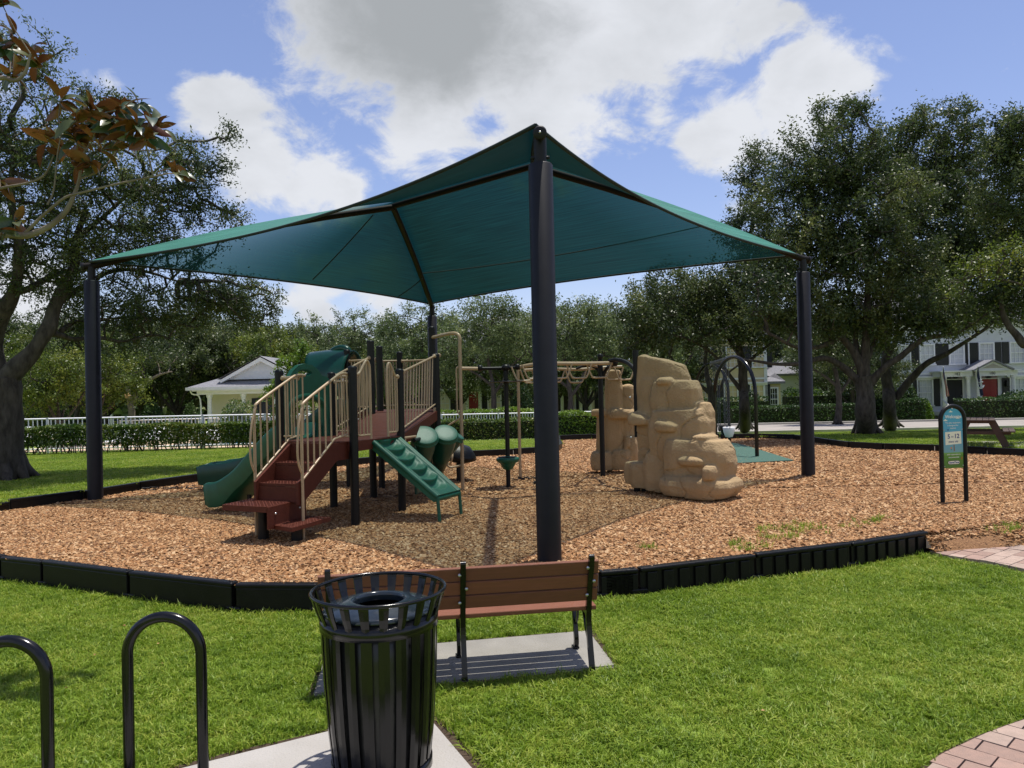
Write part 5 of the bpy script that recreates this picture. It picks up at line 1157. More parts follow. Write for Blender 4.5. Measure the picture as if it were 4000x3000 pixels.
# pool side
pdk = [(-17.5, 25.5), (-8, 26.6), (-2, 32.6), (-4, 41), (-22, 38)]
g = MB(); vs, es, fs, *_ = delaunay_2d_cdt([Vector(p) for p in pdk] + [Vector((x, y)) for x in range(-20, 0, 2) for y in range(27, 40, 2) if inside(pdk, x, y)], [(i, (i + 1) % 5) for i in range(5)], [], 0, 1e-4)
g.add([(v.x, v.y, gz(v.x, v.y) + .03) for v in vs], [tuple(f) for f in fs if inside(pdk, sum(vs[i].x for i in f) / 3, sum(vs[i].y for i in f) / 3)], True); kind(g.build('pool_deck', MT['pool_deck']), 'structure')
g = MB(); g.add([(x_, y_, gz(x_, y_) + .05) for x_, y_ in ((-15, 31.5), (-6.5, 32.5), (-7, 37), (-15.5, 36))], [(0, 1, 2, 3)]); kind(g.build('pool_water', MT['water']), 'structure')

# ------------------------------------------------------------------ fences of white pickets, every picket a part
pk = MB(); pk.box((0, 0, .56), (.026, .026, 1.06)); PK = pk.mesh('picket', MT['white_paint'])
po_ = MB(); po_.box((0, 0, .57), (.06, .06, 1.14)); po_.box((0, 0, 1.145), (.07, .07, .02)); PO = po_.mesh('post', MT['white_paint'])
def fence(label, pts, h=1.12, sp=.115):
    o = thing('picket_fence', label, 'fence', (*pts[0], gz(*pts[0])), world=True, group='white pool fences'); n = 0
    for i in range(len(pts) - 1):
        a, b = Vector((*pts[i], gz(*pts[i]))), Vector((*pts[i + 1], gz(*pts[i + 1]))); L = (b - a).length; an = math.atan2((b - a).y, (b - a).x)
        for z, t in ((h, .045), (.14, .035)):
            m = MB(); m.tube([a + Zv * z, b + Zv * z], t * .62, 4); m.build('rail', MT['white_paint'], o)
        k = int(L / sp)
        for j in range(k):
            if n < 290: part('picket', PK, o, a.lerp(b, (j + .5) / k), an, (1, 1, h / 1.12)); n += 1
        for j in range(int(L / 2.4) + 1): part('post', PO, o, a.lerp(b, j * 2.4 / L), an, (1, 1, h / 1.12))
    return o
fence('white picket fence behind the left clipped hedge, nearest the lawn', [(-17.5, 24.2), (-8.4, 25.6), (-4.9, 28.6)], sp=.135)
fence('white picket fence between the yellow-green hedge and the middle clipped hedge', [(-4.9, 28.7), (-3.0, 31.6), (3.6, 31.9)])
fence('white picket fence on the far side of the pool', [(-20, 38.5), (-8.3, 40.5), (-1.0, 40.5)], sp=.16)

# ------------------------------------------------------------------ leafy hedges and shrubs
def leaves(points, size, m, name, parent, spread=.03, per=1, seed=0, upbias=.4, narrow=.45, tone=None):
    """real leaf blades, two triangles each, at the given points"""
    rg = np.random.default_rng(seed); P = np.repeat(np.asarray(points, float), per, axis=0); n = len(P); P = P + rg.normal(0, spread, (n, 3))
    nr_ = rg.normal(0, 1, (n, 3)); nr_[:, 2] += upbias; nr_ /= np.linalg.norm(nr_, axis=1)[:, None]
    t = rg.normal(0, 1, (n, 3)); t -= nr_ * (t * nr_).sum(1)[:, None]; t /= np.linalg.norm(t, axis=1)[:, None]; b = np.cross(nr_, t)
    s = size * rg.uniform(.6, 1.3, (n, 1)); V = np.empty((n, 4, 3))
    V[:, 0] = P - t * s * .5; V[:, 1] = P + b * s * narrow * .5 + nr_ * s * .06; V[:, 2] = P + t * s * .5; V[:, 3] = P - b * s * narrow * .5 + nr_ * s * .06
    if parent is not None and parent in ORG: V -= np.array(ORG[parent])
    me = bpy.data.meshes.new(name); me.vertices.add(n * 4); me.vertices.foreach_set('co', V.astype('f').ravel())
    me.loops.add(n * 4); me.loops.foreach_set('vertex_index', np.arange(n * 4, dtype='i')); me.polygons.add(n)
    me.polygons.foreach_set('loop_start', np.arange(0, n * 4, 4, dtype='i')); me.update(calc_edges=True)
    at = me.attributes.new('tone', 'FLOAT', 'FACE'); at.data.foreach_set('value', (tone if tone is not None else rg.random(n)).astype('f'))
    me.materials.append(m)
    return link(name, me, parent)
def box_points(a, b, w, h, n, z0f=0.0, seed=0, shell=.7, lump=.12):
    rg = np.random.default_rng(seed); L = (b - a).length; d = (b - a).normalized(); nn = np.array([d.y, -d.x, 0])
    s = rg.uniform(0, L, n); side = rg.random(n); y = rg.uniform(-w / 2, w / 2, n); z = rg.uniform(z0f, h, n)
    k = side < shell * .55; z[k] = h - np.abs(rg.normal(0, .05, k.sum())); k2 = (side >= shell * .55) & (side < shell); y[k2] = (w / 2 - np.abs(rg.normal(0, .05, k2.sum()))) * np.where(rg.random(k2.sum()) < .75, 1, -1)
    lp = np.array([noise.noise(Vector((x * .9, seed, 0))) for x in s]); z = z * (1 + lump * lp)
    P = np.array(a)[None] + np.array(d)[None] * s[:, None] + nn[None] * y[:, None]; P[:, 2] += z
    return P
def hedge(label, pts, w, h, n, m, size=.07, z0f=.0, seed=0, stems=0, group=None, fill=True, lump=.12):
    o = thing('hedge', label, 'hedge', (*pts[0], gz(*pts[0])), world=True, group=group); allp = []; T = sum((Vector(pts[i + 1]) - Vector(pts[i])).length for i in range(len(pts) - 1)); st_ = MB()
    core = MB()
    for i in range(len(pts) - 1):
        a, b = Vector((*pts[i], gz(*pts[i]))), Vector((*pts[i + 1], gz(*pts[i + 1]))); L = (b - a).length
        allp.append(box_points(a, b, w, h, int(n * L / T), z0f, seed + i, lump=lump))
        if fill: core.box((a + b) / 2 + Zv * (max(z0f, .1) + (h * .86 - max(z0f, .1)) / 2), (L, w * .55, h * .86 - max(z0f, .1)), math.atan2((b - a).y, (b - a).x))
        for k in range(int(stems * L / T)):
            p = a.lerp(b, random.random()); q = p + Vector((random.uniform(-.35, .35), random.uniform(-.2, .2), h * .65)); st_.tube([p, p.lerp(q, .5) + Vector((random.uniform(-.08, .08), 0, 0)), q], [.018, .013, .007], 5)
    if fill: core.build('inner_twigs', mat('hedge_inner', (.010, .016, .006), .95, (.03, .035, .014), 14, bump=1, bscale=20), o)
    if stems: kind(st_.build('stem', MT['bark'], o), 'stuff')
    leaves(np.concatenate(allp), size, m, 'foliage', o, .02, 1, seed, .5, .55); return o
hedge('clipped green hedge with bare lower stems in front of the left white fence', [(-16.8, 23.2), (-12.8, 23.8)], .8, .86, 8500, LEAF_HEDGE, .10, .26, 1, 50, fill=False)
hedge('long clipped hedge with gaps and orange tips behind the stairs and left canopy post', [(-12.7, 23.9), (-8.4, 25.0), (-5.6, 27.0)], .75, .86, 17000, LEAF_HEDGE, .10, .22, 2, 90, fill=False)
hedge('dense clipped hedge in the middle behind the pole spinner', [(-4.6, 28.6), (-2.4, 29.9), (1.9, 30.3)], .8, .88, 9500, LEAF_HEDGE, .08, .05, 3, 40)
hedge('bright rounded hedge end just right of the front canopy post', [(1.6, 28.9), (4.1, 29.2)], 1.3, 1.05, 5200, LEAF_BRIGHT, .09, .05, 4, 20, lump=.3)
hedge('low yellow-green hedge behind the middle white fence', [(-5.2, 34.4), (1.4, 34.6)], 1.0, 1.35, 5200, LEAF_BRIGHT, .11, .2, 5)
for i, (lab, pts, w, h, n) in enumerate((
        ('dark clipped hedge along the far side of the road below the white townhouse', [(26.2, 44.6), (40, 43.6)], 1.1, 1.25, 7000),
        ('long dark hedge beyond the road, between the two largest oak trunks', [(13.3, 46.0), (20.8, 45.4)], 1.1, 1.2, 5000),
        ('short dark hedge with orange tips left of the townhouse steps', [(22.6, 45.0), (24.4, 44.9)], 1.1, 1.35, 2200),
        ('low dark hedge in front of the cream townhouse windows', [(7.2, 46.3), (11.0, 46.3)], 1.0, 1.15, 3200),
        ('second taller dark hedge behind the low one at the cream townhouse', [(10.8, 51.0), (17.0, 50.5)], 1.4, 2.0, 4200),
        ('dark hedge across the road behind the rock climbing walls', [(1.5, 46.8), (6.6, 46.5)], 1.1, 1.2, 3600),
        ('tall shaded hedge behind the second oak trunk at the white townhouse', [(18.2, 50.6), (23.2, 50.2)], 1.6, 2.3, 4200))):
    hedge(lab, pts, w, h, n, LEAF_DARK, .13, .1, 20 + i, 10)  # darker leaf colour stands in for the tree shade on these hedges
def bush(label, c, rx_, ry_, rz_, n, m, size, seed, name='bush', group=None):
    o = thing(name, label, 'bush', c, world=True, group=group); rg = np.random.default_rng(seed); v = rg.normal(0, 1, (n, 3)); v /= np.linalg.norm(v, axis=1)[:, None]; v[:, 2] = np.abs(v[:, 2]) ** .8
    rr = 1 - np.abs(rg.normal(0, .10, (n, 1))); lum = np.array([noise.noise(Vector(x) * 2.2 + Vector((seed, 0, 0))) for x in v])[:, None] * .13
    P = np.array(c)[None] + v * (rr + lum) * np.array([rx_, ry_, rz_])[None]; leaves(P, size, m, 'foliage', o, .02, 1, seed, .5, .5)
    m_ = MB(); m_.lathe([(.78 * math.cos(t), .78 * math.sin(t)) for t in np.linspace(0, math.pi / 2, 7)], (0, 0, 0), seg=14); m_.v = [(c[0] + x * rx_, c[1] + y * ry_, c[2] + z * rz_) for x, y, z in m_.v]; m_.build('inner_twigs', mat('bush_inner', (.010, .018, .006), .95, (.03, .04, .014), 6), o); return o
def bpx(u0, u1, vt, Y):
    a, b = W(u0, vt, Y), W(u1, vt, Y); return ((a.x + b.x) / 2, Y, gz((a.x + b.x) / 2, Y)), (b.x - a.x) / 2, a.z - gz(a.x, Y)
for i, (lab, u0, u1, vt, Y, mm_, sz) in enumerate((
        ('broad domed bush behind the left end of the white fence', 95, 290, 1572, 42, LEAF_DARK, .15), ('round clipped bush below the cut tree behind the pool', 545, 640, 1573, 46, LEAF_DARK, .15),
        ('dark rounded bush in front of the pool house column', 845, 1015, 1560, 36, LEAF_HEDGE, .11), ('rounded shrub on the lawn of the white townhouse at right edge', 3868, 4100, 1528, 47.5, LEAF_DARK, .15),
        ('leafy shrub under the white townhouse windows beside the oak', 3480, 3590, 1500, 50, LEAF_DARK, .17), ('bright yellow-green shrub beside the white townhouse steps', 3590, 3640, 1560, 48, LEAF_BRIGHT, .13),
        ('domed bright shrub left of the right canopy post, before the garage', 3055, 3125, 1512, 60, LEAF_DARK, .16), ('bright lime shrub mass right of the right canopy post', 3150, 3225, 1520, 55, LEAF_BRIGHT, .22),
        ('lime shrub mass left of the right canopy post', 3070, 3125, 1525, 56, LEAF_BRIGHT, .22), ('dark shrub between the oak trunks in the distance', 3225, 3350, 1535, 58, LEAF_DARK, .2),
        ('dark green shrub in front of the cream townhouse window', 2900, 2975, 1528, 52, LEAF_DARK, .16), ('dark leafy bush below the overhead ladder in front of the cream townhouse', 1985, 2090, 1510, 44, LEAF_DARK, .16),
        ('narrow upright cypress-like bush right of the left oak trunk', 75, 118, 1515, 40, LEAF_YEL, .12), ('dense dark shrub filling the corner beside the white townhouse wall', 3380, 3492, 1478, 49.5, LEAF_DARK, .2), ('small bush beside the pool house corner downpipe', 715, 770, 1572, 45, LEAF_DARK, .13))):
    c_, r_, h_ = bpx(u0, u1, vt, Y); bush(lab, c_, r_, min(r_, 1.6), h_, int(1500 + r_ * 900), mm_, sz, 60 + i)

# ------------------------------------------------------------------ houses
def house_root(name, label, cat, c, ang): return thing(name, label, cat, c, ang)
def bxm(name, parent, m, *boxes, bev=0):
    g = MB()
    for c, s in boxes: g.box(c, s, bev=bev)
    return g.build(name, m, parent)
WMS = {}
def window(parent, x, z, w, h, shutters=True, blind=False, y=0.0, hood=False, bars=(3, 4)):
    k = (w, h, shutters, blind, hood, bars)
    if k not in WMS:
        f = MB(); t = .09
        f.box((-w / 2 + t / 2, -.05, h / 2), (t, .12, h)); f.box((w / 2 - t / 2, -.05, h / 2), (t, .12, h)); f.box((0, -.05, h - t / 2), (w - 2 * t, .12, t)); f.box((0, -.07, t / 2), (w + .1, .16, t)); f.box((0, -.035, h / 2), (w - 2 * t, .07, .06))
        for i in range(1, bars[0]): f.box((-w / 2 + t + (w - 2 * t) * i / bars[0], -.02, h / 2), (.03, .03, h - 2 * t))
        for j in range(1, bars[1]):
            if j * 2 != bars[1]: f.box((0, -.02, t + (h - 2 * t) * j / bars[1]), (w - 2 * t, .025, .03))
        if hood: f.box((0, -.1, h + .12), (w + .4, .22, .12)); f.box((0, -.06, h + .03), (w + .2, .14, .08))
        g = MB(); g.box((0, .012, h / 2), (w - .16, .02, h - .16))
        s_ = MB()
        s_.box((0, -.03, h / 2), (.42, .05, h))
        for q in range(int(h / .09)): s_.box((0, -.06, .05 + q * .09), (.34, .012, .055))
        WMS[k] = (f.mesh('window', MT['white_paint']), g.mesh('pane', MT['blind'] if blind else MT['glass']), s_.mesh('shutter', MT['shutter']))
    a, b, c = WMS[k]; o = link('window', a, parent, (x, y, z)); link('pane', b, o)
    if shutters:
        for s in (-1, 1): link('shutter', c, o, (s * (w / 2 + .24), 0, 0))
    return o
def column(parent, x, y, z, h, r=.13):
    g = MB(); g.lathe([(r * 1.35, 0), (r * 1.35, .1), (r * 1.05, .14), (r, .3), (r * .9, h - .25), (r * .95, h - .2), (r * 1.3, h - .12), (r * 1.35, h)], (x, y, z), seg=18); return g.build('column', MT['white_paint'], parent)
def door(parent, x, z, w, h, m, y=0.0):
    g = MB(); g.box((-w / 2 - .05, -.03, h / 2), (.1, .1, h)); g.box((w / 2 + .05, -.03, h / 2), (.1, .1, h)); g.box((0, -.03, h + .24), (w + .2, .1, .06)); g.box((0, -.03, h + .03), (w + .2, .1, .06)); g.box((0, -.03, h + .50), (w + .3, .12, .1))
    o = link('door_frame', g.mesh('door_frame', MT['white_paint']), parent, (x, y, z))
    g = MB(); g.box((0, .01, h / 2), (w, .04, h))
    for sx in (-1, 1):
        for zz_ in (.25, .55, .82): g.box((sx * w * .23, -.015, h * zz_), (w * .32, .012, h * .2), bev=.004)
    link('door', g.mesh('door', m), o); g = MB(); g.box((0, .0, h + .14), (w, .02, .14)); link('transom', g.mesh('transom', MT['glass']), o)
    g = MB(); g.lathe([(0, .05), (.03, .04), (.02, 0)], (w * .4, -.03, h * .48), (0, -1, 0), 8); link('door_knob', g.mesh('door_knob', MT['bolt']), o); return o
def gable_roof(parent, x0, x1, y0, y1, z, h, m, over=.3, hip=False, name='roof'):
    g = MB(); a, b, c, d = x0 - over, x1 + over, y0 - over, y1 + over; ym = (c + d) / 2; hp = (d - c) / 2 if hip else 0
    g.add([(a, c, z), (b, c, z), (b, d, z), (a, d, z), (a + hp, ym, z + h), (b - hp, ym, z + h), (a, c, z - .18), (b, c, z - .18), (b, d, z - .18), (a, d, z - .18)], [(0, 1, 5, 4), (2, 3, 4, 5), (1, 2, 5), (3, 0, 4), (0, 6, 7, 1), (1, 7, 8, 2), (2, 8, 9, 3), (3, 9, 6, 0), (6, 9, 8, 7)])
    return g.build(name, m, parent)
def porch(parent, x0, x1, dep, zf, h, gable=None, num=None, steps=True, doors=(), y=0.0, rail=True, cols=2, wallm='stucco_white'):
    o = bxm('porch', parent, MT['white_paint'], (((x0 + x1) / 2, -dep / 2, zf - .12), (x1 - x0, dep, .24)), (((x0 + x1) / 2, -dep + .16, zf + h + .17), (x1 - x0, .28, .34)), (((x0 + x1) / 2, -dep / 2, zf + h + .36), (x1 - x0 + .3, dep + .3, .08)), ((x0 + .14, -dep / 2, zf + h + .17), (.28, dep - .3, .34)), ((x1 - .14, -dep / 2, zf + h + .17), (.28, dep - .3, .34)))
    for i in range(cols): column(o, x0 + .2 + (x1 - x0 - .4) * i / max(1, cols - 1), -dep + .18, zf, h)
    if gable:
        g0, g1, gh = gable; g = MB(); P = [(g0, zf + h + .41), (g1, zf + h + .41), ((g0 + g1) / 2, zf + h + .41 + gh)]
        g.prism(P, -dep - .1, 0, lambda a, b, z: Vector((a, z, b))); g.build('pediment', MT['white_paint'], o)
        g = MB(); t = .1
        for s in (0, 1):
            a = Vector(P[s]); b = Vector(P[2]); dd = (b - a).normalized(); nn = Vector((-dd.y, dd.x)) * (1 if s == 0 else -1)
            g.prism([tuple(a - dd * .15), tuple(b + dd * .0), tuple(b + nn * t), tuple(a + nn * t - dd * .15)], -dep - .25, .0, lambda x_, z_, y_: Vector((x_, y_, z_)))
        g.build('porch_roof', MT['roof_grey'], o)
        tri = MB(); c_ = (g0 + g1) / 2; w_ = (g1 - g0) * .3; tri.prism([(c_ - w_, zf + h + .50), (c_ + w_, zf + h + .50), (c_, zf + h + .45 + gh * .62)], -dep - .115, -dep - .09, lambda a, b, z: Vector((a, z, b))); tri.build('pediment_recess', MT['path_conc'], o)
    if num: text(num, .26, (x0 + x1) / 2 if gable is None else (gable[0] + gable[1]) / 2, zf + h + .17, MT['shutter'], -dep - .0, 'house_number', parent=o)
    for dx, dm in doors: door(o, dx, zf, 1.0, 2.1, dm, -.02)
    return o
# white townhouse, right
cw = W(3490, 1650, 50.5); 
wh = house_root('white_townhouse', 'two-storey white townhouse with black shutters, porches and two flags', 'house', (W(3490, 1600, 51).x, 51, -.75), R(-5))
Wd, Hh = 15.5, 6.6
bxm('wall', wh, MT['stucco_white'], ((Wd / 2, 5, Hh / 2), (Wd, 10, Hh)))
bxm('string_course', wh, MT['white_paint'], ((Wd / 2, -.03, 3.3), (Wd, .1, .14)), ((Wd / 2, -.08, Hh - .1), (Wd + .2, .3, .3)))
gable_roof(wh, 0, Wd, 0, 10, Hh + .18, 2.4, MT['roof_grey'], .45)
for i, (x, bl) in enumerate(((.7, True), (2.25, True), (4.15, True), (6.05, False), (8.0, False), (10.4, False), (13, True))): window(wh, x, 3.85, 1.0, 1.45, True, bl, bars=(3, 4))
for x in (.72, 2.05): window(wh, x, 1.1, 1.05, 1.85, True, False, hood=True)
for x in (8.0, 10.6): window(wh, x, 1.15, 1.1, 1.75, True, False, hood=True)
pw = porch(wh, 2.5, 4.42, 1.5, .75, 2.3, None, '182', doors=((3.95, MT['shutter']),))
pw2 = porch(wh, 4.55, 7.1, 1.7, .75, 2.3, (4.45, 6.6, .55), '180', doors=((6.2, MT['red_door']),))
def iron_rail(parent, x0, x1, y, z):
    g = MB(); g.box(((x0 + x1) / 2, y, z + .85), (x1 - x0, .04, .04)); g.box(((x0 + x1) / 2, y, z + .1), (x1 - x0, .03, .03)); g.build('porch_rail', MT['shutter'], parent)
    q = MB(); q.box((0, 0, .47), (.018, .018, .75)); me = q.mesh('baluster', MT['shutter'])
    for i in range(int((x1 - x0) / .13)): link('baluster', me, parent, (x0 + .07 + i * .13, y, z))
iron_rail(pw, 3.5, 4.3, -1.35, .75); iron_rail(pw2, 5.9, 6.8, -1.5, .75)
def front_steps(parent, x0, x1, y, n, top):
    for i in range(n): bxm('step', parent, MT['path_conc'], (((x0 + x1) / 2, y - .16 - i * .32, (top - (i + 1) * top / (n + 1)) / 2), (x1 - x0, .32, top - (i + 1) * top / (n + 1))))
    for x in (x0, x1):
        g = MB(); a, b = Vector((x, y, top + .85)), Vector((x, y - n * .32 - .1, .95)); g.tube([a, b], .05, 4); g.tube([b, Vector((b.x, b.y, 0))], .03, 4)
        for i in range(1, 5): p = a.lerp(b, i / 5); g.tube([p, Vector((p.x, p.y, p.z - .85))], .012, 4)
        g.build('stair_rail', MT['white_paint'], parent)
front_steps(pw, 2.5, 3.4, -1.5, 4, .75); front_steps(pw2, 4.7, 5.7, -1.7, 4, .75)
for x, y_ in ((3.2, -.08), (7.25, -.08)):
    g = MB(); g.box((x, y_ - .08, 2.5), (.16, .16, .34), bev=.02); g.box((x, y_ - .08, 2.72), (.08, .08, .12)); g.build('wall_lantern', MT['shutter'], wh)
for zq in (4.0, 7.2): pass
g = MB(); g.tube([(4.9, -.1, .2), (4.9, -.1, Hh - .3)], .05, 8); g.build('downpipe', MT['white_paint'], wh)
# flags: thin cloth hanging from slanted poles on the porch columns
def flagmat(name, kind_):
    m = bpy.data.materials.new(name); m.use_nodes = True; nt = m.node_tree; ns = nt.nodes; ls = nt.links; b = ns['Principled BSDF']; b.inputs['Roughness'].default_value = .8
    a = ns.new('ShaderNodeAttribute'); a.attribute_name = 'cloth'; sp = ns.new('ShaderNodeSeparateXYZ'); ls.new(a.outputs['Vector'], sp.inputs[0])
    def mth(op, x, y=None):
        n = ns.new('ShaderNodeMath'); n.operation = op
        for i, q in enumerate((x, y)):
            if q is None: continue
            if isinstance(q, (int, float)): n.inputs[i].default_value = q
            else: ls.new(q, n.inputs[i])
        return n.outputs[0]
    st_ = mth('GREATER_THAN', mth('FRACT', mth('MULTIPLY', sp.outputs['Y'], 6.5)), .46)
    mx = ns.new('ShaderNodeMix'); mx.data_type = 'RGBA'; ls.new(st_, mx.inputs[0]); mx.inputs[6].default_value = (.62, .60, .60, 1); mx.inputs[7].default_value = (.45, .02, .03, 1)
    can = mth('MULTIPLY', mth('LESS_THAN', sp.outputs['X'], .40), mth('GREATER_THAN', sp.outputs['Y'], .46)); m2 = ns.new('ShaderNodeMix'); m2.data_type = 'RGBA'
    # rows of pale stars in the canton
    vx = ns.new('ShaderNodeTexVoronoi'); vx.inputs['Scale'].default_value = 14; vx.inputs['Randomness'].default_value = 0; ls.new(a.outputs['Vector'], vx.inputs['Vector']); star = mth('LESS_THAN', vx.outputs['Distance'], .26)
    cn = ns.new('ShaderNodeMix'); cn.data_type = 'RGBA'; ls.new(star, cn.inputs[0]); cn.inputs[6].default_value = (.02, .035, .16, 1); cn.inputs[7].default_value = (.6, .6, .62, 1)
    ls.new(can, m2.inputs[0]); ls.new(mx.outputs[2], m2.inputs[6]); ls.new(cn.outputs[2], m2.inputs[7]); ls.new(m2.outputs[2], b.inputs['Base Color']); return m
def flag(name, label, px, m, top=3.55, mark=False):
    o = thing(name, label, 'flag', tuple(wh.matrix_basis @ Vector((px, -1.6, top - .6))), R(-5))
    g = MB(); g.tube([(0, 0, 0), (-.35, -1.0, .75)], .018, 8); g.build('flag_pole', MT['white_paint'], o)
    vs = []; uv = []; NX, NY = 14, 20
    for j in range(NY + 1):
        for i in range(NX + 1):
            s, t = i / NX, j / NY; p = Vector((-.35, -1.0, .75)).lerp(Vector((-.02, -.15, .10)), s * .95)
            drop = t * (1.7 - .35 * s); x = p.x * (1 - .45 * t) + .22 * t + .06 * math.sin(s * 9 + t * 2) * t; y = p.y * (1 - .5 * t) + .08 * math.sin(s * 12 + t * 3) * t - .2 * t
            vs.append((x, y, p.z - drop)); uv.append((t, 1 - s, 0))
    g = MB(); g.add(vs, [(j * (NX + 1) + i, j * (NX + 1) + i + 1, (j + 1) * (NX + 1) + i + 1, (j + 1) * (NX + 1) + i) for j in range(NY) for i in range(NX)], True)
    c_ = g.build('cloth', m, o); at = c_.data.attributes.new('cloth', 'FLOAT_VECTOR', 'POINT'); at.data.foreach_set('vector', np.array(uv, 'f').ravel())
    if mark:      # pale anchor-like emblem
        g = MB()
        def Q(x, z): return Vector((-.10 + x, -.80, -.42 + z))
        g.tube([Q(0, .25), Q(0, -.22)], .035, 6); g.tube([Q(-.13, .12), Q(.13, .14)], .03, 6); g.tube(smooth_path([Q(-.20, -.08), Q(-.12, -.22), Q(0, -.27), Q(.13, -.2), Q(.20, -.06)], 4), .035, 6); g.tube([Q(.06, .27), Q(.0, .33), Q(-.06, .27), Q(0, .22), Q(.06, .27)], .025, 6); g.tube(smooth_path([Q(-.1, .02), Q(.06, -.03), Q(.1, -.15), Q(-.04, -.2)], 4), .022, 6)
        g.build('emblem', flat('emblem_white', (.6, .62, .66)), o)
    return o
flag('flag', 'striped red and white flag with blue starry corner hanging at the left porch', 2.45, flagmat('striped_flag', 0))
flag('flag', 'dark navy flag with a pale emblem hanging between the two porches', 4.55, mat('navy_flag', (.012, .02, .075), .8, (.016, .026, .09), 3), mark=True)

# cream townhouses in the middle distance
def cream(name, label, x0, x1, Y, ang, wins, porches, wm, H=6.4, group=None):
    z = gz((x0 + x1) / 2, Y); o = house_root(name, label, 'house', (x0, Y, z), ang); w = x1 - x0
    bxm('wall', o, wm, ((w / 2, 5, H / 2), (w, 10, H))); bxm('string_course', o, MT['white_paint'], ((w / 2, -.03, 3.3), (w, .1, .14)), ((w / 2, -.08, H - .1), (w + .2, .3, .3)), ((.1, -.02, H / 2), (.24, .08, H)), ((w - .1, -.02, H / 2), (.24, .08, H)))
    gable_roof(o, 0, w, 0, 10, H + .18, 2.4, MT['roof_grey'], .4, hip=True)
    for x, z_, bl in wins: window(o, x, z_, 1.1, 1.65 if z_ > 3 else 1.95, True, bl, hood=z_ < 3)
    for p in porches: porch(o, **p)
    return o
xa, xb = W(2690, 1500, 57).x, W(3000, 1500, 57).x
yh_ = cream('cream_townhouse', 'yellow-cream townhouse behind the swings with black shutters and corner bay', xa, xb, 57, R(2), [(1.2, 4.1, False), (3.4, 4.1, True), (5.4, 4.1, False), (1.1, .9, False), (3.2, .9, True), (5.2, .9, False)], [], MT['stucco_cream'])
g = MB(); w_ = xb - xa; g.box((w_ + .55, 1.4, 1.45), (1.1, 2.4, 2.9)); bay = g.build('bay', MT['stucco_cream'], yh_); gable_roof(bay, w_ - .05, w_ + 1.15, .2, 2.6, 3.05, .65, MT['roof_grey'], .25, hip=True, name='bay_roof'); window(bay, w_ + .55, .8, .7, 1.8, False, False, .19)
cx0, cx1 = W(1690, 1500, 60).x, W(2440, 1500, 60).x
X = lambda u: W(u, 1500, 60).x - cx0
cream('cream_townhouse', 'pale cream townhouse row behind the middle hedge with two porches', cx0, cx1, 60, 0, [(X(1745), 4.1, False), (X(1810), 4.1, True), (X(1880), 4.1, False), (X(1960), 4.1, False), (X(2060), 4.1, True), (X(2190), 4.1, False), (X(2300), 4.1, False), (X(1930), .9, False), (X(2040), .9, False), (X(2370), .9, False), (X(1730), .9, True)],
      [dict(x0=X(1818), x1=X(1885), dep=1.5, zf=.7, h=2.2, gable=(X(1815), X(1888), .6), num='200', doors=((X(1851), MT['red_door']),)), dict(x0=X(2180), x1=X(2305), dep=1.6, zf=.7, h=2.3, gable=(X(2215), X(2310), .6), num='186', doors=((X(2200), MT['bark']), (X(2272), MT['shutter'])), cols=4)], MT['stucco_pale'], 6.6)
gx0 = W(3015, 1500, 70).x; go_ = house_root('garage_house', 'white one-storey house with grey hip roof beyond the right canopy post', 'house', (gx0, 70, gz(gx0, 47)), 0)
bxm('wall', go_, MT['stucco_white'], ((3.6, 4, 1.7), (7.2, 8, 3.4))); gable_roof(go_, 0, 7.2, 0, 8, 3.6, 2.5, MT['roof_grey'], .5, hip=True); g = MB(); g.box((.5, -.1, 2.4), (.18, .18, .35)); g.build('wall_lantern', MT['shutter'], go_)

# pool house
Yp = 42.0; xL, xR = W(775, 1520, Yp).x, W(1290, 1520, Yp).x; w_ = xR - xL; gzp = gz(-14, Yp); zt_ = W(900, 1522, Yp).z - gzp
ph = house_root('pool_house', 'white gabled pool house with columns behind the fence', 'building', (xL, Yp, gzp), 0)
XP = lambda u: W(u, 1520, Yp).x - xL
bxm('wall', ph, MT['stucco_pale'], ((w_ / 2, 4.2, zt_ / 2), (w_, 5.4, zt_)))
bxm('beam', ph, MT['white_paint'], ((w_ / 2, .05, zt_ - .12), (w_ + .1, .3, .26)), ((w_ / 2, .8, zt_ - .02), (w_ + .4, 2.4, .08)))
for u in (815, 948, 1075, 1200): column(ph, XP(u), .1, 0, zt_ - .25, .13)
gable_roof(ph, -.15, w_ + .15, 0, 7, zt_ + .16, 1.5, MT['roof_grey'], .35, hip=True)
g = MB(); g.box((w_ / 2, -.42, zt_ + .08), (w_ + 1.05, .1, .16)); g.build('gutter', MT['white_paint'], ph)
ga, gb = XP(875), XP(1157); gzh = W(1016, 1395, Yp).z - gzp; zb0 = W(900, 1482, Yp).z - gzp; gm = (ga + gb) / 2
g = MB(); g.prism([(ga, zb0), (gb, zb0), (gm, gzh - .12)], .35, 4, lambda a, b, z: Vector((a, z, b))); g.build('gable_wall', MT['stucco_white'], ph)
g = MB()
for s, x in ((1, ga), (-1, gb)):
    a = Vector((x - s * .3, zb0 - .05)); b = Vector((gm, gzh)); dd = (b - a).normalized(); nn = Vector((-dd.y, dd.x)) * s
    g.prism([tuple(a), tuple(b), tuple(b - Vector((0, .22))), tuple(a - nn * .16)], .10, .42, lambda x_, z_, y_: Vector((x_, y_, z_)))
g.build('barge_board', MT['white_paint'], ph)
g = MB()
for s, x in ((1, ga), (-1, gb)):
    a = Vector((x - s * .4, zb0 - .02)); b = Vector((gm, gzh + .08)); g.add([(a.x, .05, a.y + .03), (b.x, .05, b.y), (b.x, 5, b.y), (a.x, 5, a.y + .03)], [(0, 1, 2, 3)])
g.build('gable_roof', MT['roof_grey'], ph)
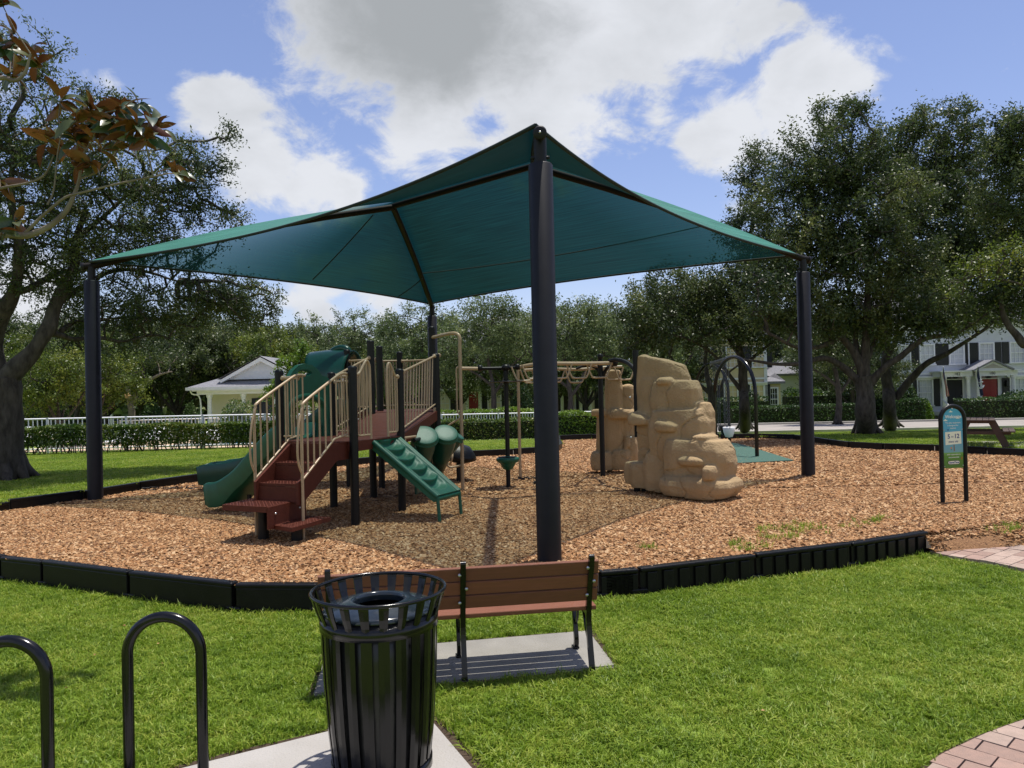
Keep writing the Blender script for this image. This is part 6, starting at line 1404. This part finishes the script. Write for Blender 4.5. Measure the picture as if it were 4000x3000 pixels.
bxm('navy_door', ph, MT['navy'], ((XP(1000), 1.48, 1.05), (1.5, .06, 2.1)))
nd = bxm('notice_board', ph, MT['white_paint'], ((XP(871), 1.46, 1.15), (.75, .05, 1.35)))
text('POOL RULES', .11, XP(871), 1.70, MT['shutter'], 1.425, 'lettering', parent=nd)
g = MB()
for i in range(9): g.box((XP(871), 1.43, .60 + i * .11), (.62 - .1 * (i % 3), .004, .022))
kind(g.build('text_lines', MT['asphalt'], nd), 'stuff')
g = MB(); g.tube(smooth_path([(-.35, -.3, zt_ + .05), (-.3, -.1, zt_ - .2), (.05, .1, zt_ - .5), (.05, .12, 0)], 4), .045, 8); g.build('downpipe', MT['white_paint'], ph)

# ------------------------------------------------------------------ small things behind the fence
def lounge(label, c, ang, up_=.75):
    o = thing('lounge_chair', label, 'lounge chair', c, ang, 'white lounge chairs by the pool')
    g = MB(); g.box((0, .55, .32), (.62, 1.25, .06), bev=.02); g.build('seat', MT['plastic_white'], o)
    g = MB(); g.box((0, 0, 0), (.62, .75, .06), bev=.02); l = g.build('backrest', MT['plastic_white'], o); l.location = (0, -.3, .32 + .36 * up_); l.rotation_euler = (R(-50 * up_), 0, 0)
    for x in (-.28, .28):
        for y in (0, 1.1): g = MB(); g.tube([(x, y, .3), (x, y, 0)], .025, 6); g.build('leg', MT['plastic_white'], o)
for u, Y, a, lab in ((75, 25.8, 10, 'white lounge chair partly behind the left oak trunk'), (215, 26.2, 150, 'raised white lounge chair seen between two fence posts'), (483, 28.2, 0, 'white lounge chair showing its top left of the pair above the hedge'), (590, 28.6, 0, 'white lounge chair showing its top right of the pair above the hedge'), (820, 29.5, 20, 'white lounge chair seen through the hedge near the slides')):
    p = W(u, 1640, Y); lounge(lab, (p.x, Y, gz(p.x, Y) + .04), R(a + 180))
sp_ = thing('stop_sign_post', 'white post with red stop sign and street name blade behind the pool', 'sign', (W(435, 1600, 60).x, 60, gz(-20, 47)))
g = MB(); g.box((0, 0, 1.7), (.16, .16, 3.4)); g.box((0, 0, 3.45), (.22, .22, .12)); g.build('post', MT['white_paint'], sp_)
g = MB(); g.prism([(.18 + .36 * .62 * math.cos(R(22.5 + 45 * k)) * .75, 2.2 + .36 * math.sin(R(22.5 + 45 * k)) * 1.15) for k in range(8)], -.13, -.09, lambda a, b, z: Vector((a, z, b))); s8 = g.build('stop_plate', mat('sign_red', (.5, .015, .02), .4), sp_); text('STOP', .16, .18, 2.2, INK_W, -.135, 'lettering', parent=s8)
g = MB(); g.box((-.75, -.02, 3.05), (1.3, .04, .14)); g.build('street_name_blade', MT['galv'], sp_)

# ------------------------------------------------------------------ trees
def lobe_points(lobes, seed, shell=.35):
    rg = np.random.default_rng(seed); out_ = []
    for (c, r, n) in lobes:
        v = rg.normal(0, 1, (n, 3)); v /= np.linalg.norm(v, axis=1)[:, None]; rad = (shell + (1 - shell) * rg.random((n, 1)) ** .6)
        lum = np.array([noise.noise(Vector(x) * 1.8 + Vector((seed, c[0], c[2]))) for x in v])[:, None] * .35
        out_.append(np.array(c)[None] + v * (rad + lum) * np.array(r)[None])
    return np.concatenate(out_)
def grow(limbs, tips, m_, rng, r_tip=.006, k=.0075, rmax=.09, curve=.12, seg=5):
    """join every twig tip to the nearest branch: limbs first, then a spreading net of branches"""
    pos = []; par = []; nid = []
    for pts, r0, r1 in limbs:
        P = smooth_path(pts, 5); n = len(P); rad = [r0 + (r1 - r0) * (i / (n - 1)) ** .8 for i in range(n)]; o0 = len(m_.v); m_.tube(P, rad, 16 if r0 > .12 else 8)
        for q_ in range(o0, len(m_.v)):
            v_ = Vector(m_.v[q_]); nv = noise.noise_vector(v_ * (2.2 if r0 > .12 else 4)); k_ = min(.06, r0 * .22); m_.v[q_] = tuple(v_ + nv * k_)
        for p in P: pos.append(np.array(p))
    base = len(pos); pos = np.array(pos); d0 = np.min(np.linalg.norm(tips[:, None] - pos[None], axis=2), axis=1) if len(tips) * len(pos) < 4e6 else np.array([np.min(np.linalg.norm(pos - t, axis=1)) for t in tips])
    order = np.argsort(d0); allp = np.concatenate([pos, np.zeros((len(tips) , 3))]); cost = np.zeros(len(allp)); N = base; parent = np.full(len(allp), -1)
    for t in order:
        p = tips[t]; dd = np.linalg.norm(allp[:N] - p, axis=1) + cost[:N] * .25; j = int(np.argmin(dd)); allp[N] = p; parent[N] = j; cost[N] = cost[j] + np.linalg.norm(allp[j] - p); N += 1
    w = np.zeros(N)
    for i in range(N - 1, base - 1, -1): w[i] += 1; w[parent[i]] += w[i]
    for i in range(base, N):
        a, b = Vector(allp[parent[i]]), Vector(allp[i]); L = (b - a).length
        ra = min(rmax, r_tip + k * math.sqrt(w[i])); rb = min(rmax, r_tip + k * math.sqrt(max(0, w[i] - 1)))
        o = Vector((rng.uniform(-1, 1), rng.uniform(-1, 1), rng.uniform(-.6, .8))) * L * curve
        if ra > .018 and L > .3: m_.tube([a, a.lerp(b, .33) + o, a.lerp(b, .7) + o * .6, b], [ra, ra * .95, (ra + rb) / 2, rb], seg, cap=False)
        else: m_.tube([a, a.lerp(b, .5) + o, b], [ra, ra * .9, rb], 4 if ra > .014 else 3, cap=False)
def leaf_cluster(tips, per, spread, size, m, name, parent, seed, upbias=.5, narrow=.42, tonejit=.5):
    rg = np.random.default_rng(seed); n = len(tips)
    ax = rg.normal(0, 1, (n, 3)); ax[:, 2] += .3; ax /= np.linalg.norm(ax, axis=1)[:, None]
    P = np.repeat(tips, per, axis=0); A_ = np.repeat(ax, per, axis=0); t = rg.normal(0, 1, (n * per, 1)); P = P + A_ * t * spread * .9 + rg.normal(0, spread * .42, (n * per, 3))
    ct = np.repeat(rg.random(n), per); tone = np.clip(ct * (1 - tonejit) + rg.random(n * per) * tonejit, 0, 1)
    return leaves(P, size, m, name, parent, 0.0, 1, seed + 1, upbias, narrow, tone)
def tree(name, label, base, limbs, lobes, lm, size, per, spread, seed, group=None, bark='bark', shell=.35, r_tip=.006, k=.0075, flare=True, world=True, cat='tree'):
    o = thing(name, label, cat, tuple(base), world=True, group=group); rng = random.Random(seed); m_ = MB(); tips = lobe_points(lobes, seed, shell)
    grow(limbs, tips, m_, rng, r_tip, k)
    if flare:
        r0 = limbs[0][1]; b = Vector(base)
        for i in range(7):
            a = i * .9 + rng.uniform(-.2, .2); d = Vector((math.cos(a), math.sin(a), 0)); m_.tube(smooth_path([b + d * r0 * .45 + Zv * r0 * 2.2, b + d * r0 * .95 + Zv * r0 * .7, b + d * r0 * rng.uniform(1.5, 2.1) - Zv * .03], 3), [r0 * .4, r0 * .38, r0 * .38, r0 * .34, r0 * .28, r0 * .2, r0 * .12], 6)
    m_.build('trunk', MT[bark], o); leaf_cluster(tips, per, spread, size, lm, 'crown', o, seed)
    return o
def LB(u, v, Y, ru, rv, n, ry_=None):      # a lobe given by picture size at a depth
    c = W(u, v, Y); s = Y / F_PX; return (tuple(c), (ru * s, (ry_ if ry_ else (ru + rv) * .5 * s), rv * s), n)
def WP(*t): return [W(u, v, Y) for u, v, Y in t]
# left oak
b = G(10, 1872, .41); b.z = .36
tree('oak_tree', 'large dark oak at the left edge with its trunk cut off by the picture edge', b,
     [([b, *WP((12, 1700, 16), (15, 1560, 16), (12, 1480, 16))], .40, .33),
      (WP((10, 1500, 16), (60, 1440, 16), (130, 1370, 16.1), (185, 1290, 16.2), (215, 1200, 16.3), (255, 1120, 16.4), (285, 1040, 16.5), (300, 930, 16.6), (330, 820, 16.7)), .23, .06),
      (WP((5, 1500, 16), (-25, 1350, 16), (10, 1220, 15.8), (45, 1150, 15.7), (75, 1050, 15.5), (70, 930, 15.3), (40, 780, 15.2), (60, 600, 15)), .22, .05),
      (WP((60, 1140, 15.8), (120, 1125, 16), (190, 1085, 16.3), (260, 1060, 16.6), (330, 1060, 17)), .085, .04),
      (WP((215, 1200, 16.3), (270, 1150, 16.6), (330, 1120, 17), (430, 1060, 17.3), (560, 1060, 17.5), (700, 1100, 17.6)), .10, .025),
      (WP((190, 1300, 16.2), (240, 1310, 16.5), (290, 1325, 16.8), (390, 1320, 17), (480, 1335, 17.2), (570, 1312, 17.3)), .085, .02),
      (WP((240, 1290, 16.5), (300, 1255, 17), (400, 1250, 17.4), (540, 1240, 17.8), (700, 1260, 18)), .06, .02),
      (WP((300, 930, 16.6), (400, 850, 16.8), (520, 740, 17), (640, 640, 17.1)), .07, .02), (WP((70, 930, 15.3), (-120, 800, 15), (-200, 600, 15)), .10, .03)],
     [LB(60, 420, 15.2, 260, 230, 130), LB(140, 200, 15, 130, 110, 22), LB(250, 620, 15.6, 280, 200, 200), LB(30, 800, 15.3, 260, 240, 150), LB(430, 830, 16.6, 270, 200, 230), LB(640, 700, 17, 190, 140, 110), LB(760, 600, 17.2, 130, 80, 34), LB(830, 830, 17.4, 110, 70, 34), LB(885, 525, 17.2, 50, 45, 9), LB(860, 660, 17.3, 60, 60, 12), LB(935, 860, 17.4, 45, 60, 8), LB(320, 360, 15.5, 50, 50, 8), LB(440, 400, 15.8, 60, 60, 10), LB(560, 980, 17.2, 330, 90, 130),
      LB(880, 1160, 18, 220, 75, 120), LB(640, 1200, 17.6, 300, 110, 190), LB(330, 1180, 17.2, 220, 130, 110), LB(1000, 1230, 18, 100, 60, 36), LB(150, 1020, 16, 240, 130, 120), LB(-150, 1000, 15, 200, 300, 80), LB(450, 1330, 17.5, 240, 60, 44)],
     LEAF_OAK, .074, 56, .16, 101, shell=.35)
# right oaks
b = G(3385, 1690, .40)
tree('oak_tree', 'broad oak with thick forked limbs just right of the right canopy post', b,
     [([b, *WP((3382, 1620, 24), (3378, 1540, 24), (3370, 1470, 24))], .30, .27),
      (WP((3372, 1480, 24), (3350, 1400, 24), (3310, 1340, 24), (3280, 1320, 24), (3230, 1345, 23.8), (3170, 1358, 23.5), (3090, 1350, 23.2), (3000, 1300, 23)), .15, .04),
      (WP((3355, 1490, 24), (3300, 1440, 24), (3230, 1400, 23.8), (3180, 1405, 23.6), (3120, 1420, 23.4), (3020, 1422, 23.2), (2960, 1412, 23), (2880, 1400, 22.8)), .13, .03),
      (WP((3378, 1480, 24), (3380, 1380, 24), (3385, 1250, 24), (3390, 1100, 24), (3380, 900, 24), (3360, 700, 24)), .17, .04), (WP((3365, 1470, 24.1), (3345, 1350, 24.3), (3330, 1200, 24.5), (3280, 1000, 24.6), (3200, 850, 24.7)), .12, .03),
      (WP((3400, 1500, 24), (3440, 1450, 23.8), (3520, 1390, 23.5), (3600, 1330, 23.2), (3680, 1310, 23), (3760, 1290, 22.8), (3860, 1220, 22.5)), .14, .03),
      (WP((3390, 1400, 24), (3430, 1300, 24.2), (3480, 1150, 24.4), (3560, 1000, 24.5)), .09, .03)],
     [LB(3200, 640, 24.5, 170, 160, 90), LB(3330, 560, 24.5, 150, 150, 80), LB(3100, 800, 24.5, 170, 180, 110), LB(3390, 800, 24, 240, 220, 170), LB(3200, 1020, 24, 240, 180, 160), LB(3480, 1080, 24, 260, 190, 190), LB(3150, 1230, 23.5, 170, 120, 90), LB(3400, 1260, 24.5, 220, 100, 90), LB(3010, 1170, 23.2, 150, 130, 70), LB(3640, 1230, 23, 170, 100, 70), LB(3240, 450, 24.5, 70, 60, 14), LB(3350, 420, 24.5, 60, 45, 10), LB(3290, 720, 24.6, 200, 120, 90), LB(3020, 1020, 24.2, 120, 110, 50), LB(3330, 960, 24.3, 240, 120, 110)],
     LEAF_OAK, .11, 82, .23, 102, shell=.25)
b = G(3478, 1666, .24)
tree('oak_tree', 'dark second oak trunk close behind and right of the broad forked oak', b,
     [([b, *WP((3474, 1600, 27), (3470, 1520, 27), (3460, 1450, 27), (3462, 1330, 27.1), (3466, 1200, 27.2), (3480, 1000, 27.4), (3540, 800, 27.5))], .26, .06),
      (WP((3500, 1555, 27), (3560, 1480, 26.6), (3620, 1420, 26.2), (3700, 1380, 25.8), (3780, 1330, 25.5), (3880, 1260, 25.2), (3980, 1180, 25)), .15, .03), (WP((3465, 1400, 27), (3520, 1300, 27), (3620, 1200, 27), (3720, 1050, 27)), .10, .03), (WP((3462, 1380, 27), (3420, 1290, 27.5), (3380, 1180, 28)), .07, .02)],
     [LB(3560, 620, 27.5, 150, 150, 80), LB(3720, 560, 27.5, 120, 150, 70), LB(3640, 850, 27, 220, 200, 160), LB(3800, 1020, 26.5, 230, 150, 150), LB(3620, 1100, 26.5, 200, 120, 110), LB(3880, 1200, 26, 200, 80, 80), LB(3740, 430, 27.5, 60, 45, 12), LB(3600, 480, 27.5, 90, 60, 30), LB(3820, 700, 27.5, 180, 170, 120), LB(3560, 800, 27.5, 150, 150, 80), LB(3860, 900, 27, 150, 130, 70), LB(3700, 1000, 27, 200, 90, 70), LB(3470, 600, 27.8, 110, 100, 50), LB(3760, 1240, 25.5, 140, 60, 40)],
     LEAF_OAK, .12, 82, .26, 103, shell=.25)
b = W(4220, 1700, 22); b.z = .4
tr4 = tree('oak_tree', 'oak at the right edge whose trunk stands outside the picture', b,
     [([b, *WP((4215, 1500, 22), (4180, 1420, 22), (4100, 1330, 22), (4010, 1350, 22), (3960, 1300, 22), (3920, 1230, 22), (3900, 1100, 22))], .25, .05), (WP((4180, 1420, 22), (4160, 1200, 22), (4100, 1000, 22), (4020, 800, 22), (3960, 600, 22)), .14, .04)],
     [LB(3930, 560, 22, 110, 100, 60), LB(4080, 620, 22, 180, 180, 90), LB(3960, 800, 22, 130, 150, 90), LB(4080, 1000, 22, 160, 200, 110), LB(3960, 1120, 22, 130, 110, 60), LB(3990, 470, 22, 90, 50, 20)],
     LEAF_OAK, .105, 80, .23, 104, shell=.25)
# lighter young growth hanging in front at the right
o_ = tree('oak_tree', 'bright yellow-green young growth spray hanging at right, before the dark oaks', W(4150, 1690, 20), [([W(4150, 1700, 20), *WP((4130, 1300, 20), (4050, 1150, 20), (3950, 1100, 20), (3800, 1080, 20))], .07, .015)],
     [LB(3840, 1050, 20, 110, 60, 26), LB(3960, 1010, 20, 120, 70, 34), LB(3740, 1120, 20, 60, 40, 8), LB(4060, 1090, 20, 100, 60, 20)], LEAF_YEL, .09, 34, .18, 105, flare=False)
b = G(2911, 1674, .17)
tree('oak_tree', 'oak with pale-grey lichen trunk directly behind the swing arches', b,
     [([b, *WP((2908, 1600, 28), (2905, 1520, 28), (2900, 1440, 28), (2890, 1350, 28.2), (2895, 1200, 28.3), (2920, 1000, 28.4), (2950, 800, 28.5))], .24, .06),
      (WP((2900, 1530, 28), (2860, 1480, 28), (2830, 1440, 27.8), (2780, 1380, 27.5), (2700, 1330, 27.2), (2600, 1300, 27)), .10, .025), (WP((2905, 1460, 28), (2940, 1400, 28), (3000, 1350, 28), (3060, 1300, 28)), .09, .025), (WP((2895, 1400, 28), (2830, 1300, 28.4), (2760, 1200, 28.6), (2680, 1120, 28.8)), .09, .025)],
     [LB(2940, 720, 28.5, 90, 130, 50), LB(2920, 900, 28.5, 110, 120, 60), LB(3010, 1000, 28.4, 130, 130, 70), LB(2860, 1130, 28, 200, 120, 130), LB(2650, 1150, 28, 200, 110, 120), LB(2740, 1270, 27.5, 250, 90, 130), LB(2520, 1230, 27.5, 130, 110, 70), LB(2950, 1300, 28, 150, 70, 60), LB(2960, 590, 28.5, 55, 50, 10), LB(2500, 1350, 28, 110, 70, 34)],
     LEAF_OAK, .12, 74, .26, 106, shell=.25)
for (u, v, Y, lab, lobes, sd_) in ((2775, 1668, 31, 'dark oak with leaning trunk left of the swing arches', [LB(2700, 1190, 31, 160, 110, 90), LB(2830, 1250, 31, 150, 90, 70), LB(2600, 1270, 31, 120, 100, 60)], 111),
                               (3273, 1640, 40, 'slim oak standing across the road between the canopy post and forked oak', [LB(3230, 1380, 40, 140, 60, 70), LB(3300, 1300, 40, 160, 90, 90), LB(3150, 1400, 40, 80, 45, 30)], 112),
                               (1925, 1640, 44, 'dark forked oak in front of the cream porches, behind the pole spinner', [LB(1840, 1330, 44, 160, 110, 100), LB(2000, 1290, 44, 150, 110, 100), LB(1760, 1420, 44, 80, 60, 40), LB(1900, 1210, 44, 130, 60, 50)], 113),
                               (2225, 1650, 43, 'curved oak in front of the cream porch left of the climbing rocks', [LB(2200, 1340, 43, 140, 80, 80), LB(2330, 1300, 43, 130, 110, 80), LB(2420, 1380, 43, 90, 80, 50), LB(2240, 1220, 43, 150, 60, 60)], 114)):
    b = W(u, v, Y); b.z = gz(b.x, Y); sg_ = 1 if u % 2 else -1
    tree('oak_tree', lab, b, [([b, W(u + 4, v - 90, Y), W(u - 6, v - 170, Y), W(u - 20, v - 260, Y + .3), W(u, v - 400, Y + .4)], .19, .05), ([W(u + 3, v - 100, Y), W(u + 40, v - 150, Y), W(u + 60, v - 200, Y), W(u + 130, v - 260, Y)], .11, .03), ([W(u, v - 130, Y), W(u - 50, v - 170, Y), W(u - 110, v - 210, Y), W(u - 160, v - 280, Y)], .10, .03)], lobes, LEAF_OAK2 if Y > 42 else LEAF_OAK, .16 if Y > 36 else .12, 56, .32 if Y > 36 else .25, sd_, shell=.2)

# generic background oaks: five shapes, copied as individuals
def generic(seed, lm, H=9.5, Rr=4.2, low=2.6, n=190, leaf=.20):
    rg = random.Random(seed); lob = []
    for _ in range(9):
        a = rg.uniform(0, 6.28); d = Rr * rg.uniform(.2, .72); z = rg.uniform(low + 1.2, H - 1.8); s = rg.uniform(.8, 1.15) * (1.0 if z < H * .6 else .85)
        lob.append(((d * math.cos(a), d * math.sin(a), z), (2.0 * s, 2.0 * s, 1.5 * s), n // 9))
    lob.append(((0, 0, H - 2.2), (2.4, 2.4, 1.7), n // 6)); lob.append(((0, 0, H * .5), (3, 3, 2), n // 7))
    limbs = [([Vector((0, 0, -.2)), Vector((.1, 0, 1.2)), Vector((0, .1, 2.3)), Vector((.2, 0, H * .5)), Vector((0, 0, H * .8))], .26, .06)]
    for k in range(4):
        a = k * 1.6 + rg.uniform(-.3, .3); limbs.append(([Vector((0, 0, 1.9)), Vector((math.cos(a) * .8, math.sin(a) * .8, 2.7)), Vector((math.cos(a) * 2.0, math.sin(a) * 2.0, 3.8 + rg.random())), Vector((math.cos(a) * 3, math.sin(a) * 3, 5.2))], .14, .035))
    rng = random.Random(seed); m_ = MB(); tips = lobe_points(lob, seed, .3); grow(limbs, tips, m_, rng, .010, .012, .1)
    o = link('oak_tree', None); m_.build('trunk', MT['bark'], o); leaf_cluster(tips, 95, .38, leaf, lm, 'crown', o, seed, .5); return o
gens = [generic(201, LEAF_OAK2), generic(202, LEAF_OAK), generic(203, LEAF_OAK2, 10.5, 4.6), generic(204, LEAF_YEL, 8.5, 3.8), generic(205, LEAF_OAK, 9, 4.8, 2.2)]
used = set()
def place(gi, u, Y, s, rot, label, group, sx=1.0):
    x = W(u, 1500, Y).x; g = gens[gi]
    if gi in used: o = clone(g)
    else: o = g; used.add(gi)
    o.location = (x, Y, gz(x, Y) - .05); o.rotation_euler = (0, 0, rot); o.scale = (s * sx, s * sx, s); tag(o, label, 'tree', group); return o
LBL = 'grey-green background oak in the belt of trees above the middle hedge and fence'; GRP = 'background oaks in the middle'
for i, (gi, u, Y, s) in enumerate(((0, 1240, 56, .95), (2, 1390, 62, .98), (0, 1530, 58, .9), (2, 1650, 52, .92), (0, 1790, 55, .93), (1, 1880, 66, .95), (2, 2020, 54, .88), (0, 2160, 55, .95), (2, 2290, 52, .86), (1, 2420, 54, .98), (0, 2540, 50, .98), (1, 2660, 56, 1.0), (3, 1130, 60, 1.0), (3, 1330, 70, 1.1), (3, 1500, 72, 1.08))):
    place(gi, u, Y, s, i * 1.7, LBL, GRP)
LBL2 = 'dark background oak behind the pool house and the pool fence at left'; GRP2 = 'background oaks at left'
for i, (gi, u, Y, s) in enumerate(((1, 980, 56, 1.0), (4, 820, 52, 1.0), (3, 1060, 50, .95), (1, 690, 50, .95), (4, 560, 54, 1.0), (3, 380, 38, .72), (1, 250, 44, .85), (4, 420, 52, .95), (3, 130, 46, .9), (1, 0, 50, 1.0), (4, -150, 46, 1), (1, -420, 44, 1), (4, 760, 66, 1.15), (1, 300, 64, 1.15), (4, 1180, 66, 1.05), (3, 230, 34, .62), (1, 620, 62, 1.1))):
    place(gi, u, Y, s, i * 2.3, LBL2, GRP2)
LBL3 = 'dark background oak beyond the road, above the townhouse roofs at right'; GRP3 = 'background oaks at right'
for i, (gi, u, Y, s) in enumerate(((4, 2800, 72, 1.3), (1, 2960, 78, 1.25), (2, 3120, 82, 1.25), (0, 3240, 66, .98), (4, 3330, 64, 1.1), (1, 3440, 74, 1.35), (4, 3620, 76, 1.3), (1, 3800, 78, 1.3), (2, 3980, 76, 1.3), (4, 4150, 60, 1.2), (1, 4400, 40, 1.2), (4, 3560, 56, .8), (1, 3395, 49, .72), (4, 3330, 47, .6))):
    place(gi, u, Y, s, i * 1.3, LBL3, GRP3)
# far wood that closes the horizon
rg = np.random.default_rng(5); n = 26000; an = rg.uniform(-1.05, 1.05, n); dist = rg.uniform(98, 108, n); hh = 8.5 + 2.2 * np.array([noise.noise(Vector((a * 22, 0, 3))) + .6 * noise.noise(Vector((a * 70, 2, 3))) for a in an]); z = -.4 + hh * rg.random(n) ** .75
fw = leaves(np.stack([np.sin(an) * dist, np.cos(an) * dist, z], 1), 1.3, LEAF_OAK2, 'far_wood', None, .2, 1, 9, .5, .6); kind(fw, 'stuff'); tag(fw, 'far wood closing the horizon behind all houses', 'wood')
g = MB(); 
for i in range(60): a0, a1 = -1.1 + i * 2.2 / 60, -1.1 + (i + 1) * 2.2 / 60; g.add([(math.sin(a) * 109, math.cos(a) * 109, zq) for a, zq in ((a0, -1), (a1, -1), (a1, 6.5), (a0, 6.5))], [(0, 1, 2, 3)])
g2 = g.build('far_wood', mat('wood_shade', (.02, .035, .015), .95, (.05, .07, .03), .6, bump=1, bscale=2)); kind(g2, 'stuff')

# pruned tree by the pool with a sawn limb
b = W(518, 1622, 44); b.z = gz(b.x, 44)
pr = tree('pruned_tree', 'bare grey pruned tree with an orange sawn limb end beyond the pool', b, [([b, *WP((512, 1590, 44), (505, 1555, 44), (492, 1500, 44), (480, 1450, 44), (470, 1400, 44.3))], .22, .08), (WP((520, 1570, 44), (538, 1525, 43.8), (575, 1490, 43.6), (630, 1462, 43.4), (672, 1452, 43.2)), .15, .04), (WP((507, 1540, 44), (470, 1500, 44), (430, 1470, 44), (410, 1430, 44)), .07, .025), (WP((512, 1560, 44), (498, 1548, 43.4)), .17, .155)],
     [LB(440, 1385, 45, 110, 45, 36), LB(650, 1400, 44, 90, 35, 24)], LEAF_OAK, .16, 46, .3, 120, bark='bark_pale')
m = MB(); cc = W(497, 1545, 43.37); m.lathe([(0, .02), (.15, .015), (.16, 0)], cc, Vector(W(498, 1548, 43.4) - W(512, 1560, 44)).normalized(), 16); m.build('sawn_end', MT['cut_wood'], pr)
# young leafy tree behind the stairs
b = W(1160, 1690, 23); b.z = .4
tree('young_tree', 'young tree with bright glossy green leaves behind the green slide panel', b, [([b, *WP((1150, 1560, 23), (1160, 1450, 23), (1180, 1380, 23))], .05, .02), (WP((1150, 1600, 23), (1110, 1540, 23), (1075, 1500, 23)), .03, .01)],
     [LB(1175, 1370, 23, 38, 50, 20), LB(1130, 1430, 23, 60, 40, 24), LB(1190, 1470, 23, 70, 50, 26), LB(1085, 1520, 23, 70, 55, 26), LB(1220, 1560, 23, 80, 60, 30), LB(1130, 1600, 23, 90, 50, 26)], LEAF_BRIGHT, .10, 34, .10, 130, flare=False, shell=.1)

# magnolia branches reaching in from the left, every large leaf a part
def magnolia_leaf_mat():
    m = bpy.data.materials.new('magnolia_leaf'); m.use_nodes = True; nt = m.node_tree; ns = nt.nodes; ls = nt.links; b = ns['Principled BSDF']; b.inputs['Roughness'].default_value = .3
    g = ns.new('ShaderNodeNewGeometry'); oi = ns.new('ShaderNodeObjectInfo')
    r1 = ns.new('ShaderNodeValToRGB'); ls.new(oi.outputs['Random'], r1.inputs[0]); e = r1.color_ramp.elements; e[0].color = (.022, .055, .018, 1); e[1].color = (.09, .10, .03, 1)
    r2 = ns.new('ShaderNodeValToRGB'); ls.new(oi.outputs['Random'], r2.inputs[0]); e = r2.color_ramp.elements; e[0].color = (.085, .026, .010, 1); e[1].color = (.19, .080, .022, 1)
    mx = ns.new('ShaderNodeMix'); mx.data_type = 'RGBA'; ls.new(g.outputs['Backfacing'], mx.inputs[0]); ls.new(r1.outputs[0], mx.inputs[6]); ls.new(r2.outputs[0], mx.inputs[7]); ls.new(mx.outputs[2], b.inputs['Base Color'])
    t = ns.new('ShaderNodeBsdfTranslucent'); ms = ns.new('ShaderNodeMixShader'); ms.inputs[0].default_value = .15; ls.new(mx.outputs[2], t.inputs[0]); ls.new(b.outputs[0], ms.inputs[1]); ls.new(t.outputs[0], ms.inputs[2]); ls.new(ms.outputs[0], ns['Material Output'].inputs[0]); return m
MLM = magnolia_leaf_mat(); mls = []
for k in range(4):
    g = MB(); N_ = 7; vs = []; L_, w_ = .145 + .015 * k, .033 + .003 * k; cv = .05 + .03 * k
    for i in range(N_ + 1):
        t = i / N_; ww = w_ * math.sin(math.pi * min(1, .04 + t * .96)) ** .75 if i < N_ else .001; x = .012 + t * L_; z = -cv * t * t
        vs += [(x, -ww, z + ww * .35), (x, 0, z), (x, ww, z + ww * .35)]
    vs += [(0, 0, 0)]; g.add(vs, [f for i in range(N_) for f in ((i * 3, i * 3 + 3, i * 3 + 4, i * 3 + 1), (i * 3 + 1, i * 3 + 4, i * 3 + 5, i * 3 + 2))] + [(len(vs) - 1, 0, 1), (len(vs) - 1, 1, 2)], True); mls.append(g.mesh('leaf', MLM))
YM = 6.0; mb = W(-700, 1500, YM); mb.z = 0
mg = thing('magnolia_tree', 'magnolia branches with rust-backed leaves reaching in at upper left', 'tree', tuple(mb), world=True)
limbs = [([mb, *WP((-690, 2400, YM), (-650, 1600, YM), (-500, 1150, YM), (-250, 960, YM), (0, 918, YM), (100, 915, YM), (190, 885, YM), (250, 830, YM), (285, 770, YM), (310, 700, YM), (320, 620, YM), (350, 560, YM))], .055, .006),
         (WP((95, 912, YM), (160, 850, 5.95), (215, 800, 5.9), (260, 770, 5.9), (330, 750, 5.9), (463, 716, 5.9), (600, 690, 5.9), (655, 678, 5.9)), .014, .006), (WP((-300, 980, YM), (-150, 780, 6.1), (0, 735, 6.2), (110, 715, 6.2), (175, 680, 6.2), (215, 600, 6.2)), .016, .007),
         (WP((-500, 1150, YM), (-400, 700, 5.8), (-150, 350, 5.7), (0, 305, 5.7), (60, 315, 5.7), (100, 280, 5.7), (120, 210, 5.7)), .03, .008), (WP((310, 700, YM), (400, 660, 6.1), (460, 590, 6.2), (520, 540, 6.2), (600, 480, 6.2)), .009, .004), (WP((185, 800, 5.9), (210, 740, 5.9), (225, 600, 5.9), (240, 520, 5.9)), .008, .004)]
ctrs = [(115, 190), (70, 245), (150, 255), (30, 180), (60, 150), (235, 395), (300, 470), (350, 430), (385, 450), (330, 520), (420, 520), (470, 430), (500, 450), (545, 410), (580, 470), (620, 500), (200, 560), (255, 600), (300, 560), (400, 590), (470, 560), (520, 540), (360, 640), (565, 540), (690, 680), (340, 640), (280, 530), (450, 480), (60, 865), (5, 905), (10, 20), (0, 700), (40, 300), (540, 500), (410, 470)]
tp = np.array([tuple(W(u, v, YM + random.uniform(-.25, .25))) for u, v in ctrs]); m_ = MB(); grow(limbs, tp, m_, random.Random(3), .004, .0022, .02, .08); m_.build('branches', MT['bark_pale'], mg); rnd = random.Random(12); nl = 0
for p in tp:
    for k in range(rnd.choice((7, 8, 9))):
        a = rnd.uniform(0, 6.28); el = rnd.uniform(-.6, 1.2)
        part('leaf', rnd.choice(mls), mg, Vector(p) + Vector((rnd.gauss(0, .012), rnd.gauss(0, .012), rnd.gauss(0, .012))), (rnd.uniform(-1.6, 1.6), -el, a), [rnd.uniform(.7, 1.1)] * 3); nl += 1

# ------------------------------------------------------------------ canopy seams, drawn last
seam(1459, 838, 1222, 1092, 15.9, 16.9, .03); seam(1650, 1088, 1556, 1158, 19.0, 19.3, .02); seam(1650, 1068, 2735, 885, 18.4, 15.0, .10)
